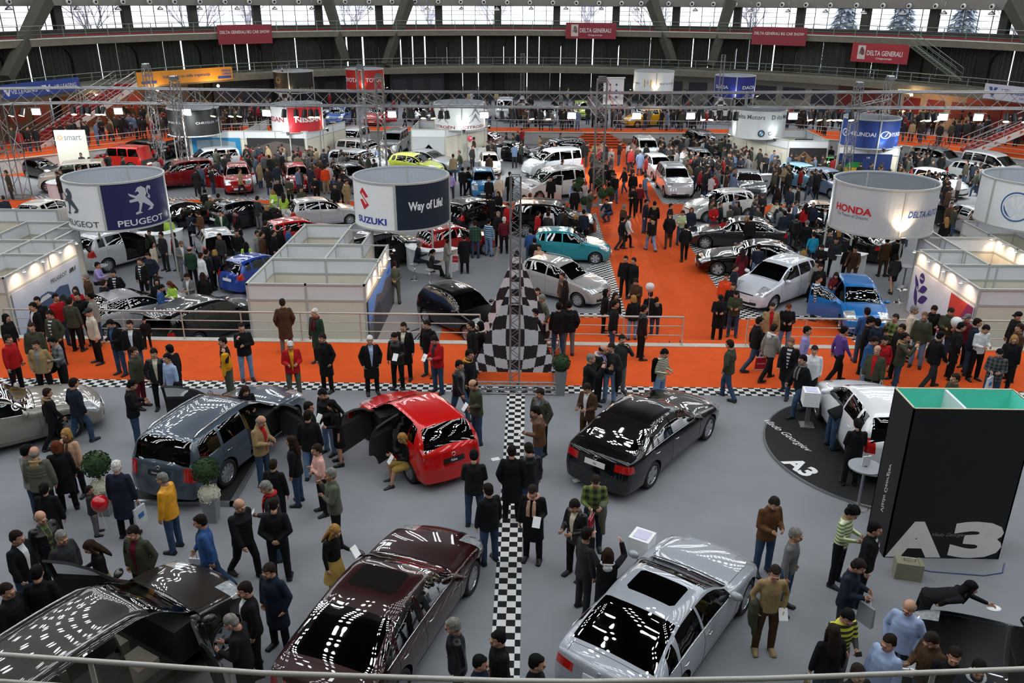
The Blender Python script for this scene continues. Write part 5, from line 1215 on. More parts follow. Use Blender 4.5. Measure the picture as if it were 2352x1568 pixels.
# counters
def counter(px,py,lab,r=1.1,a0=-100,a1=60,h=1.05,zb=-1,txt=None,rz=0):
    p=G(px,py,zb); e=empty('info_counter',(p.x,p.y,zb),R(rz),lab,'counter'); n=16
    b=MB(); v=[];f=[]
    for i in range(n+1):
        a=R(a0+(a1-a0)*i/n); 
        for rr,z in ((r,0),(r,h-.04),(r-.05,h-.04),(r-.05,0)): v.append((rr*math.sin(a),-rr*math.cos(a),z))
    for i in range(n):
        for j in range(4): f.append((4*i+j,4*i+4+j,4*i+4+(j+1)%4,4*i+(j+1)%4))
    b.add(v,f); b.obj('counter_front',M_panel,e)
    b=MB(); v=[];f=[]
    for i in range(n+1):
        a=R(a0+(a1-a0)*i/n)
        for rr,z in ((r+.05,h-.04),(r+.05,h),(r-.5,h),(r-.5,h-.04)): v.append((rr*math.sin(a),-rr*math.cos(a),z))
    f=[(4*i+j,4*i+4+j,4*i+4+(j+1)%4,4*i+(j+1)%4) for i in range(n) for j in range(4)]+[(0,1,2,3),(4*n,4*n+3,4*n+2,4*n+1)]
    b.add(v,f); b.obj('counter_top',M_swhite,e)
    for a in (a0,a1): a=R(a); b=MB(); b.box(-.03,-.03,0,.03,.03,h-.04,0,Matrix.Translation(((r-.2)*math.sin(a),-(r-.2)*math.cos(a),0))); b.obj('post',M_frame,e)
    for i in range(3):
        a=R(a0+(a1-a0)*(i+.8)/4); b=MB(); b.box(-.12,-.16,h,.12,.16,h+.012,0,Matrix.Translation(((r-.2)*math.sin(a),-(r-.2)*math.cos(a),0))@Matrix.Rotation(i,4,'Z')); q=b.obj('leaflet_stack',M_swhite); q.parent=e
    return e
counter(1000,610,'curved white counter under the dark teal drum sign',1.3,-95,55,rz=5)
counter(375,575,'curved white counter with leaflets under the lion drum sign',1.0,-60,110)
counter(1930,625,'curved white counter under the red lettered drum sign',1.0,-110,60)
counter(1720,425,'far curved white counter below the drum with two round emblems',2.0,-60,70)
counter(1120,365,'far white counter below the chevron drum sign',1.6,-80,50)
counter(152,455,'far cylindrical pale counter behind the lion drum',.9,-170,170)
def stool(px,py,lab,zb=-1,grp=None):
    p=G(px,py,zb); e=empty('bar_stool',p,0,lab,'stool',grp); b=MB(); b.lathe([(.0,.66),(.18,.66),(.2,.69),(.17,.72),(0,.71)],20); b.obj('seat',M_alu,e,True); b=MB(); b.tube([(0,0,.02),(0,0,.66)],.025,8); b.lathe([(.2,0),(.17,.02),(.03,.05)],20); b.obj('pedestal',M_chrome if 'M_chrome' in globals() else M_alu,e,True)
stool(953,642,'silver bar stool under the seated man in the navy suit'); stool(987,655,'silver bar stool under the seated woman in grey')
stool(1945,645,'silver bar stool at the counter under the red lettered drum'); stool(2063,695,'silver bar stool beside the purple plant mural')
p=G(2072,665,-1); round_table(p,'small round bistro table beside the purple plant mural',.3)
p=G(207,625,-1); round_table(p,'small round white table behind the grey fastback in the pit',.3,1.0); p=G(238,648,-1); round_table(p,'low round cafe table beside the man in lilac',.3,.75)
p=G(103,530,-1); round_table(p,'round white bistro table by the white car behind the left booth',.35)
# smart totem
p=G(178,400,-1); e=empty('tall_totem',(p.x,p.y,-1),R(8),'tall pale totem board in front of the far left walkway','totem'); b=MB(); b.box(-1.0,-.06,0,1.0,.06,3.0); b.obj('totem_board',cm('#cdd0c2'),e)
text_obj('lettering','smart',1.1,.34,lambda x,y:Vector((x+.15,-.07,y+2.5)),cm('#6e7378'),e,.01); b=MB(); o_,i_=ring(.1,.17,20); n=20; b.add([(x-.66,-.07,y+2.5) for x,y in o_]+[(x-.66,-.07,y+2.5) for x,y in i_],[(j,(j+1)%n,n+(j+1)%n,n+j) for j in range(n)]); b.obj('emblem',cm('#c98a4a'),e)
# screens
for px,py,lab in ((1838,345,'flat screen showing a blue and yellow picture near the far right booth'),(1085,305,'flat screen with a car picture below the chevron drum')):
    p=G(px,py+45,-1); e=empty('display_screen',(p.x,p.y,-1),0,lab,'screen'); b=MB(); b.box(-.65,-.04,1.4,.65,.04,2.2); b.obj('bezel',M_black,e); b=MB(); b.box(-.58,-.05,1.47,.58,-.041,2.13); b.obj('picture',mat('screen_picture',hexc('#5aa0b0'),.4,emit=hexc('#6fb0a8'),es=.6,noise=.3,nscale=3),e); b=MB(); b.tube([(0,0,0),(0,0,1.4)],.04,6); b.box(-.3,-.2,0,.3,.2,.03); b.obj('stand',M_black,e)
for px,py in ((1743,390),(1828,330)): 
    p=G(px,py,-1); e=empty('loudspeaker',(p.x,p.y,-1),0,'black loudspeaker on a stand near the far right booths','loudspeaker','loudspeakers near the far right booths'); b=MB(); b.box(-.22,-.2,1.5,.22,.2,2.2); b.obj('cabinet_box',M_black,e); b=MB(); b.tube([(0,0,0),(0,0,1.5)],.03,6); b.box(-.25,-.25,0,.25,.25,.03); b.obj('stand',M_black,e)
# pit wall vents
for px in (1104+30,1258,1450,1498,2100,745,965,1580):
    p=G(px,333,-1); 
    if abs(p.x)<19: b=MB(); b.box(-.75,-.04,.1,.75,0,.55); 
    else: continue
    for i in range(7): b.box(-.75+i*.22,-.06,.1,-.73+i*.22,-.04,.55)
    o=b.obj('wall_vent',cm('#7b6a5c')); o.location=(p.x,71.99,-1); tag(o,'brown louvred vent low in the far pit wall','vent','vents in the far pit wall')
# near gallery railing at the bottom of the picture
e=empty('gallery_parapet',(0,1.2,8.6),0,'pale handrail with translucent panels along the bottom edge of the view','railing'); 
pa=[G(-300,1484,8.5),G(0,1503,8.5),G(600,1545,8.5),G(1160,1563,8.5),G(1350,1565,8.5),G(1752,1558,8.5),G(2352,1536,8.5),G(2700,1520,8.5)]
b=MB(); O=Vector(e.location); b.tube([Vector(p)-O for p in pa],.0085,8); b.obj('top_rail',M_rail,e,True)
pl=[]
b=MB(); b.tube([Vector(p)-O+Vector((0,.01,-.115)) for p in pa],.0085,8); b.obj('lower_rail',M_rail,e,True)
gp_=mat('translucent_panel',hexc('#8b8c80'),.35,noise=.1,nscale=3); gp_.node_tree.nodes['Principled BSDF'].inputs['Alpha'].default_value=.30
b=MB(); v=[];
for p in pa: q=Vector(p)-O; v+=[q+Vector((0,.008,-.01)),q+Vector((0,.008,-.105))]
b.add(v,[(2*i,2*i+1,2*i+3,2*i+2) for i in range(len(pa)-1)]); b.obj('panel',gp_,e)
for px in (215,530,645,1240,2150):
    k=[i for i in range(len(pa)-1)]; r=ray(px,1540); best=None
    for a_,c_ in zip(pa,pa[1:]):
        for i in range(41):
            q=Vector(a_).lerp(Vector(c_),i/40); dd=abs(math.atan2(q.x,q.y)-math.atan2(r[0],r[1]))
            if best is None or dd<best[0]: best=(dd,q)
    q=best[1]-O; b=MB(); b.tube([q,q+Vector((0,0,-.75))],.008,5); b.obj('post',M_rail,e)
struct(MB().box(-6,-1.5,7.3,6,1.0,7.6).obj('floor_near_gallery',M_conc))
# ================= PEOPLE =================
M_skin=mat('skin',hexc('#b98a70'),.55,noise=.06,nscale=25)
M_cloth=mat('woven_cloth',(.5,.5,.5),.85,objcol=True,noise=.16,nscale=9,bump=.5,spec=.25)
M_leather=mat('leather_cloth',(.5,.5,.5),.42,objcol=True,noise=.2,nscale=7,bump=.6,spec=.45)
M_denim=mat('denim_cloth',(.5,.5,.5),.85,objcol=True,noise=.28,nscale=5,bump=.4,spec=.2)
M_hair=mat('hair_strands',(.5,.5,.5),.75,objcol=True,noise=.35,nscale=30,bump=.5,spec=.15)
M_shoe=mat('shoe_leather',(.5,.5,.5),.5,objcol=True,noise=.1,nscale=20)
M_eye=mat('eye_dark',(.02,.015,.012),.3,noise=.1,nscale=30); M_lip=mat('lips',hexc('#9c5a50'),.5,noise=.05,nscale=30)
M_fur=mat('fur_trim',(.5,.5,.5),.95,objcol=True,noise=.4,nscale=45,bump=1)
PROTO={}
S2=[1,-1]
def V3(*a): return Vector(a)
POSES={}
def pose(n,**k): POSES[n]=k
_st=dict(ua=[(.20,-.02,-1)]*2,fa=[(.06,-.14,-1)]*2,th=[(.05,-.01,-1)]*2,sh=[(.02,.03,-1)]*2)
pose('stand'); pose('stand2',ua=[(.24,.05,-1),(.22,-.1,-1)],fa=[(.0,-.25,-1),(-.05,-.45,-1)],th=[(.10,-.06,-1),(.05,.02,-1)],head=(12,10))
pose('pockets',ua=[(.36,.16,-1)]*2,fa=[(-.22,-.38,-1)]*2,head=(15,-8))
pose('hold',ua=[(.16,-.12,-1)]*2,fa=[(-.42,-.9,.05)]*2,head=(30,0))
pose('crossed',ua=[(.20,-.28,-1)]*2,fa=[(-1,-.30,.12),(-1,-.42,.0)],head=(8,0))
pose('phone',ua=[(.45,-.35,-.9),(.2,0,-1)],fa=[(-.55,.05,1),(.03,-.2,-1)],head=(10,0))
pose('paper',ua=[(.15,.0,-1),(.2,0,-1)],fa=[(-.15,-.95,.05),(.05,-.2,-1)],head=(28,6))
pose('behind',ua=[(.30,.35,-1)]*2,fa=[(-.75,.30,-.6)]*2,head=(15,0))
pose('walk',ua=[(.16,.32,-1),(.16,-.30,-1)],fa=[(.02,.0,-1),(-.05,-.6,-1)],th=[(.02,-.42,-1),(.02,.22,-1)],sh=[(.0,-.05,-1),(.0,.62,-1)],head=(12,0))
pose('walk2',ua=[(.30,.1,-1),(.30,.1,-1)],fa=[(-.2,-.35,-1),(-.2,-.35,-1)],th=[(.02,.20,-1),(.02,-.38,-1)],sh=[(.0,.5,-1),(.0,.02,-1)],head=(16,-6))
pose('photo',ua=[(.28,-.75,-.55)]*2,fa=[(-.38,-.35,.85)]*2,head=(5,0))
pose('up',ua=[(.35,-.75,.35),(.45,-.75,.1)],fa=[(-.1,-.35,1),(-.25,-.3,1)],head=(0,0))
pose('bend',ua=[(.1,-.35,-1)]*2,fa=[(-.25,-.5,-1)]*2,lean=62,th=[(.06,.10,-1)]*2,sh=[(.03,-.02,-1)]*2,head=(-25,0))
pose('wipe',ua=[(.1,-.95,-.55),(.45,.65,.1)],fa=[(.0,-1,-.35),(-.5,.2,-.75)],lean=70,abs=1,th=[(.06,.16,-1)]*2,sh=[(.03,-.02,-1)]*2,head=(-10,0))
pose('sit',ua=[(.12,-.3,-1),(.14,-.4,-.9)],fa=[(-.25,-.95,.0),(-.15,-.9,.25)],lean=10,th=[(.12,-1,-.12)]*2,sh=[(.02,-.10,-1),(0,-.35,-1)],head=(12,0),hz=.66)
pose('sill',ua=[(.12,-.3,-1),(.14,-.3,-1)],fa=[(-.3,-.95,.1),(-.3,-.9,.15)],lean=8,th=[(.10,-1,.0)]*2,sh=[(.02,-.25,-1),(.02,.05,-1)],head=(30,0),hz=.48)
pose('crouch',ua=[(.1,-.7,-.7)]*2,fa=[(-.3,-.7,-.3)]*2,lean=28,th=[(.25,-1,.12),(.15,-.8,-.5)],sh=[(-.05,.35,-1),(0,.75,-.7)],head=(5,0),hz=.42)
pose('chin',ua=[(.2,-.3,-1),(.12,-.35,-1)],fa=[(-.95,-.35,.05),(-.15,-.4,1)],head=(5,0))
pose('lean',ua=[(.25,-.35,-1)]*2,fa=[(.0,-.8,-.5)]*2,lean=14,th=[(.05,.05,-1),(.05,-.45,-1)],sh=[(.02,.02,-1),(.02,.35,-1)],head=(15,0))
def frame(p):
    d=dict(_st); d.update(POSES[p]); hz=d.get('hz',.93); lean=R(d.get('lean',2))
    T=Matrix.Translation((0,0,hz))@Matrix.Rotation(lean,4,'X')@Matrix.Translation((0,0,-.93))
    J={'T':T}
    for i,s in enumerate(S2):
        m=lambda v:Vector((v[0]*s,v[1],v[2])).normalized()
        sh=T@V3(.166*s,.01,1.418)
        R3=Matrix.Identity(3) if d.get('abs') else Matrix.Rotation(lean*.9 if lean>.5 else 0,3,'X')
        if lean>.5 and not d.get('abs'): R3=Matrix.Rotation(lean*.35,3,'X')
        el=sh+(R3@m(d['ua'][i]))*.29; wr=el+(R3@m(d['fa'][i]))*.25
        hp=V3(.095*s,0,hz-.02); kn=hp+m(d['th'][i])*.43; an=kn+m(d['sh'][i])*.41
        J[s]=(sh,el,wr,hp,kn,an)
    zmin=min(J[1][5].z,J[-1][5].z)-.085
    J['dz']=-zmin
    hp_=d.get('head',(8,0)); 
    nb=T@V3(0,.01,1.50)
    base=lean*.75
    J['H']=Matrix.Translation(nb)@Matrix.Rotation(base*.6+R(hp_[0]),4,'X')@Matrix.Rotation(R(hp_[1]),4,'Z')@Matrix.Translation((0,-.005,.140))@Matrix.Scale(1.10,4)
    return J
def ell(b,c,rx,ry,rz,M=None,n=14,k=9):
    v=[];f=[]
    for i in range(1,k):
        t=PI*i/k
        for j in range(n): q=2*PI*j/n; v.append((c[0]+rx*math.sin(t)*math.cos(q),c[1]+ry*math.sin(t)*math.sin(q),c[2]+rz*math.cos(t)))
    v+= [(c[0],c[1],c[2]+rz),(c[0],c[1],c[2]-rz)]; a,z=len(v)-2,len(v)-1
    for i in range(k-2):
        for j in range(n): f.append((i*n+j,(i+1)*n+j,(i+1)*n+(j+1)%n,i*n+(j+1)%n))
    for j in range(n): f.append((a,j,(j+1)%n)); f.append((z,(k-2)*n+(j+1)%n,(k-2)*n+j))
    b.add(v,f,0,M)
def cap(b,p,q,r0,r1,n=12):
    p,q=Vector(p),Vector(q); d=(q-p); L=d.length
    if L<1e-5: return
    d/=L; pts=[];rs=[]
    for a in (-80,-50,-20): pts.append(p+d*r0*math.sin(R(a))); rs.append(r0*math.cos(R(a)))
    for t in (.33,.66): pts.append(p+d*L*t); rs.append(r0+(r1-r0)*t)
    for a in (20,50,80): pts.append(q+d*r1*math.sin(R(a))); rs.append(r1*math.cos(R(a)))
    b.tube(pts,rs,n)
def eloft(b,secs,M,n=20):
    v=[];f=[]
    for cx,cy,z,rx,ry in secs:
        for j in range(n): q=2*PI*j/n; v.append((cx+rx*math.cos(q),cy+ry*math.sin(q),z))
    k=len(secs)
    for i in range(k-1):
        for j in range(n): f.append((i*n+j,i*n+(j+1)%n,(i+1)*n+(j+1)%n,(i+1)*n+j))
    f.append(tuple(range(n))[::-1]); f.append(tuple((k-1)*n+j for j in range(n)))
    b.add(v,f,0,M)
def remesh(b,name,mats,vox,smooth=3,keep=1):
    me=b.mesh('tmp',mats); o=bpy.data.objects.new('tmp',me)
    m=o.modifiers.new('r','REMESH'); m.mode='VOXEL'; m.voxel_size=vox; m.use_smooth_shade=True
    if smooth: s=o.modifiers.new('s','SMOOTH'); s.factor=.5; s.iterations=smooth
    if keep<1: d=o.modifiers.new('d','DECIMATE'); d.ratio=keep
    r=bench_eval(o); r.name=name; bpy.data.meshes.remove(me)
    if not r.materials:
        r.materials.append(mats)
    r.polygons.foreach_set('use_smooth',[True]*len(r.polygons)); return r
def hand(b,wr,d,s,curl):
    """palm, four unequal bent fingers, thumb from the side of the palm"""
    d=d.normalized(); side=Vector((0,-1,0)) if abs(d.z)>.6 else Vector((0,0,1))
    t=(side-d*side.dot(d)).normalized()          # towards the thumb
    n=d.cross(t).normalized(); 
    inward=Vector((-s,0,0)) if abs(d.z)>.6 else Vector((0,0,-1))
    if n.dot(inward)<0: n=-n
    cap(b,wr-d*.01,wr+d*.035,.026,.030,8); 
    for i,(o,L) in enumerate(((.030,.068),(.010,.076),(-.010,.070),(-.029,.055))):
        p=wr+d*.075+t*o; cap(b,wr+d*.03+t*o*.8,p,.016,.0125,6)
        a=curl; d1=(d*math.cos(a)+n*math.sin(a)); q=p+d1*L*.5; d2=(d*math.cos(a*2)+n*math.sin(a*2)); cap(b,p,q,.0105,.0095,6); cap(b,q,q+d2*L*.5,.0095,.008,6)
    p=wr+d*.03+t*.028; q=p+(d*.6+t*.8+n*.2).normalized()*.035; cap(b,p,q,.013,.011,6); cap(b,q,q+(d*.85+t*.3+n*.4).normalized()*.028,.0105,.009,6)
def body_mesh(p,fem=False):
    k=('body',p,fem)
    if k in PROTO: return PROTO[k]
    J=frame(p); b=MB(); T=J['T']; H=J['H']; w=.93 if fem else 1
    eloft(b,[(0,0,.90,.13,.09),(0,0,1.0,.145*w,.095),(0,-.005,1.12,.125*w,.09),(0,-.005,1.28,.15*w,.10),(0,.0,1.39,.150*w,.092),(0,.005,1.445,.115*w,.07),(0,.005,1.50,.058,.058)],T)
    eloft(b,[(0,.012,1.44,.062,.062),(0,.008,1.50,.054,.056),(0,0,1.56,.053,.058)],T)
    # head in its own frame: crown, face, jaw, nose, ears
    ell(b,(0,.012,.045),.074,.093,.088,H); ell(b,(0,-.022,-.02),.061,.066,.088,H); ell(b,(0,-.045,-.078),.036,.036,.03,H)
    ell(b,(0,-.094,-.018),.013,.018,.026,H,8,6); ell(b,(0,-.088,.022),.042,.012,.012,H,10,6); ell(b,(0,-.083,-.055),.024,.012,.012,H,8,6)
    for s in S2: ell(b,(.073*s,.01,-.01),.010,.020,.030,H,8,6); ell(b,(.036*s,-.066,-.022),.022,.02,.02,H,8,6)
    cap(b,H@V3(0,.03,-.10),T@V3(0,.015,1.46),.052,.058)
    for s in S2:
        sh,el,wr,hp,kn,an=J[s]
        cap(b,sh,el,.046*w,.038*w); cap(b,el,wr,.040*w,.027*w); hand(b,wr,wr-el,s,.32 if p in('stand','stand2','walk','walk2') else .5)
        cap(b,hp,kn,.082*w,.055*w); cap(b,kn,kn.lerp(an,.35),.052*w,.056*w); cap(b,kn.lerp(an,.35),an,.056*w,.036*w)
        toe=an+V3(.02*s,-.13,-.055); cap(b,an+V3(0,.02,-.045),toe,.032,.024)
    PROTO[k]=remesh(b,'person_body',M_skin,.0095,1); return PROTO[k]
def top_mesh(p,kind,m):
    k=('top',p,kind,m.name)
    if k in PROTO: return PROTO[k]
    k0=('top',p,kind)
    if k0 in PROTO:
        me=PROTO[k0].copy(); me.materials[0]=m; PROTO[k]=me; return me
    J=frame(p); b=MB(); T=J['T']
    P={'jacket':(.80,.188,.140,.178,.132,.066,.058,.048),'sweater':(.86,.165,.120,.158,.115,.058,.050,.038),'coat':(.50,.200,.150,.182,.135,.068,.060,.050),'puffer':(.80,.205,.160,.195,.150,.082,.074,.058),'dress':(.50,.175,.130,.145,.110,.056,.048,.036),'top':(.90,.160,.112,.138,.104,.056,.046,.034),'tshirt':(.84,.165,.12,.158,.115,.062,.058,.05),'suit':(.76,.182,.132,.166,.12,.060,.052,.042)}[kind]
    hem,hx,hy,wx,wy,a0,a1,a2=P; cx=wx+.008; cy=wy+.010
    rows=[(0,0,hem,hx,hy),(0,0,hem+.015,hx+.004,hy+.004)]
    if hem<.7: rows+=[(0,0,.72,hx*.97,hy*.97)]
    rows+=[(0,0,.97,(hx+wx)/2+.004,(hy+wy)/2),(0,-.005,1.10,wx,wy)]
    if kind=='puffer':
        z=1.14
        while z<1.36: rows+=[(0,-.004,z,cx-.012,cy-.012),(0,-.004,z+.035,cx+.010,cy+.010)]; z+=.07
    rows+=[(0,-.006,1.27,cx,cy),(0,0,1.37,cx-.006,cy-.014),(0,.005,1.435,.138 if kind not in('dress','top') else .130,.090),(0,.01,1.482,.088,.08)]
    eloft(b,rows,T,28)
    if kind in('jacket','coat','puffer'): eloft(b,[(0,.012,1.45,.085,.080),(0,.014,1.515,.074,.072)],T)
    if kind in('sweater','suit'): eloft(b,[(0,.012,1.45,.075,.070),(0,.012,1.495,.066,.064)],T)
    for s in S2:
        sh,el,wr,*_=J[s]; w=1
        cap(b,T@V3(.10*s,.005,1.40),sh-(T.to_3x3()@V3(.006*s,0,.004)),.066,max(a0,.062)); cap(b,sh,el,max(a0,.060),max(a1,.050))
        if kind=='tshirt': pass
        else: cap(b,el,el.lerp(wr,.93),a1,a2)
        if kind in('coat','suit','dress','jacket') and hem<.78: pass
    if hem<.78 and (POSES[p].get('th') is not None):   # long hem follows the thighs
        for s in S2:
            hp,kn=J[s][3],J[s][4]; t=min(1,(.93-hem)/.43); cap(b,hp,hp.lerp(kn,t),.115,.105)
    me=remesh(b,'garment',m,.0155,4); PROTO[k0]=me; PROTO[k]=me; return me
def leg_mesh(p,kind,m):
    k=('leg',p,kind,m.name)
    if k in PROTO: return PROTO[k]
    J=frame(p); b=MB(); T=J['T']; hz=POSES[p].get('hz',.93); HM=Matrix.Translation((0,0,hz-.93))
    eloft(b,[(0,0,.80,.15,.105),(0,.005,.88,.168,.122),(0,0,.97,.158,.112),(0,0,1.02,.148,.105)],HM)
    if kind=='trousers':
        for s in S2:
            hp,kn,an=J[s][3:]; a2=an+V3(0,0,.0)
            cap(b,hp,kn,.098,.072); cap(b,kn,a2,.070,.060)
            cap(b,a2-V3(0,0,.0),a2+V3(0,-.01,-.035),.060,.058)
    elif kind=='skirt':
        if 'hz' in POSES[p]:
            for s in S2: hp,kn=J[s][3:5]; cap(b,hp,hp.lerp(kn,.95),.10,.085)
        else: eloft(b,[(0,0,.50,.24,.20),(0,0,.60,.215,.175),(0,0,.75,.19,.15),(0,0,.9,.165,.12),(0,0,1.02,.13,.10)],Matrix.Identity(4),32)
    elif kind=='short_skirt': eloft(b,[(0,0,.56,.165,.13),(0,0,.75,.17,.13),(0,0,.95,.165,.12),(0,0,1.03,.13,.1)],HM)
    me=remesh(b,'legwear',m,.0155,3); PROTO[k]=me; return me
def shoe_mesh(p,kind):
    k=('shoe',p,kind)
    if k in PROTO: return PROTO[k]
    J=frame(p); r=[]
    b=MB()
    for s in S2:
        an=J[s][5]; kn=J[s][4]
        h=an+V3(0,.035,-.05); t=an+V3(.025*s,-.155,-.058)
        cap(b,h,t,.046,.041,10); cap(b,an+V3(0,.01,-.015),an+V3(.008*s,-.075,-.05),.055,.048,10)
        if kind=='boot': cap(b,an,an.lerp(kn,.75),.055,.062,10)
        b.box(min(h.x,t.x)-.036,t.y-.02,an.z-.088,max(h.x,t.x)+.036,h.y+.03,an.z-.068)
    PROTO[k]=remesh(b,'shoes',M_shoe,.0125,2); return PROTO[k]
def hair_mesh(kind):
    k=('hair',kind)
    if k in PROTO: return PROTO[k]
    b=MB(); m=M_hair
    if kind in('short','long','bob','curly','tail','wave'):
        g=.008 if kind=='short' else .014
        if kind=='curly':
            rg=random.Random(4)
            for i in range(60):
                a=rg.uniform(0,2*PI); t=rg.uniform(0,1.35); v=V3(.080*math.sin(t)*math.cos(a),.02+.095*math.sin(t)*math.sin(a),.05+.092*math.cos(t))
                if v.y<-.07 and v.z<.09: continue
                ell(b,v,.028,.028,.028,None,6,5)
        ell(b,(0,.024,.052),.0745+g*.7,.090+g*.6,.084+g*.8); ell(b,(0,.045,-.005),.069+g*.7,.062+g*.7,.072+g); ell(b,(0,-.045,.088),.050,.032,.024)
        for s in S2: ell(b,(.066*s,.026,.01),.012+g/2,.036,.04)
        if kind in('long','wave'):
            eloft(b,[(0,.085,-.36,.07,.02),(0,.082,-.25,.095,.035),(0,.07,-.10,.095,.05),(0,.05,.02,.085,.06)],Matrix.Identity(4))
            for s in S2: cap(b,(.075*s,-.01,.03),(.085*s,-.015,-.13),.024,.026); cap(b,(.085*s,-.015,-.13),(.088*s,-.03,-.26),.026,.012)
        if kind=='bob':
            eloft(b,[(0,.045,-.105,.088,.06),(0,.04,-.03,.09,.065),(0,.03,.03,.085,.07)],Matrix.Identity(4))
            for s in S2: cap(b,(.075*s,-.015,.04),(.080*s,-.025,-.085),.026,.026)
        if kind=='tail': ell(b,(0,.12,.04),.03,.035,.035); cap(b,(0,.13,.03),(0,.13,-.2),.03,.018)
    elif kind=='balding':
        ell(b,(0,.05,.0),.083,.064,.065)
        for s in S2: ell(b,(.066*s,.02,.01),.016,.045,.035)
    elif kind=='shaved': ell(b,(0,.018,.055),.0785,.0945,.086); ell(b,(0,.04,.005),.072,.066,.07)
    elif kind=='cap':
        ell(b,(0,.015,.065),.086,.100,.078); cap(b,(.03,-.07,.055),(.03,-.13,.045),.022,.018); cap(b,(-.03,-.07,.055),(-.03,-.13,.045),.022,.018); cap(b,(0,-.07,.058),(0,-.14,.048),.024,.02)
    elif kind=='beanie': ell(b,(0,.02,.065),.09,.104,.09); ell(b,(0,.03,.15),.03,.03,.03)
    PROTO[k]=remesh(b,'hair',m,.009,2); return PROTO[k]
def face_mesh():
    if 'face' in PROTO: return PROTO['face']
    b=MB()
    for s in S2:
        ell(b,(.030*s,-.0835,.000),.0125,.006,.0055,None,8,6)
        ell(b,(.031*s,-.0925,.020),.019,.006,.004,None,8,6)
    n=len(b.f); ell(b,(0,-.0935,-.056),.021,.006,.0055,None,8,6)
    b.m=[0]*n+[1]*(len(b.f)-n); PROTO['face']=b.mesh('face_features',[M_eye,M_lip],True); return PROTO['face']
def collar_mesh(p):
    k=('collar',p)
    if k in PROTO: return PROTO[k]
    T=frame(p)['T']; b=MB(); b.tube([T@V3(.098*math.cos(a),.035+.085*math.sin(a),1.475+.03*math.sin(a)) for a in [2*PI*i/20 for i in range(20)]],.034,8,closed=True)
    ell(b,(0,.12,1.42),.09,.04,.08,T)
    PROTO[k]=remesh(b,'hood',M_fur,.012,2); return PROTO[k]
def scarf_mesh(p):
    k=('scarf',p)
    if k in PROTO: return PROTO[k]
    T=frame(p)['T']; b=MB(); b.tube([T@V3(.088*math.cos(a),.012+.082*math.sin(a),1.485+.012*math.sin(a)) for a in [2*PI*i/20 for i in range(20)]],.030,8,closed=True)
    for s in S2: eloft(b,[(.055*s,-.165,1.12,.035,.014),(.055*s,-.160,1.30,.038,.014),(.05*s,-.105,1.44,.03,.02)],T)
    PROTO[k]=remesh(b,'scarf',M_cloth,.011,2); return PROTO[k]
def panel_mesh(p,kind,m,w0=.008,w1=.058,z0=.9):
    """shirt seen in the open front of a jacket, following its surface"""
    k=('panel',p,kind,m.name,w0,w1,z0)
    if k in PROTO: return PROTO[k]
    src=top_mesh(p,kind,M_cloth); frame_T=frame(p)['T']; Ti=frame_T.inverted(); b=MB(); idx={}
    vs=src.vertices; loc=[Ti@v.co for v in vs]
    for q in src.polygons:
        c=sum((loc[i] for i in q.vertices),Vector())/len(q.vertices); n=Ti.to_3x3()@q.normal
        if n.y<-.25 and z0<c.z<1.50 and min(abs(loc[i].x) for i in q.vertices)<w0+(w1-w0)*max(0,(c.z-.9)/.55) and c.y>-.215:
            f=[]
            for i in q.vertices:
                if i not in idx:
                    idx[i]=len(b.v); l=loc[i].copy(); lim=w0+(w1-w0)*max(0,(l.z-.9)/.55); l.x=max(-lim,min(lim,l.x)); l.z=max(z0,l.z); b.v.append(tuple(frame_T@l+vs[i].normal*.006))
                f.append(idx[i])
            b.f.append(tuple(f)); b.m.append(0)
    PROTO[k]=b.mesh('shirt_front',m,True) if b.f else None; return PROTO[k]
def banded(name,c1,c2,w=.05,axis='Z',rough=.85):
    """horizontally striped knit: stripes are part of the fabric"""
    m=bpy.data.materials.new(name); m.use_nodes=True; n=m.node_tree; b=n.nodes['Principled BSDF']; L=n.links
    tc=n.nodes.new('ShaderNodeTexCoord'); sp=n.nodes.new('ShaderNodeSeparateXYZ'); L.new(tc.outputs['Object'],sp.inputs[0])
    def band(ax,ph=0):
        md=n.nodes.new('ShaderNodeMath'); md.operation='PINGPONG'; md.inputs[1].default_value=w; L.new(sp.outputs[ax],md.inputs[0])
        g=n.nodes.new('ShaderNodeMath'); g.operation='GREATER_THAN'; g.inputs[1].default_value=w*.5; L.new(md.outputs[0],g.inputs[0]); return g.outputs[0]
    f=band('Z')
    if axis=='plaid':
        f2=band('X'); a=n.nodes.new('ShaderNodeMath'); a.operation='ADD'; L.new(f,a.inputs[0]); L.new(f2,a.inputs[1]); h=n.nodes.new('ShaderNodeMath'); h.operation='MULTIPLY'; h.inputs[1].default_value=.5; L.new(a.outputs[0],h.inputs[0]); f=h.outputs[0]
    mx=n.nodes.new('ShaderNodeMix'); mx.data_type='RGBA'; mx.inputs[6].default_value=(*hexc(c1),1); mx.inputs[7].default_value=(*hexc(c2),1); L.new(f,mx.inputs[0]); L.new(mx.outputs[2],b.inputs['Base Color']); b.inputs['Roughness'].default_value=rough
    return m
COL={'k':'#0e0e10','K':'#161616','d':'#2c2d2e','g':'#6b6c6c','n':'#1a2233','b':'#2f5283','B':'#9fb2d4','r':'#a9141a','m':'#5e1420','o':'#d8491c','y':'#d8971c','Y':'#c7cf3c','G':'#3d4030','F':'#1f3b2a','L':'#a9cf4e','w':'#d4d6d8','c':'#cfc4ae','t':'#97805a','s':'#46301f','p':'#d9a79a','v':'#5d3f86','V':'#9a8fc4','e':'#565a4c','j':'#33465f','J':'#7089a8','q':'#b0914a','a':'#1d8fb5','h':'#c49a80','x':'#83807a','S':'#5a3a22'}
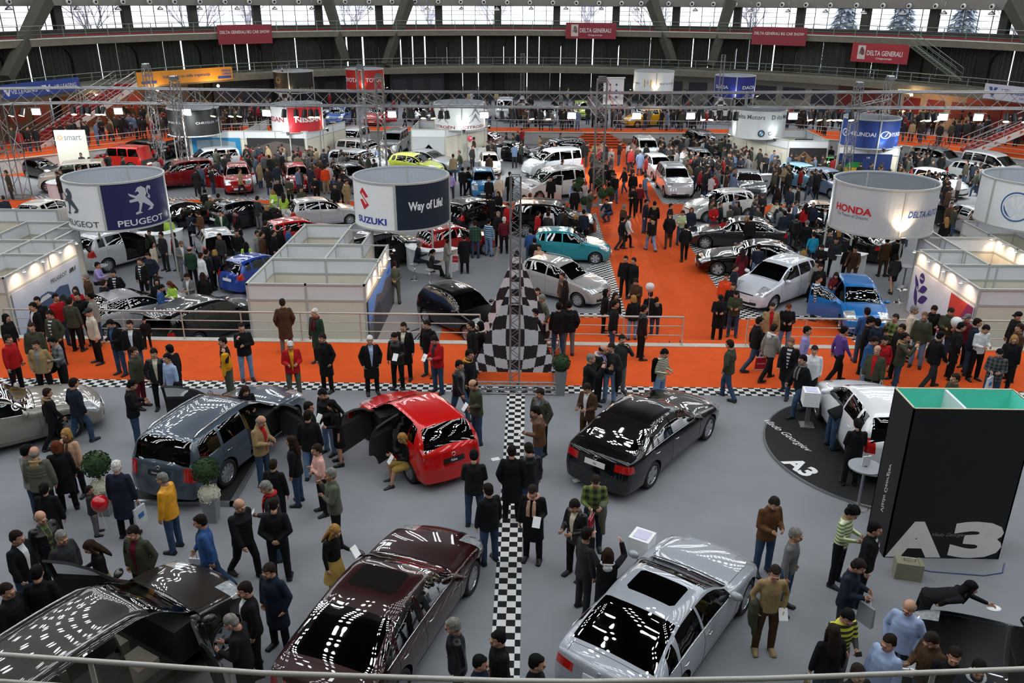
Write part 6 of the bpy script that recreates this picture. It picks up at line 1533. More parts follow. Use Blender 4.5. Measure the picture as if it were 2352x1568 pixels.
HCOL={'k':'#0d0b0a','s':'#2a1a10','b':'#1a120d','y':'#9a7440','g':'#77756f','w':'#c9c6c0','r':'#5a2c18','d':'#241c17','h':'#6b4f3f'}
SKINS=[hexc('#c08d72'),hexc('#b5836a'),hexc('#c79a82'),hexc('#a97a60')]
def skin_objcol():
    n=M_skin.node_tree; b=n.nodes['Principled BSDF']
skin_objcol()
SHIRT=object()
def person(loc,face,p='stand',top='jacket',tc='k',lc='j',hair='short',hc='b',leg='trousers',h=1.76,label='person',leather=False,panel=None,collar=None,scarf=None,shoe='k',mats=None,group=None,boots=False,detail=True,pw=None,skin_mat=None):
    J=frame(p); e=empty('person',loc,R(face),label,'person',group)
    s=h/1.78; e.scale=(s*1.08,s*1.08,s); dz=(0,0,J['dz']) if 'hz' not in POSES[p] or p=='crouch' else (0,0,0)
    fem=hair in('long','bob','tail','wave')
    bo=inst('body',body_mesh(p,fem),e,dz)
    tm=mats or (M_leather if leather else M_cloth)
    inst({'coat':'coat','dress':'dress','sweater':'sweater','suit':'suit_jacket','tshirt':'shirt','top':'fitted_top'}.get(top,'jacket'),top_mesh(p,top,tm),e,dz,None,hexc(COL[tc]))
    if leg!='none' : inst(leg,leg_mesh(p,leg,M_denim if lc in 'jJ' else M_cloth),e,dz,None,hexc(COL[lc]))
    inst('shoes',shoe_mesh(p,'boot' if boots else 'shoe'),e,dz,None,hexc(COL[shoe]))
    HM=Matrix.Translation(dz)@J['H']
    if hair!='bald': ho=inst('hair',hair_mesh(hair),e,None,None,hexc(HCOL[hc]) if hair not in('cap','beanie') else hexc(COL[hc])); ho.matrix_local=HM
    if detail: fo=inst('face_features',face_mesh(),e); fo.matrix_local=HM
    if panel:
        pm=panel_mesh(p,top,SPECIAL.get(panel,M_cloth) if isinstance(panel,str) and len(panel)>1 else M_cloth,*(pw or ()))
        if pm: inst('shirt',pm,e,dz,None,hexc(COL[panel]) if len(panel)==1 else None)
    if collar: inst('hood',collar_mesh(p),e,dz,None,hexc(COL[collar]))
    if scarf: inst('scarf',scarf_mesh(p),e,dz,None,hexc(COL[scarf]))
    return e,J
SPECIAL={}
SPECIAL['green_stripe']=banded('green_striped_knit','#6f8f4a','#d9dcc0',.034); SPECIAL['yellow_stripe']=banded('yellow_striped_knit','#2b2b2b','#c9cc3a',.045)
SPECIAL['cream_stripe']=banded('cream_striped_knit','#3c4048','#d6d2b4',.022); SPECIAL['white_stripe']=banded('black_white_striped_knit','#0f0f12','#cfd2d4',.05)
SPECIAL['blue_stripe']=banded('blue_striped_knit','#24365a','#9fc4dd',.05); SPECIAL['plaid']=banded('dark_plaid','#131416','#55595c',.05,'plaid'); SPECIAL['green_plaid']=banded('green_plaid','#16231c','#2f5a44',.06,'plaid')
SPECIAL['argyle']=banded('argyle_knit','#20261c','#6b7a38',.07,'plaid'); SPECIAL['grey_argyle']=banded('grey_argyle_knit','#3d4244','#7c8384',.07,'plaid')
# ================= CARS IN PLACE =================
CPROTO={}
def get_car(typ,**k):
    key=(typ,str(sorted(k.items())))
    if key not in CPROTO: CPROTO[key]=[build_car('car',typ,**k),False]
    pr=CPROTO[key]
    if not pr[1]: pr[1]=True; return pr[0]
    c=copy_tree(pr[0]); return c
def fin(r,typ,pos,hd,col,lab,sc=1,pitch=0):
    r.location=pos; r.rotation_euler=(0,pitch,hd); colour_car(r,col); tag(r,lab,'car'); r.scale=(sc,)*3; return r
def carW(typ,rp,fp,side,col,lab,z=0,**k):
    """rear and front wheel contact points on the side we see"""
    a,b=G(*rp,z),G(*fp,z); d=(b-a); d.z=0; hd=math.atan2(d.y,d.x); c=CAR[typ]; mid=(a+b)/2; u=d.normalized(); l=Vector((-u.y,u.x,0))
    off=c['L']/2-(c['wf']+c['wr'])/2; p=mid-u*off*1.0-l*side*(c['W']-.06); sc=k.pop('sc',1)
    return fin(get_car(typ,**k),typ,(p.x,p.y,z),hd,col,lab,sc)
def carC(typ,px,py,deg,col,lab,z=-1,zc=.75,**k):
    p=G(px,py,z+zc); sc=k.pop('sc',1); pt=k.pop('pitch',0)
    return fin(get_car(typ,**k),typ,(p.x,p.y,z),R(deg),col,lab,sc,R(pt))
carW('sedan',(1495,1117),(1622,1009),-1,'#040406','glossy black saloon seen from behind with a white name plate, doors closed',chrome=True,spokes=5,text='A6')
carW('hatch',(945,1109),(840,1004),1,'#c8100e','bright red hatchback with its left doors open and a black name plate',openp=('FL','RL'),plate='b',text='Fabia',spokes=6)
r_=carC('wagon',520,972,73,'#46525e','slate grey estate car with both front doors open on the black platform',z=.1,zc=.8,openp=('FL','FR'),rails=True,chrome=True,plate='b',text='Superb Combi',spokes=10)
carW('sedan',(936,1592),(1072,1377),-1,'#2a0708','dark maroon saloon with sunroof at the bottom of the view',sunroof=True,chrome=True,spokes=10)
carW('fastback',(1562,1612),(1698,1417),-1,'#9da2aa','silver fastback with black sunroof at the bottom right of centre',sunroof=True,chrome=True,spokes=5)
fin(get_car('suv',openp=('FL','FR'),inter='b',rails=True,spokes=5),'suv',(-6.5,10.2,0),R(61),'#2b2622','dark brown off-roader with front doors open in the bottom left corner')
carC('sedan',-18,952,36,'#8a857c','champagne beige saloon cut by the left edge of the view',z=0,chrome=True)
carW('hatch',(1962,1088),(1874,950),1,'#e4e5e8','white hatchback on the round black stage, partly behind the black display box',z=.055,spokes=9,sc=1.06)
carC('sedan',2470,1550,150,'#050507','glossy black car in the bottom right corner being wiped with a cloth',z=0,zc=1.0)
# pit, first rows
carC('hatch',1062,706,-47,'#060607','black small hatchback facing right behind the near railing, beside the checkered tower',zc=.8,spokes=7)
carW('hatch',(1213,677),(1325,705),-1,'#a3a19e','silver high hatchback with dark side strip, facing right beside the aisle',z=-1,rails=True,spokes=10)
carC('hatch',1308,560,-2,'#2c8f9b','teal small hatchback seen from its side next to the orange aisle',sc=.98,spokes=6)
carC('suv',1270,505,-4,'#08080a','black off-roader with people beside it behind the teal hatchback',spare=False,rails=True)
carC('van',1268,425,-150,'#d8d6d2','white compact people carrier with an open door left of the aisle',openp=('FL',))
carC('van',1268,377,-152,'#b9bdc1','silver people carrier behind the white one left of the aisle')
carC('suv',1096,488,50,'#070708','black compact crossover seen from behind near the blue small hatchback',sc=.92,rails=True)
carC('hatch',1045,550,38,'#9a1416','dark red small hatchback behind the curved white counter')
carC('suv',880,570,42,'#060607','black short off-roader half hidden behind the white booth',sc=.95)
carC('hatch',742,485,30,'#b5b5b5','silver hatchback with dark side stripes facing right, left of the dark teal drum')
carC('hatch',694,534,36,'#b41412','red hatchback mostly hidden behind the white booth')
carC('hatch',598,612,60,'#1d3f96','blue small hatchback beside the left wall of the white booth',sc=.92)
carC('wagon',480,722,60,'#0a0b0d','black estate car with raised tailgate and black interior behind the railing',openp=('T',))
carC('fastback',306,702,50,'#9a9a9c','silver-grey coupe-like saloon behind the crowd at the left railing',spokes=9)
carC('hatch',278,566,60,'#c9cbcf','white crossover with an open front door below the lion drum sign',openp=('FR',),sc=1.08)
carC('hatch',495,556,118,'#a8aaac','silver hatchback with raised tailgate left of the blue hatchback',openp=('T',))
carC('hatch',118,486,80,'#cfcac2','white small car seen from behind beyond the left booth')
carC('jeep',170,408,-160,'#d8cdbd','cream off-roader lit by warm light behind the lion drum')
carC('sedan',418,487,62,'#0b0c10','black car seen from behind, right of the lion drum')
carC('hatch',565,487,50,'#0e1218','black hatchback with red tail lights seen from behind left of the orange crossing')
carC('hatch',547,408,-72,'#a01218','red hatchback facing us with an open door, left of the other red hatchback',openp=('FR',),sc=1.05)
carC('hatch',682,406,-68,'#9c1018','red small hatchback facing us behind the two women in lime',)
carC('suv',412,402,-145,'#7e1016','dark red off-roader beside the far left truss column')
carC('suv',480,372,-150,'#a9abb0','silver boxy off-roader facing left')
carC('jeep',282,368,168,'#971a12','red off-roader with tan soft top in front of the black car')
carC('wagon',318,342,160,'#08090b','black estate car behind the red soft-top off-roader')
carC('suv',430,335,-160,'#0b0c0d','black off-roader below the black drum sign')
carC('hatch',98,382,-30,'#0b0d0e','black two-seat city car left of the tall totem board',sc=.8)
carC('van',810,325,-100,'#cfd1d4','white van facing us near the far pit wall')
carC('suv',838,350,-20,'#c8c6c2','white off-roader facing right in front of the white van')
carC('suv',826,376,-22,'#9fa2a6','silver crossover in front of the white off-roader')
carC('hatch',812,408,-50,'#23252a','dark grey hatchback left of the dark teal drum sign',sc=1.05)
carC('hatch',955,378,-20,'#a9b53c','lime green small hatchback just behind the dark teal drum sign')
carC('fastback',988,365,-25,'#8e9094','grey coupe behind the lime green hatchback')
carC('jeep',905,330,-95,'#a9adb0','silver pickup facing us near the chevron booth')
carC('sedan',1178,346,-28,'#060708','long black saloon facing right near the end of the aisle')
carC('sedan',1125,322,-25,'#6a1018','dark red saloon behind the long black one')
carC('hatch',1125,370,-82,'#d9cfc6','cream city car with striped windscreen reflections on the red mat',sc=.85)
carC('hatch',1110,418,-84,'#2a78ad','blue small hatchback facing us with a price card in its windscreen')
carC('suv',1280,348,-150,'#2c2f33','dark people carrier with roof rails at the foot of the far orange steps')
carC('van',1483,344,-85,'#c4c6c9','white people carrier facing us right of the far orange steps',sc=.92)
carC('hatch',1512,382,-80,'#b4b6b9','silver hatchback facing us right of the aisle in the crowd')
carC('suv',1548,415,-88,'#bdbec2','white crossover facing us in the dense crowd right of the aisle')
carC('suv',1615,330,-78,'#15171a','dark crossover with an open door by the far pit wall',openp=('FR',))
carC('hatch',1608,367,-78,'#1d2126','dark small car facing us below the dark crossover')
carC('sedan',1718,418,-95,'#3c4148','dark grey saloon facing us with the crowd around it')
carW('hatch',(1722,503),(1613,512),1,'#d6d2cc','white sporty hatchback facing left beside the cross aisle',z=-1,sc=1.05,spokes=9)
carC('sedan',1692,531,172,'#2c2b2e','dark grey saloon facing left between the white and the black cars',chrome=True,spokes=8)
carC('sedan',1728,588,172,'#050506','glossy black saloon facing left beside the aisle',spokes=5)
carW('hatch',(1841,687),(1788,707),1,'#cfd3dc','white hybrid hatchback with purple flower decals facing left',z=-1,sc=1.08,spokes=8)
carC('hatch',1969,694,-98,'#1f6fb5','bright blue hatchback facing us with its front door open',openp=('FR',),sc=1.0)
carC('sedan',1938,545,128,'#06070a','black saloon seen from behind under the red lettered drum sign')
carC('sedan',1868,492,170,'#0c0d10','black saloon partly hidden behind the red lettered drum sign')
carC('hatch',2222,500,96,'#c9c9cb','white hatchback with an open door behind the right booths',openp=('FL',))
carC('hatch',2152,418,-62,'#d5d8dc','white hatchback facing right with a black roof between the two right drums')
carC('hatch',2248,400,-55,'#a6a8aa','silver hatchback in the crowd left of the blue emblem drum')
carC('suv',2158,372,-55,'#7d8185','silver crossover carrying a bicycle on its roof',rails=True)
carC('suv',2000,350,-35,'#5a6c84','blue-grey crossover under the far blue drum sign')
carC('hatch',1945,388,-35,'#2f7a35','green hatchback near the yellow poster')
carC('hatch',1848,405,-60,'#6fa3bd','pale turquoise city car behind the crowd on the right')
carC('hatch',1905,418,-70,'#7f97b5','pale blue small car with an open door left of the red lettered drum')
carC('van',2280,388,-60,'#cfcfd0','white car half hidden behind the blue emblem drum')
# on the far upper ring
carC('hatch',780,265,-95,'#1d57a8','bright blue small car on the far upper walkway',z=0)
carC('hatch',866,265,-95,'#b0161a','red small car on the far upper walkway',z=0,openp=('FL',))
carC('hatch',1478,270,-150,'#d9a21c','yellow small car on the far upper walkway',z=0)
carC('hatch',1257,262,-90,'#a3a6a8','silver small car on the far upper walkway',z=0)
carC('hatch',1335,252,-90,'#9cb83a','lime small car far back on the upper walkway',z=0)
carC('hatch',962,262,-70,'#15171a','dark small car beyond the railing left of the chevron drum',z=0)
carC('van',1160,253,-90,'#c9cccf','white van far back on the upper walkway',z=0)
carC('hatch',1085,250,-60,'#a8242a','red car far back on the upper walkway',z=0)
carC('sedan',1800,262,-150,'#15171a','dark saloon far back behind the white drum with two round emblems',z=0)
carC('sedan',720,248,-60,'#2a2d31','dark saloon far back behind the red drum sign',z=0)
# price card and decals
def decal(car_label,shapes): pass
# bicycle on the roof
def bicycle(loc,rz,lab,s=1):
    e=empty('bicycle',loc,rz,lab,'bicycle'); e.scale=(s,)*3
    for x in (-.52,.52):
        b=MB(); b.tube([(x+.33*math.cos(a),0,.34+.33*math.sin(a)) for a in [2*PI*i/24 for i in range(24)]],.018,6,closed=True)
        for i in range(8): a=PI*i/8; b.tube([(x-.32*math.cos(a),0,.34-.32*math.sin(a)),(x+.32*math.cos(a),0,.34+.32*math.sin(a))],.003,3)
        b.obj('bicycle_wheel',M_black,e)
    b=MB()
    for p,q in (((-.52,0,.34),(-.08,0,.3)),((-.08,0,.3),(-.2,0,.82)),((-.52,0,.34),(-.18,0,.74)),((-.08,0,.3),(.38,0,.78)),((-.18,0,.74),(.36,0,.86)),((.38,0,.8),(.52,0,.34))): b.tube([p,q],.02,6)
    b.obj('bicycle_frame',M_black,e,True); b=MB(); b.box(-.34,-.06,.86,-.08,.06,.9); b.tube([(-.2,0,.8),(-.2,0,.88)],.015,5); b.obj('saddle',M_black,e); b=MB(); b.tube([(.34,-.28,.98),(.36,0,.98),(.34,.28,.98)],.015,6); b.tube([(.37,0,.8),(.36,0,.98)],.015,5); b.obj('handlebar',M_alu,e)
p=G(2155,345,.75); bicycle((p.x,p.y,.78),R(15),'black bicycle mounted on the roof of the silver crossover')
p=G(925,760,-1); bicycle((-4.0,26.6,-1),R(20),'bicycle standing behind the near railing beside the white booth')
# flags and small objects
for px,py,lab in ((1138,1055,'small dark phone-like card lying on the grey floor'),(1326,1104,'white leaflet lying on the grey carpet by the black saloon')):
    p=G(px,py,0); b=MB(); b.box(-.1,-.07,0,.1,.07,.012); o=b.obj('dropped_leaflet',M_swhite); o.location=(p.x,p.y,0.004); o.rotation_euler=(0,0,.4); tag(o,lab,'leaflet')
# ---- trees outside the windows
def tree_mesh(seed,kind):
    rg=random.Random(seed); b=MB()
    if kind=='bare':
        def br(p,d,L,r,k):
            q=p+d*L; b.tube([p,q],[r,r*.6],4,caps=False)
            if k: 
                for i in range(4 if k>2 else 3):
                    nd=(d+Vector((rg.uniform(-1,1),rg.uniform(-1,1),rg.uniform(-.3,.8)))*.75).normalized(); br(p.lerp(q,rg.uniform(.5,1)),nd,L*.72,r*.55,k-1)
        br(Vector((0,0,0)),Vector((0,0,1)),4.2,.22,5)
        return b.mesh('branches',mat('bare_bark',hexc('#d9d6dc'),.9,noise=.2,nscale=3))
    for i in range(900):
        z=rg.uniform(0,1); rr=(1-z)*3.2*math.sqrt(rg.random())+.2; a=rg.uniform(0,2*PI); c=Vector((rr*math.cos(a),rr*math.sin(a),2+z*9)); t=Vector((math.cos(a),math.sin(a),-.5)).normalized(); u=Vector((-math.sin(a),math.cos(a),0)); b.add([c-u*.35,c+t*.9,c+u*.35],[(0,1,2)])
    return b.mesh('needles',mat('snowy_needles',hexc('#b9c4cf'),.9,noise=.3,nscale=3))
TB=[tree_mesh(1,'bare'),tree_mesh(5,'bare')]; TN=tree_mesh(3,'fir')
for i in range(14):
    a=R(-60+9.5*i+rng.uniform(-2,2)); 
    if 31<math.degrees(a)<53: continue
    e=empty('bare_tree',cp(a,60+rng.uniform(0,6),0),rng.uniform(0,6),'leafless pale tree standing outside behind the high windows','tree','bare trees outside the windows'); e.scale=(1.0,)*3
    b=MB(); b.tube([(0,0,0),(0,0,4.3)],[.3,.2],6); b.obj('trunk',TB[0].materials[0],e); q=inst('crown',TB[i%2],e,(0,0,2))
for i,a in enumerate((36,42,48)):
    e=empty('snowy_fir',cp(R(a),62,0),i,'grey snowy fir outside the windows at the upper right','tree','snowy firs outside the right windows'); b=MB(); b.tube([(0,0,0),(0,0,8)],[.2,.05],6); b.obj('trunk',TB[0].materials[0],e); inst('crown',TN,e)
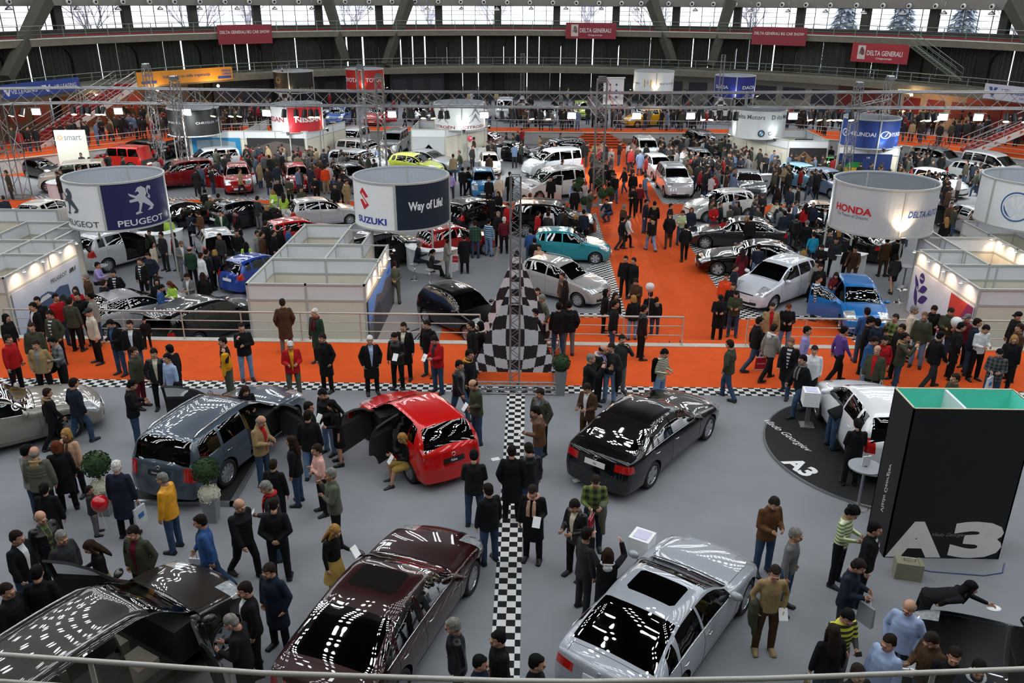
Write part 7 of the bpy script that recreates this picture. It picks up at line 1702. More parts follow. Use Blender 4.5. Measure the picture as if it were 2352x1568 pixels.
# ================= PEOPLE IN PLACE =================
PEOPLE='''
88 1175 60 stand puffer k k balding g L P:argyle|bald man with glasses in a black leather jacket over a diamond sweater
30 1220 80 stand2 jacket k j short b Pw|dark-haired man in an open black jacket over a white shirt at the left edge
133 1219 70 pockets coat d k short g|grey-haired man in a long dark padded coat beside the brown off-roader's open door
80 1305 195 pockets jacket k k short k|man in a black hooded jacket seen from behind beside the open brown car door
8 1342 80 stand coat k k short b|man in a black coat cut by the left edge at the brown car
217 1237 310 hold top k q long s qh1.66|woman with long brown hair and gold skirt beside the brown off-roader
307 1206 350 pockets jacket G k short b Pm|man in an olive jacket looking down near the brown bonnet
463 1180 285 walk jacket b j short b Pd|man in a blue and grey jacket walking left with a plastic bag
264 1061 182 stand coat n k short w|white-haired man in a long navy coat seen from behind near the red balloon
375 1088 262 stand jacket y j shaved g L|man with shaved head in a yellow and black jacket near the flower planter
544 1143 60 walk puffer k k balding g|balding man in a ribbed black padded jacket walking right
567 1338 300 stand2 jacket k k short b Pw|man in a black jacket with pale collar beside the brown car's front wheel
543 1412 268 hold jacket k k shaved g|bald man in a black hooded jacket holding a small thing by the brown car
621 1292 335 pockets coat n k short d|man in a long navy coat with light shoulder patches, hands down
626 1150 188 behind jacket k k shaved b|man in a black coat with hands clasped behind his back
620 1104 285 paper coat d j short g Sr|man in a dark grey coat with orange scarf holding a leaflet
672 1003 270 stand jacket k j long s bh1.67|woman with long brown hair, black jacket and high boots
625 1058 172 stand jacket k k short d h1.62|short-haired youth in a black hooded top seen from behind
730 1021 300 crossed sweater p k short s h1.68|person in a pink sweater with folded arms and black trousers
761 1077 292 chin jacket e k short g|man in an olive-grey jacket with a hand on his chest
590 953 70 hold jacket t j balding g Pr|man in a tan jacket over a red shirt holding a small object
705 924 90 stand jacket k j short b|man in a black jacket with a red back yoke seen from the side
705 945 178 stand jacket k J short b sk|man in a black jacket with orange sleeve stripes seen from behind
746 890 325 paper puffer k J short k|man in a black padded jacket reading a white brochure
770 918 288 paper dress k n long k h1.70|woman with long black hair in a tight black dress
665 780 20 hold jacket r e short w Py|man in a red and yellow ski jacket with olive trousers
742 765 335 pockets coat k k short d|man in a long black coat standing on the orange walkway before the white booth
848 770 20 pockets coat k k short w PB|grey-haired man in a long black coat over a light blue shirt
909 761 340 paper jacket k k shaved b L|man in a black leather jacket holding a white paper on the walkway
927 741 350 stand coat k k short b Pc|man in a long dark coat with cream scarf behind the man with the white paper
983 735 330 pockets jacket k j short b|dark-haired man in a black jacket behind the red ski jacket
1003 768 318 hold jacket r j short b Pd|man in a red and black ski jacket with jeans
1052 825 60 walk jacket k j short k LPg|man in a black leather jacket over a grey shirt walking right of the red hatchback
1076 804 60 stand jacket k k short k Cy|man in a black jacket with yellow collar behind the leather jacket
1094 870 300 paper jacket G j balding d|man in an olive bomber jacket and jeans looking down at papers
1084 738 280 stand jacket k j short d|man in a black jacket with a strap at the left foot of the checkered tower
1106 737 285 walk jacket k k bob k Cch1.64|woman with a dark bob and fur hood left of the checkered tower
1088 1038 180 hold jacket K j short k|man in a dark plaid jacket seen from behind with jeans
1123 1114 215 stand jacket k j short b|bulky man in a black jacket seen from behind on the checkered strip
1176 1027 180 pockets coat k k short b|man in a long black coat with his back to us on the checkered strip
1217 1022 198 paper jacket k j short b L|man in a black printed leather jacket beside the checkered strip
1226 1109 345 paper coat k k short d Sh|man with glasses in a black coat with a dusty pink scarf
1243 891 322 pockets jacket G k short d LPg|man in a dark leather jacket over a grey shirt, left of the suited man
1240 934 262 paper jacket S j short k L|man in a brown leather jacket holding a white brochure
1353 877 325 hold suit s s short d Pw|man in a brown suit and tie with folded hands
1355 814 80 photo puffer k j shaved g|man with shaved head in a black jacket looking at his camera
1378 791 68 hold jacket k k balding b CcSV|man in a black fur-hooded jacket with a lilac scarf
1406 787 330 pockets sweater d J short s|man in a dark printed hooded sweatshirt with a coat on his arm
1428 769 20 phone jacket d g short b|man in a dark jacket talking on a phone
1521 798 40 hold sweater c J short k M:cream_stripe|man in a striped sweater with a black coat over his shoulder
1682 780 235 walk2 jacket G j short s|man in a green jacket and jeans walking away beside the black saloon
1743 726 92 walk jacket k j short b|man in a black jacket walking right along the near railing
1777 743 115 walk jacket x k short d Cw|person in a beige-grey jacket with white hood carrying a red bag
1820 774 330 walk coat k j shaved h P:white_stripe|bald smiling man in a black duffel coat
1853 750 60 stand sweater V k short k|man in a lilac sweater behind the bald man
1872 795 342 walk jacket w k short d|man in a white jacket with a black shoulder strap
1848 817 290 walk jacket k j short k Sg|man in a black coat with grey scarf striding left
1938 748 100 walk sweater v k short k|man in a purple sweater striding right on the orange walkway
2003 770 40 hold jacket b J short b sw|man in a blue jacket with red sleeves, faded jeans and white shoes
2032 771 0 pockets jacket r g short k|man in a bright red ski jacket in the right-hand crowd
2017 798 320 stand jacket G k balding b Pr|man in a brown leather jacket over a red shirt with a white bag
2078 765 60 photo jacket G j short b Ctsw|man in an olive hooded jacket holding up a camera
2059 722 308 chin sweater n k short d M:argyle|man in a dark patterned sweater with a hand at his mouth
2075 745 290 stand jacket k k short b|dark-haired man in black looking left behind the olive jacket
2099 703 60 stand jacket c d short g|grey-haired man in a cream and black racing jacket
2126 717 330 stand jacket G J shaved h Cg|bald man in an olive jacket with light grey hood
2146 699 350 hold jacket k J short b|young man in black leaning on the railing looking at his phone
2184 704 350 hold jacket G j short d|man in an olive parka looking down at his hands
2226 722 290 stand jacket m k cap g h1.66|person in a maroon jacket and grey cap beside the white balloon
2244 732 70 stand jacket n j short b|man in a dark denim jacket facing right behind the railing crowd
2206 741 80 pockets jacket k k short k|man in a long black jacket facing right below the white balloon
2262 743 10 hold sweater w k short k|young man in a cream roll-neck sweater
1997 729 60 pockets jacket k k curly k|curly-haired man in a black jacket by the blue hatchback
2018 733 200 stand jacket n k short k|man in a dark navy jacket next to the curly-haired man
1994 708 182 stand sweater b j short b|man in a blue sweatshirt in front of the blue hatchback
2299 798 330 hold jacket K j short k M:plaid|man in a dark plaid jacket looking down with a white bag
2331 770 342 stand jacket k k bob y h1.66|blonde woman in black with a white jacket on her arm
2198 863 280 stand jacket G k short s|man whose head and shoulders show above the black display box
2343 717 280 stand coat k k cap k|person in a black leather coat at the right edge by the booth
2347 745 270 stand jacket s k short s|person in a brown jacket at the right edge
2160 760 100 walk jacket k d short k|man in black with dark jeans striding left of the cream sweater
1925 923 95 bend jacket k j short k|man in a dark jacket bending into the white hatchback
1974 971 178 hold jacket k k tail k h1.64|woman in black seen from behind at the white hatchback
1397 1262 178 up coat k k long s Cwh1.62|woman with long hair in a black coat raising both hands to take a picture
1346 1214 118 stand suit d d short b|man in a charcoal suit seen from behind beside the woman taking a picture
1327 1142 320 hold jacket k k short b LPc|man in a black leather jacket left of the argyle sweater
1368 1086 0 hold sweater k n short d M:argyle|man in an argyle sweater holding a red bag and a green jacket
1774 1135 18 hold jacket S j short d|man in a brown vest and black sleeves with jeans
1825 1213 55 stand sweater g j short g|grey-haired man in a tight grey sweater with a coat over his shoulder
1780 1297 0 pockets sweater t s short d st|man in a beige sweater with brown trousers and boots
1948 1158 50 hold sweater L k curly k M:green_stripe|curly-haired man in a green striped sweater
2007 1200 62 stand jacket k k short k P:white_stripe|young man in a black jacket over a black and white striped top
1962 1279 52 hold jacket n d short d|man with glasses in a navy jacket carrying a clear bag
1943 1390 10 hold sweater Y g short k M:yellow_stripe|man in a yellow and black striped sweater looking at his phone
1918 1440 188 stand jacket k j long d h1.66|woman with very long dark hair seen from behind with a gold bag
2094 1376 320 pockets jacket B n balding g|balding man in a light blue and black jacket
2048 1459 300 stand jacket B j short b|young man in a light blue and white jacket at the bottom edge
1971 1527 10 stand jacket k k short d|dark head at the bottom edge left of the young man
2155 1450 288 hold jacket s j short d|youth in a brown jacket beside the black car's wing
2196 1488 335 stand jacket k k short b|man in black at the bottom edge in front of the black car
2252 1517 340 stand jacket n n short k Cw|man in a navy jacket with white piping at the bottom right
759 1202 62 paper top k q long y qh1.68|woman with very long hair in black top and gold skirt holding a sheet
1048 1421 282 pockets jacket k d short g L|grey-haired man in a black leather jacket beside the checkered strip
1098 1507 80 stand jacket n k short k h1.66|dark-haired boy in navy at the bottom edge
1149 1450 292 stand jacket k k short k|man in a black jacket with piping standing on the strip at the bottom
1228 1506 80 stand jacket k k short k|man in black at the bottom edge right of the strip
14 770 80 stand jacket r k short b|man in a red jacket at the left edge of the walkway
82 780 8 pockets jacket t k short d Px|man in a tan jacket on the walkway behind the beige saloon
126 771 322 hold sweater d k short k M:grey_argyle|man in a grey argyle sweater with a black coat over his arm
303 798 82 stand jacket G m short s|youth in a grey hooded jacket and dark red trousers
352 800 15 pockets jacket k k short k LPc|man in a black leather jacket over a cream zipped sweater
385 812 330 stand sweater B J short k|man with glasses in a light blue sweater
390 793 250 stand jacket k k short k|dark-haired man in black behind the light blue sweater
513 774 312 phone sweater k e short b|man in a black sweater on the phone with a yellow jacket on his arm
553 743 28 chin jacket k J short b|man in a black track jacket with a hand on his chin
292 873 112 hold jacket k j short k|man in a black hooded jacket next to the grey estate's open door
162 869 152 walk2 jacket n j short b|man in a navy jacket with white sleeve print walking away
102 891 132 walk jacket k k short s h1.60Ct|boy in a black jacket with fur collar beside the beige saloon
559 883 40 hold top k q wave s qh1.68|woman in black top and gold skirt at the grey estate's open front door
152 985 345 stand jacket h k bob y Ssh1.66|blonde woman in a peach coat with a dark brown scarf
127 1016 208 stand coat k k bob r h1.66|red-brown haired woman in a long black coat seen from behind
75 1030 190 stand puffer e k balding g Ct|balding man in an olive padded jacket with fur hood
54 1025 150 stand jacket x j short k|dark-haired man in a beige jacket beside the olive padded jacket
98 1113 185 stand jacket k k tail k h1.62|dark-haired woman in black below the group on the left
201 1117 110 stand jacket d g short d h1.15|small child in grey holding the red balloon
10 722 80 stand jacket k k bob k h1.65|woman in black at the left edge on the walkway
76 695 330 stand suit k k short k Pw|young man in a black blazer in front of the car mural
115 712 350 pockets jacket G k short b P:white_stripe|man in an olive jacket over a black striped sweater
125 675 60 stand sweater r j short k|man in a bright red sweatshirt with a shoulder strap
157 684 172 stand jacket G k short d|man in a brown-grey jacket with his back to us in the left group
177 671 0 stand jacket k k short b|bearded man in black facing us in the left group
208 672 280 stand jacket x j short k|man in a beige jacket with a plastic bag at the left railing
205 708 320 stand jacket c k cap d L|man in a black and cream leather jacket and flat cap
71 742 20 stand jacket G j short s|man in a grey-green hooded jacket at the lower left of the group
258 731 335 hold jacket k j short k Pb|man in a black jacket over a blue shirt looking at a camera
297 736 10 stand jacket k j short b Pw|man in a black jacket over a white striped shirt
173 659 5 stand jacket r k bob d h1.65|woman in red with brown hair behind the bearded man
198 629 320 stand jacket s k short g|grey-haired man in a brown jacket behind the left group
235 643 150 stand jacket k k short s|person with a pale backpack near the left booth
330 732 30 stand jacket k k short k h1.0|dark head low behind the left railing
84 682 10 stand jacket k k short k|man in black behind the young man in the blazer
363 653 100 hold sweater b k short k|man in a blue shirt holding papers beside the black estate
358 640 30 stand jacket k k bob k h1.64|dark-haired woman beside the silver-grey coupe
393 644 330 hold sweater L c long r kh1.66|woman with auburn hair in a lime top by the black estate
431 626 350 hold suit g g short b Pw|man in a grey suit behind the black estate
413 552 40 hold suit g g shaved h Pw|bald man in a grey suit by the curved counter
434 567 170 stand jacket F k balding d|man in a green sweater seen from behind with a camera strap
459 581 140 stand jacket w J short s|man in a white hooded sweatshirt
472 573 150 stand jacket k k short b L|man in a black leather jacket beside the white sweatshirt
491 575 170 pockets jacket k k bob y h1.66|blonde woman in black with a dark handbag
464 627 200 stand jacket k k long s h1.66|woman with long dark hair behind the black estate
504 536 340 stand jacket d d short b|young man in a grey hooded jacket at the raised tailgate
542 527 30 pockets jacket k j short b Ct|young man in a black hooded jacket left of the blue hatchback
564 557 190 stand sweater L c long k kh1.66|woman with black hair in a lime top behind the blue hatchback
589 530 60 stand jacket x d short b|man in a grey and white jacket behind the blue hatchback
599 533 100 stand jacket s k short b|man in a brown jacket near the red hatchback
341 580 350 pockets puffer n d short b|man in a navy padded jacket in the open space of the lion stand
321 593 350 stand jacket k k short d Ct P:white_stripe|man in a black fur-hooded jacket over a striped sweater
260 620 10 pockets jacket k k short k P:white_stripe|man in a black leather jacket behind the silver-grey coupe
385 497 185 stand sweater L c bob d kh1.68|woman in a lime top and beige skirt seen from behind
370 533 330 stand suit d d short d|man in a dark suit behind the curved counter
398 534 320 stand jacket d k short b Pr|man in a dark jacket over a red shirt by the counter
342 529 0 stand jacket G k short b h1.5|man leaning in front of the white crossover
347 555 90 stand top c c long k kh1.68|woman with black hair and beige dress at the curved counter
457 485 262 paper jacket S k short s|man in a brown jacket holding a white paper near the black car
434 485 170 photo jacket n k short k|man in dark navy taking a photo behind the black car
480 449 180 pockets jacket G J cap w|man in an olive jacket with a white cap
469 435 200 hold jacket k k short k|man in black in front of the man with the white cap
500 445 180 stand jacket G d short b|man in a dark olive coat on the orange crossing
505 483 20 pockets jacket F k short d Pc|man in a green jacket over a cream shirt behind the black hatchback
542 483 330 pockets coat k k short b Sm|man in a long black coat with a dark red scarf
589 451 150 pockets suit d g short b|man in a grey suit seen from behind near the women in lime
612 473 200 stand coat k k bob y h1.66|blonde woman in a long black coat near the black hatchback
636 479 180 stand jacket k j tail d h1.64|woman in black with grey hood near the silver hatchback
627 435 340 paper sweater L w long y kh1.68|blonde woman in a lime top and white skirt holding papers
650 444 188 stand sweater L w long s kh1.68|brown-haired woman in a lime top and white skirt seen from behind
608 508 150 stand coat k k short s|man in a long black coat at the corner of the white booth
626 529 90 stand jacket k k short b|man in a black jacket with red shoulders behind the white booth
637 518 170 stand jacket k k short b|man in black behind the white booth next to the red shoulders
660 519 120 stand jacket b j short d|man in a bright blue and black jacket behind the white booth
637 411 10 stand jacket k J short b|young man in black near the two women in lime
663 408 350 hold jacket G k short b|man in dark olive holding a camera near the red small hatchback
691 430 30 stand jacket G k short b|man in a brown camouflage jacket before the red small hatchback
724 403 350 hold jacket k k short b|man in a black jacket facing us before the red small hatchback
745 380 200 stand jacket o t short d|person in an orange and striped top with beige trousers
767 403 0 stand jacket d k short b Pb|man in a dark jacket over a blue shirt, left of the tan coat
769 422 350 stand jacket k k short s|balding man in black just left of the tan coat
794 413 60 pockets coat t x short s Cc|man in a long tan coat left of the dark teal drum
779 407 10 stand jacket d k short b|man in dark grey between the tan coat and the orange top
899 569 200 stand jacket k k short k|man in black at the lamp end of the white booth wall
905 600 180 behind sweater e e short s|man in an olive outfit with hands on his hips beside the booth mural
956 560 95 sit suit n n short g|grey-haired man in a navy suit seated on a bar stool
988 573 100 sit sweater d k tail k h1.62|woman in dark grey seated on a bar stool at the counter
1025 548 100 hold jacket x g short b|man in a light grey and beige jacket with a red bag at the counter
1066 539 185 stand coat k k short b|man in a long black coat seen from behind by the dark red hatchback
1091 508 178 stand jacket F j short d M:green_plaid|man in a green plaid shirt and jeans
1122 504 150 stand sweater B J short b M:blue_stripe|man in a blue striped sweater
1158 499 180 stand sweater m k short w|white-haired man in a dark red sweater
1145 486 330 stand jacket k k short g|grey-haired man in black with a red bag beside the red sweater
1167 467 320 stand jacket r k short d|man in a red and white jacket left of the truss tower
1126 448 180 stand coat k k short k|man in a long black coat behind the black crossover
1123 407 350 stand jacket k k short d|man in a dark jacket in front of the blue small hatchback
1146 402 10 stand coat c c short d|man in a cream coat beside the blue small hatchback
1145 440 330 stand jacket k k long d h1.66|woman with long dark hair beside the black crossover
1035 395 175 stand sweater V d short b|person in a lilac shirt with a shoulder bag near the dark teal drum
1062 385 160 stand jacket k k short b|man in black standing left of the blue small hatchback
1075 383 120 walk jacket k k short b|man in black walking beside the red mat
1171 395 200 stand suit k k short b|man in a black suit beside the blue small hatchback
648 688 200 pockets coat s g short d|man in a brown coat with his back turned in front of the white booth
724 709 330 stand coat F k short w Sm|grey-haired man in a dark green coat with a tartan scarf
1219 525 190 stand sweater b j short b|man in a blue sweatshirt with a black jacket on his arm
1228 547 185 stand sweater k k short k h1.70|man in a black sweater left of the teal hatchback
1239 562 340 stand jacket h k tail s h1.62|woman in beige in front of the silver high hatchback
1235 486 110 stand jacket r j short k|young man in a red and navy sweatshirt
1261 476 170 stand sweater w k short b|man in a white top at the black off-roader
1259 487 150 stand jacket d k short k|man in dark clothes in front of the black off-roader
1293 477 170 stand jacket d k short b|man in grey at the black off-roader's doors
1299 494 185 stand jacket k k long s h1.66|woman with long dark hair at the black off-roader
1323 492 340 hold jacket k k long y h1.66|blonde woman in black behind the teal hatchback
1341 482 170 stand jacket n k short b|man in dark navy behind the teal hatchback
1354 436 70 photo jacket G j short b|man in an olive jacket photographing beside the aisle column
1321 431 190 stand jacket k k short k|man in black beside the potted boxwoods
1318 414 20 stand sweater B k short d|man in a light blue shirt beside the white people carrier
1266 406 350 stand jacket k k short k|man in black in front of the white people carrier
1217 444 150 stand jacket k k short r|red-haired person in black near the black off-roader
1233 442 160 stand jacket k k tail d h1.64|woman in dark clothes left of the black off-roader
1203 448 30 stand jacket r k short b|man in red right of the truss tower top
1401 464 320 crouch jacket n j short b|man in a navy track jacket crouching on the orange aisle
1413 398 10 walk jacket k j short k|man in a black jacket walking towards us in the aisle
1380 380 180 stand coat n k short g|grey-haired man in a navy coat seen from behind in the aisle
1404 380 190 stand coat k k short g|grey-haired man in a black coat seen from behind in the aisle
1455 394 10 stand coat k k shaved b|man in a long black coat at the right border of the aisle
1456 427 330 hold jacket k k short b|man in black with a cup in the aisle
1471 423 170 stand sweater m k short r h1.66|red-haired woman in a dark red sweater in the aisle
1433 470 120 stand coat s k short g|man in a dark brown coat left in the aisle
1430 497 100 walk jacket k d tail k h1.66|woman in a black jacket walking right in the aisle
1444 494 90 walk jacket w k short d h1.66|woman in a white and red jacket carrying a dark blue bag
1484 458 60 stand jacket n j short b|man in navy in the middle of the aisle
1504 463 170 stand jacket k d short b Ct|man in a black fur-hooded jacket at the crowd's edge
1499 494 200 walk jacket k J short b Ct|person in a black fur-hooded jacket with light jeans and blue bag
1540 468 60 stand jacket k k short s|man in a black leather jacket at the right of the aisle
1540 488 170 walk2 jacket k s cap k|man in a black jacket and dark cap walking away
1567 482 20 hold sweater c j short d M:green_stripe|young man in a pale striped sweater
1589 477 350 stand jacket n j long r h1.66|woman with long reddish hair in a blue jacket
1577 514 175 walk2 jacket k k short k|man in a black jacket walking away at the checker border
1438 588 340 stand jacket k k short b|man in black standing at the left border of the aisle
1457 592 310 stand jacket k d short d|young man in a black hooded top beside the man in black
1464 638 320 hold jacket s j short d|man in a brown and black jacket looking down in the aisle
1457 680 190 stand jacket k J bob y h1.66|blonde woman in black with light jeans
1495 669 190 stand jacket k j short d h1.68|person under the white balloon in black
1509 683 190 stand jacket k j short s h1.45Cg|child in a dark jacket with green hood
1478 701 100 stand jacket k k short b L|man in a black leather jacket above the near railing
1411 690 80 stand jacket k j short b|young man in black leaning on the near railing
1413 672 30 stand jacket k k long d h1.66|woman with long dark hair above the near railing
1390 665 80 stand jacket k k bob k h1.66|woman in a black coat right of the silver high hatchback
1235 662 340 stand jacket k k short b Pw|man in a black jacket over a white shirt by the checkered sail
1248 676 300 pockets sweater e k short g|grey-haired man in an olive-beige sweater
1294 627 300 stand jacket s k short d L|man in a brown leather jacket beside the silver high hatchback
1299 645 250 stand coat k k long d h1.66|woman with long dark hair in a black coat beside the silver high hatchback
1308 693 178 pockets puffer k g short k|man in a black padded jacket and grey trousers seen from behind
1284 696 182 stand jacket k j short k|man in black with jeans beside the padded jacket
1231 707 300 walk coat k j short k|man in a dark coat walking left past the potted boxwood
1669 629 330 stand jacket o k short d|man in a bright orange jacket
1688 608 60 stand jacket n k short d|man in a navy jacket behind the orange jacket
1685 650 340 stand jacket k k short d|young man in a black jacket beside the orange jacket
1656 675 350 hold coat k k cap k|man in a long black coat and black cap on the steps
1692 666 345 hold jacket G j short k|man in a dark olive jacket on the steps
1707 572 185 stand dress m n long d h1.66|woman in a dark red dress beside the black saloon
1744 561 180 stand tshirt n J short b|man in a navy T-shirt and jeans beside the black saloon
1641 468 10 hold sweater r j short d|young man in a red sweater in front of the white sporty hatchback
1696 463 185 stand jacket K k long k h1.66|woman with long black hair at the white sporty hatchback
1716 497 330 stand jacket m k long y h1.66|blonde woman next to the dark grey saloon
1726 496 185 stand jacket k k short k|man in black next to the blonde woman
1786 459 330 hold jacket c J short d|man in a cream jacket and jeans on the cross aisle
1813 478 170 stand jacket n j short b|man in a dark navy jacket near the cross aisle
1804 485 180 stand jacket n j short k|dark-haired man behind the dark grey saloon
1831 493 165 stand jacket k d short k L|man in a black leather jacket beside the crossing
1855 508 178 stand puffer k d beanie g|person in a black jacket with pale fur hood and hat
1871 533 190 stand tshirt a d short d|man in a bright cyan T-shirt with a shoulder strap
1846 576 90 stand jacket n d bob y h1.66|blonde woman in a navy jacket
1877 597 20 stand jacket x k cap k|man in a pale jacket and black cap behind the counter
1890 560 330 hold jacket k k short d|man in black behind the counter below the drum
1906 529 20 stand jacket d k short b|man in dark grey under the red lettered drum
1922 546 340 stand jacket d k short s|man in grey vest at the counter below the drum
1928 520 185 stand jacket d k long y h1.66|blonde woman behind the black saloon under the drum
1952 565 170 stand jacket k k tail k h1.64|woman in black at the right end of the drum counter
1968 562 330 lean suit s s short k|man in a brown suit leaning over the drum counter
1885 607 0 stand jacket k k short b|man in black left of the drum counter
1880 633 60 stand sweater w j short b M:white_stripe|man in a black and white striped sweater at the blue car door
1923 624 330 hold jacket m k long d h1.66|woman in dark red behind the blue hatchback
1866 611 60 stand jacket n n short k h1.2|child in dark blue beside the white hybrid
1775 696 350 stand jacket t k short d Pr|man in a tan jacket over a dark red top above the near railing
1812 695 350 hold jacket k J short r bh1.68|woman in a black coat and high boots on the steps
2040 546 180 stand suit s s short b|man in a dark brown suit seen from behind near the right booth
2064 546 182 stand coat k k short b|man in a black coat next to the brown suit
2061 584 185 walk2 jacket d k bob d kh1.66|woman in a grey coat walking away beside the right booth
1852 470 200 stand jacket r k long k h1.66|woman with long black hair in a red jacket
1869 465 340 stand jacket n k short g|grey-haired man in navy right of the red jacket
1897 474 350 stand jacket k k short d Pw|young man in black with a red bag and white hood
2176 500 180 stand jacket k k long y h1.66|woman with long blonde hair behind the right booth
1788 433 190 stand jacket k k long d h1.66|woman in black and white among the crowd on the right
'''
LV=lambda x,y,h:(0 if G(x,y,h).y<24.9 else -1)
PPL=[]
def put(line):
    a,lab=line.split('|'); t=a.split(); x,y,fc=float(t[0]),float(t[1]),float(t[2]); ps,top,tc,lc,hair,hc=t[3:9]; ex=' '.join(t[9:])
    k={}; h=1.77; i=0; ex=ex.replace(' ','')
    while i<len(ex):
        c=ex[i]
        if c=='L': k['leather']=True; i+=1
        elif c in 'PM' and ex[i+1:i+2]==':':
            j=i+2
            while j<len(ex) and (ex[j].islower() or ex[j]=='_'): j+=1
            n=ex[i+2:j]
            if c=='P': k['panel']=n
            else: k['mats']=SPECIAL[n]
            i=j
        elif c=='P': k['panel']=ex[i+1]; i+=2
        elif c=='C': k['collar']=ex[i+1]; i+=2
        elif c=='S': k['scarf']=ex[i+1]; i+=2
        elif c=='s': k['shoe']=ex[i+1]; i+=2
        elif c=='h': h=float(ex[i+1:i+5]) if ex[i+1:i+5].count('.')==1 and ex[i+4:i+5].isdigit() else float(ex[i+1:i+4]); i+=5 if ex[i+4:i+5].isdigit() else 4
        elif c=='q': k['leg']='skirt'; i+=1
        elif c=='k': k['leg']='short_skirt'; i+=1
        elif c=='b': k['boots']=True; i+=1
        else: i+=1
    if lc=='n' and top=='dress': k['leg']='none'
    if ps=='sit': z=-1; hh=1.36
    elif ps=='bend': z=.05; hh=1.25
    elif ps=='crouch': z=-1; hh=1.15
    else: hh=h; z=LV(x,y,h)
    p=G(x,y,z+hh); 
    if math.hypot(p.x-8.85,p.y-18.35)<2.85 and z==0: z=.05
    PPL.append((p.x,p.y))
    return person((p.x,p.y,z),fc,ps,top,tc,lc,hair,hc,h=h,label=lab,**k)
DONE=[(ln,put(ln)) for ln in PEOPLE.strip().split('\n')]
# woman wiping the black car, hostess seated in the red hatchback
BYL={}
def hand_of(lab,s):
    e,J=BYL[next(k for k in BYL if lab in k)]; dz=0
    return e.matrix_basis@(Vector((0,0,J['dz'] if J['use'] else 0))+J[s][2]+(J[s][2]-J[s][1]).normalized()*.08), (e.matrix_basis.to_3x3()@(J[s][2]-J[s][1])).normalized(), e
for ln,(e,J) in DONE: J['use']=True; BYL[ln.split('|')[1]]=(e,J)
p=G(2108,1462,0); e,J=person((p.x,p.y,0),72,'wipe','sweater','k','k','long','k',h=1.68,label='woman in black with long hair bending over to wipe the black car'); J['use']=True; BYL['wiping']=(e,J)
w,_,_=hand_of('wiping',1); b=MB(); b.add(*icov(1,(0,0,0))); b.v=[(x*.13,y*.09,z*.025) for x,y,z in b.v]; o=b.obj('cleaning_cloth',M_swhite,None,True); o.location=w+Vector((.02,-.02,-.035)); tag(o,'white cloth under the hand of the woman wiping the black car','cloth')
p=G(932,1060,.45); e,J=person((p.x+.1,p.y,0),300,'sill','top','k','q','long','y',leg='skirt',h=1.68,label='blonde woman in a gold skirt seated in the red hatchback doorway'); J['use']=False; BYL['seated in the red']=(e,J)
p=G(222,640,-.4); person((p.x,p.y,-1.18),95,'sit','sweater','V','k','short','b',h=1.77,label='man in a lilac shirt seated at the low round cafe table')
# ---- things carried, placed in the hand that holds them
def held_paper(who,s,lab,sz=(.075,.105),col=None,name='brochure'):
    w,d,e=hand_of(who,s); b=MB(); b.box(-sz[0],-sz[1],0,sz[0],sz[1],.01); o=b.obj(name,col or M_swhite)
    f=Vector((math.sin(e.rotation_euler.z),-math.cos(e.rotation_euler.z),0)); o.location=w+f*.04+Vector((0,0,.02)); o.rotation_euler=(R(55),0,e.rotation_euler.z); tag(o,lab,'camera' if name=='pocket_camera' else 'brochure')
for who,s,l in (('gold skirt holding a sheet',1,'white sheet held by the woman with very long hair and gold skirt'),('seated in the red',1,'white sheets in the lap of the woman in the red hatchback'),('reading a white brochure',1,'open brochure held by the man in the black padded jacket'),('white paper on the walkway',1,'folded white paper held by the man in the black leather jacket on the walkway'),('red and black ski jacket',-1,'folded paper held by the man in the red ski jacket'),('olive bomber',1,'folded papers in the hand of the man in the olive bomber'),('brown leather jacket holding a white brochure',1,'white brochure held by the man in the brown leather jacket'),('dusty pink scarf',1,'rolled white paper held by the man with the pink scarf'),('beige sweater with brown',1,'folded leaflet in the hand of the man in the beige sweater'),('orange scarf',1,'leaflet held by the man with the orange scarf'),('tight black dress',1,'white folder held by the woman in the black dress'),('blue shirt holding papers',1,'papers held by the man in the blue shirt in the pit'),('white skirt holding papers',1,'papers held by the blonde woman in lime'),('holding a white paper near',1,'white paper held by the man in the brown jacket near the black car')): held_paper(who,s,l)
for who,s,l in (('yellow and black striped',1,'small camera held by the man in the yellow striped sweater'),('holding up a camera',1,'black camera held up by the man in the olive hooded jacket'),('looking at his camera',1,'small camera in the hands of the man with shaved head'),('green striped',1,'small phone held by the curly-haired man')): held_paper(who,s,l,(.05,.035),M_black,'pocket_camera')
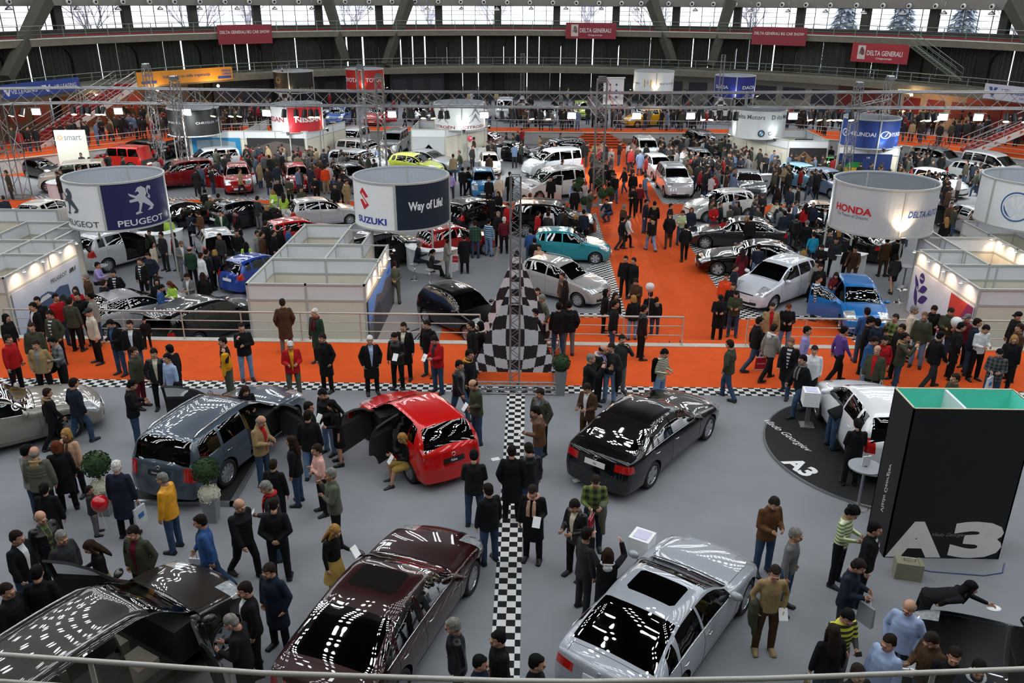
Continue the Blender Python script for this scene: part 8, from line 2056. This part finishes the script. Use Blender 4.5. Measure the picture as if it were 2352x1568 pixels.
def bag(who,s_,lab,col,s=.2):
    w,d,e=hand_of(who,s_); p=w+Vector((0,0,-s-.13)); q=empty('carrier_bag',p,e.rotation_euler.z+R(70),lab,'bag'); b=MB(); b.add([(-s*.8,-.04,-s),(s*.8,-.04,-s),(s*.75,-.02,s),(-s*.75,-.02,s),(-s*.8,.04,-s),(s*.8,.04,-s),(s*.75,.02,s),(-s*.75,.02,s)],[(0,1,2,3),(7,6,5,4),(0,4,5,1),(1,5,6,2),(3,2,6,7),(0,3,7,4)]); b.obj('bag_body',cm(col),q)
    b=MB(); b.tube([(-s*.3,0,s),(-s*.25,0,s+.13),(s*.25,0,s+.13),(s*.3,0,s)],.008,5); b.obj('bag_handle',M_swhite,q)
    if col=='#a01822':
        for k in (1,-1):
            b=MB(); b.box(-s*.86,-.045*k-.001,-s*1.0,s*.86,-.045*k+.001,-s*.9); b.box(-s*.8,-.03*k-.001,s*.9,s*.8,-.03*k+.001,s*1.0); b.obj('bag_border',M_swhite,q)
        text_obj('lettering','DELTA GENERALI',s*1.2,.035,lambda a,c:Vector((a,-.05,c)),M_lett,q); text_obj('lettering','DELTA GENERALI',s*1.2,.035,lambda a,c:Vector((-a,.05,c)),M_lett,q)
    elif s>.19: b=MB(); b.box(-s*.35,-.044,-s*.2,s*.35,.044,s*.3); b.obj('bag_print',cm('#2f6fae'),q)
for a in (('long navy coat seen from behind near',-1,'white plastic bag with blue print held by the white-haired man','#c9ccd2',.2),('walking left with a plastic bag',-1,'white plastic bag held by the man in the blue and grey jacket','#c9ccd2',.14),('argyle sweater holding a red bag',-1,'red and white paper bag held by the man in the argyle sweater','#a01822',.2),('white hood carrying',1,'red and white paper bag carried by the person with the white hood','#a01822',.2),('red shirt with a white bag',1,'white bag with a blue square held by the man in the brown leather jacket','#c9cdd2',.2),('looking down with a white bag',-1,'white bag with blue print held by the man in the plaid jacket','#c9cdd2',.2),('carrying a clear bag',-1,'clear silver plastic bag held by the man with glasses in navy','#8d9093',.19),('beige jacket with a plastic bag',1,'small plastic bag held by the man in the beige jacket','#bcb9c4',.15),('carrying a dark blue bag',1,'dark blue bag carried by the woman in the white and red jacket','#1c2f5c',.15),('light jeans and blue bag',-1,'dark blue shopping bag carried down the aisle','#1c3f7c',.19),('with a gold bag',1,'gold handbag of the woman with very long dark hair','#6f5c28',.17),('with a red bag at the counter',-1,'red paper bag beside the curved counter','#a01822',.16),('black with a red bag beside',1,'red and white bag held by the grey-haired man in black','#a01822',.16)): bag(*a)
def draped(who,s_,lab,tc,over=False):
    e,J=BYL[next(k for k in BYL if who in k)]; el,wr,sh=J[s_][1],J[s_][2],J[s_][0]; dz=Vector((0,0,J['dz'])); b=MB()
    if over: eloft(b,[(0,0,-.62,.10,.03),(0,0,-.3,.13,.05),(0,0,0,.10,.07),(0,0,.06,.05,.05)],Matrix.Translation(sh+dz+Vector((s_*.03,.02,.03))))
    else:
        m=(el*.35+wr*.65)+dz; eloft(b,[(0,0,-.46,.05,.09),(0,.02,-.34,.07,.14),(0,0,-.12,.085,.13),(0,0,.05,.07,.10),(0,0,.085,.03,.06)],Matrix.Translation(m))
        cap(b,m+Vector((0,-.08,-.2)),m+Vector((.02,-.10,-.55)),.05,.045)
    me=remesh(b,'folded_jacket',M_cloth,.014,3); o=inst('folded_jacket',me,None,None,None,hexc(COL[tc])); o.matrix_basis=e.matrix_basis.copy(); tag(o,lab,'jacket')
for a in (('coat on his arm',1,'black and grey jacket over the arm of the man in the printed sweatshirt','k'),('black coat over his shoulder',-1,'black coat over the shoulder of the man in the cream striped sweater','k',True),('argyle sweater holding',1,'olive-green jacket over the arm of the argyle sweater','e'),('coat over his shoulder',-1,'black coat over the shoulder of the grey-haired man','k',True),('beige sweater with brown',-1,'dark brown jacket over the arm of the man in the beige sweater','G'),('yellow and black striped',-1,'olive-brown jacket over the arm of the yellow striped sweater','G'),('black coat over his arm',-1,'black coat over the arm of the argyle-sweatered man on the left','k'),('glasses in a light blue sweater',1,'dark jacket over the arm of the light blue sweater','k'),('yellow jacket on his arm',1,'yellow-lined black jacket on the arm of the man on the phone','y'),('white jacket on her arm',-1,'white jacket on the arm of the blonde woman','w'),('black jacket on his arm',-1,'black jacket on the arm of the man in the blue sweatshirt','k')): draped(*a)
# ---- remaining visitors, farther back
TOPW=['k']*15+['K','d','d','n','n','G','G','s','e','r','w','c','t','B','g','x','m']
CN={'k':'black','K':'black','d':'dark grey','n':'navy','G':'olive','s':'brown','e':'grey-green','r':'red','w':'white','c':'cream','t':'tan','B':'light blue','g':'grey','x':'beige','m':'dark red','j':'jeans','J':'pale jeans'}
HN={'short':'short-haired','long':'long-haired','balding':'balding','bob':'bob-haired','shaved':'shaven-headed','cap':'capped'}
# regions of the photograph filled by people: x0,y0,x1,y1 (head rows), count, z, place words
REG=[(1400,255,1700,268,13,0,'on the far walkway right of the aisle steps'),(1155,252,1335,266,12,0,'on the far walkway left of the aisle steps'),
(1480,345,1660,400,22,-1,'in the crowd right of the aisle before the dark crossover'),(1490,405,1700,455,22,-1,'in the dense crowd right of the aisle'),(1700,395,1800,440,6,-1,'in the crowd below the drum with two round emblems'),(1780,380,1925,425,10,-1,'in the crowd near the pale turquoise city car'),(1830,425,1925,460,6,-1,'in front of the red lettered drum'),(2060,365,2260,400,14,-1,'in the crowd before the crossover with the bicycle'),(2160,405,2290,450,12,-1,'in the crowd left of the blue emblem drum'),
(1370,350,1400,395,3,-1,'beside the tall aisle column'),(1395,362,1450,395,5,-1,'at the far end of the orange aisle'),
(440,375,560,435,12,-1,'in the crowd near the left red cars'),(560,365,770,395,9,-1,'in the crowd behind the red small hatchback'),(700,330,790,370,7,-1,'in the crowd near the red and white drum sign'),(20,380,130,440,6,-1,'left of the totem board'),(380,400,460,450,5,-1,'at the foot of the left truss column'),
(880,335,1000,352,5,-1,'near the chevron booth'),(1040,330,1110,352,5,-1,'below the chevron drum sign'),(1150,312,1260,322,7,-1,'in front of the far pit wall')]
CANDS=[]
rg=random.Random(21)
for x0,y0,x1,y1,n,z,w in REG:
    i=0;tries=0
    while i<n and tries<400:
        tries+=1
        x,y=rg.uniform(x0,x1),rg.uniform(y0,y1); p=G(x,y,z+1.72)
        if any((p.x-a)**2+(p.y-b_)**2<.16 for a,b_ in PPL): continue
        PPL.append((p.x,p.y)); CANDS.append((p,z,w)); i+=1
CARS=[o for o in bpy.data.objects if o.get('category')=='car']
CP=[(Vector(o.location[:2]),o['label'].split(' with ')[0].split(' seen')[0].split(' facing')[0].split(' behind')[0]) for o in CARS]
used={}
left=max(0,300-len([o for o in bpy.data.objects if o.get('category')=='person']))
def inside_car(p):
    for o in CARS:
        d=o.matrix_basis.inverted()@Vector((p.x,p.y,o.location.z))
        if abs(d.x)<o['Lx']/2+.15 and abs(d.y)<1.05: return True
    return False
bpy.context.view_layer.update()
k=0
for p,z,w in CANDS:
    if inside_car(p): continue
    if k>=left: break
    tc=rg.choice(TOPW); lc=rg.choice('kkkjjJdg'); hair=rg.choice(['short']*7+['long','bob','balding','shaved','cap']); ps=rg.choice(['stand','stand2','pockets','hold','walk','behind']); top=rg.choice(['jacket','jacket','sweater','coat'])
    fc=rg.uniform(0,360); fw='facing us' if fc<60 or fc>300 else 'seen from behind' if 120<fc<240 else 'facing right' if fc<=120 else 'facing left'
    q=Vector((p.x,p.y)); near=min(CP,key=lambda c:(c[0]-q).length); rel=near[0]-q; side=('left of' if rel.x>.6 else 'right of' if rel.x<-.6 else 'in front of' if rel.y>0 else 'behind')
    lab='%s person in %s %s, %s, %s the %s'%(HN[hair],CN[tc],{'jacket':'jacket','sweater':'sweater','coat':'coat'}[top],fw,side,near[1]) if z<0 else '%s person in %s %s, %s, %s'%(HN[hair],CN[tc],top,fw,w)
    words=lab.split()
    if len(words)>16: lab='%s person in %s, %s, %s the %s'%(HN[hair],CN[tc],fw,side,near[1])
    lab=' '.join(lab.split()[:16])
    if lab in used:
        lab2='%s person in %s and %s legwear, %s, %s'%(HN[hair],CN[tc],CN[lc],fw,w); lab=' '.join(lab2.split()[:16])
        if lab in used: continue
    used[lab]=1
    person((p.x,p.y,z),fc,ps,top,tc,lc,hair,rg.choice('kbbdsg'),h=rg.uniform(1.64,1.84),label=lab,leather=rg.random()<.25,detail=False,panel=rg.choice([None,None,None,'w']) if top!='sweater' else None); k+=1
# the far crowd nobody could count: one object
def crowd():
    src=[]
    for ps,top in (('stand','jacket'),('pockets','coat'),('walk','jacket'),('hold','jacket')):
        J=frame(ps); parts=[]
        for me,cat in ((top_mesh(ps,top,M_cloth),0),(leg_mesh(ps,'trousers',M_cloth),1),(body_mesh(ps),2),(hair_mesh('short'),3)):
            o=bpy.data.objects.new('t',me); d=o.modifiers.new('d','DECIMATE'); d.ratio={0:.05,1:.05,2:.035,3:.07}[cat]; r=bench_eval(o)
            M=Matrix.Translation((0,0,J['dz']))@(J['H'] if cat==3 else Matrix.Identity(4))
            parts.append(([M@v.co for v in r.vertices],[tuple(q.vertices) for q in r.polygons],cat)); bpy.data.meshes.remove(r)
        src.append(parts)
    cols=['#0f0f11','#161719','#2b2c2e','#1b2434','#3a3c30','#46321f','#8f1a1e','#b9babc','#a08c6a','#5c6f8c','#6b6c6c']; mats=[cm(c,'crowd_'+c.strip('#'),.85) for c in cols]+[cm('#33465f','crowd_denim',.9),M_skin,cm('#1c1410','crowd_hair',.6)]
    b=MB(); n=0
    def add(x,y,z):
        nonlocal n
        parts=src[rg.randrange(4)]; M=Matrix.Translation((x,y,z))@Matrix.Rotation(rg.uniform(0,2*PI),4,'Z')@Matrix.Scale(rg.uniform(.93,1.04),4); c1=rg.choice([0,0,0,0,0,1,1,1,2,2,3,3,4,4,5,6,7,8,9,10]); c2=rg.choice([0,1,2,11,11])
        for v,f,cat in parts: b.add(v,f,{0:c1,1:c2,2:12,3:13}[cat],M)
        n+=1
    # far walkway, side walkways and the stalls behind
    def fill(x0,x1,y0,y1,k,z,test):
        c=0;t=0
        while c<k and t<k*30:
            t+=1; x,y=rg.uniform(x0,x1),rg.uniform(y0,y1)
            if not test(x,y) or any((x-a)**2+(y-b_)**2<.2 for a,b_ in PPL) or inside_car(Vector((x,y,0))): continue
            PPL.append((x,y)); add(x,y,z); c+=1
    ST=[(tuple(G(38,338,0))[:2],(CYL(268,190,39.9).x,CYL(268,190,39.9).y)),(tuple(G(2205,345,0))[:2],(G(2205,345,0).x+6.5,G(2205,345,0).y-1.5))]
    def offstair(x,y):
        for (xa,ya),(xb,yb) in ST:
            dx,dy=xb-xa,yb-ya; L=math.hypot(dx,dy); u=((x-xa)*dx+(y-ya)*dy)/L; w=abs((x-xa)*dy-(y-ya)*dx)/L
            if -1<u<L+.5 and w<2.6: return False
        return True
    def inhall(x,y): return math.hypot(x,y-CY)<41.2 and offstair(x,y)
    def outpit(x,y,d=.4):
        e=1e9; pts=PIT; ins=False
        for i in range(10):
            (xa,ya),(xb,yb)=pts[i],pts[(i+1)%10]
            if (ya>y)!=(yb>y) and x<(xb-xa)*(y-ya)/(yb-ya)+xa: ins=not ins
        return not ins
    fill(-2,20,73.0,78.5,75,0,lambda x,y:inhall(x,y) and abs(x-17)>1.5); fill(-38,-21,58,80,170,0,lambda x,y:inhall(x,y) and outpit(x,y) and outpit(x+1.2,y-1.2)); fill(22,39,58,80,120,0,lambda x,y:inhall(x,y) and outpit(x,y) and outpit(x-1.2,y-1.2))
    fill(-18,-3,73.2,82,14,0,inhall); fill(-22,22,80,92,60,0,inhall)
    fill(3.9,8.4,50,63,26,-1,lambda x,y:True); fill(9.5,18,50,66,120,-1,lambda x,y:True); fill(18,30,50,62,85,-1,lambda x,y:not outpit(x,y)); fill(-22,-10,50.5,60,65,-1,lambda x,y:True); fill(9.2,15,41,47,16,-1,lambda x,y:True); fill(-6,3,55,70,24,-1,lambda x,y:True); fill(-32,-22,42,58,22,-1,lambda x,y:True); fill(18,30,38,48,30,-1,lambda x,y:True)
    o=b.obj('crowd',mats,None,True); tag(o,'dense far crowd of visitors in dark jackets filling the walkways and stands','crowd',kind='stuff'); print('CROWD',n,'PERSONS',len([o for o in bpy.data.objects if o.get('category')=='person']))
crowd()

bpy.data.scenes.remove(BENCH)
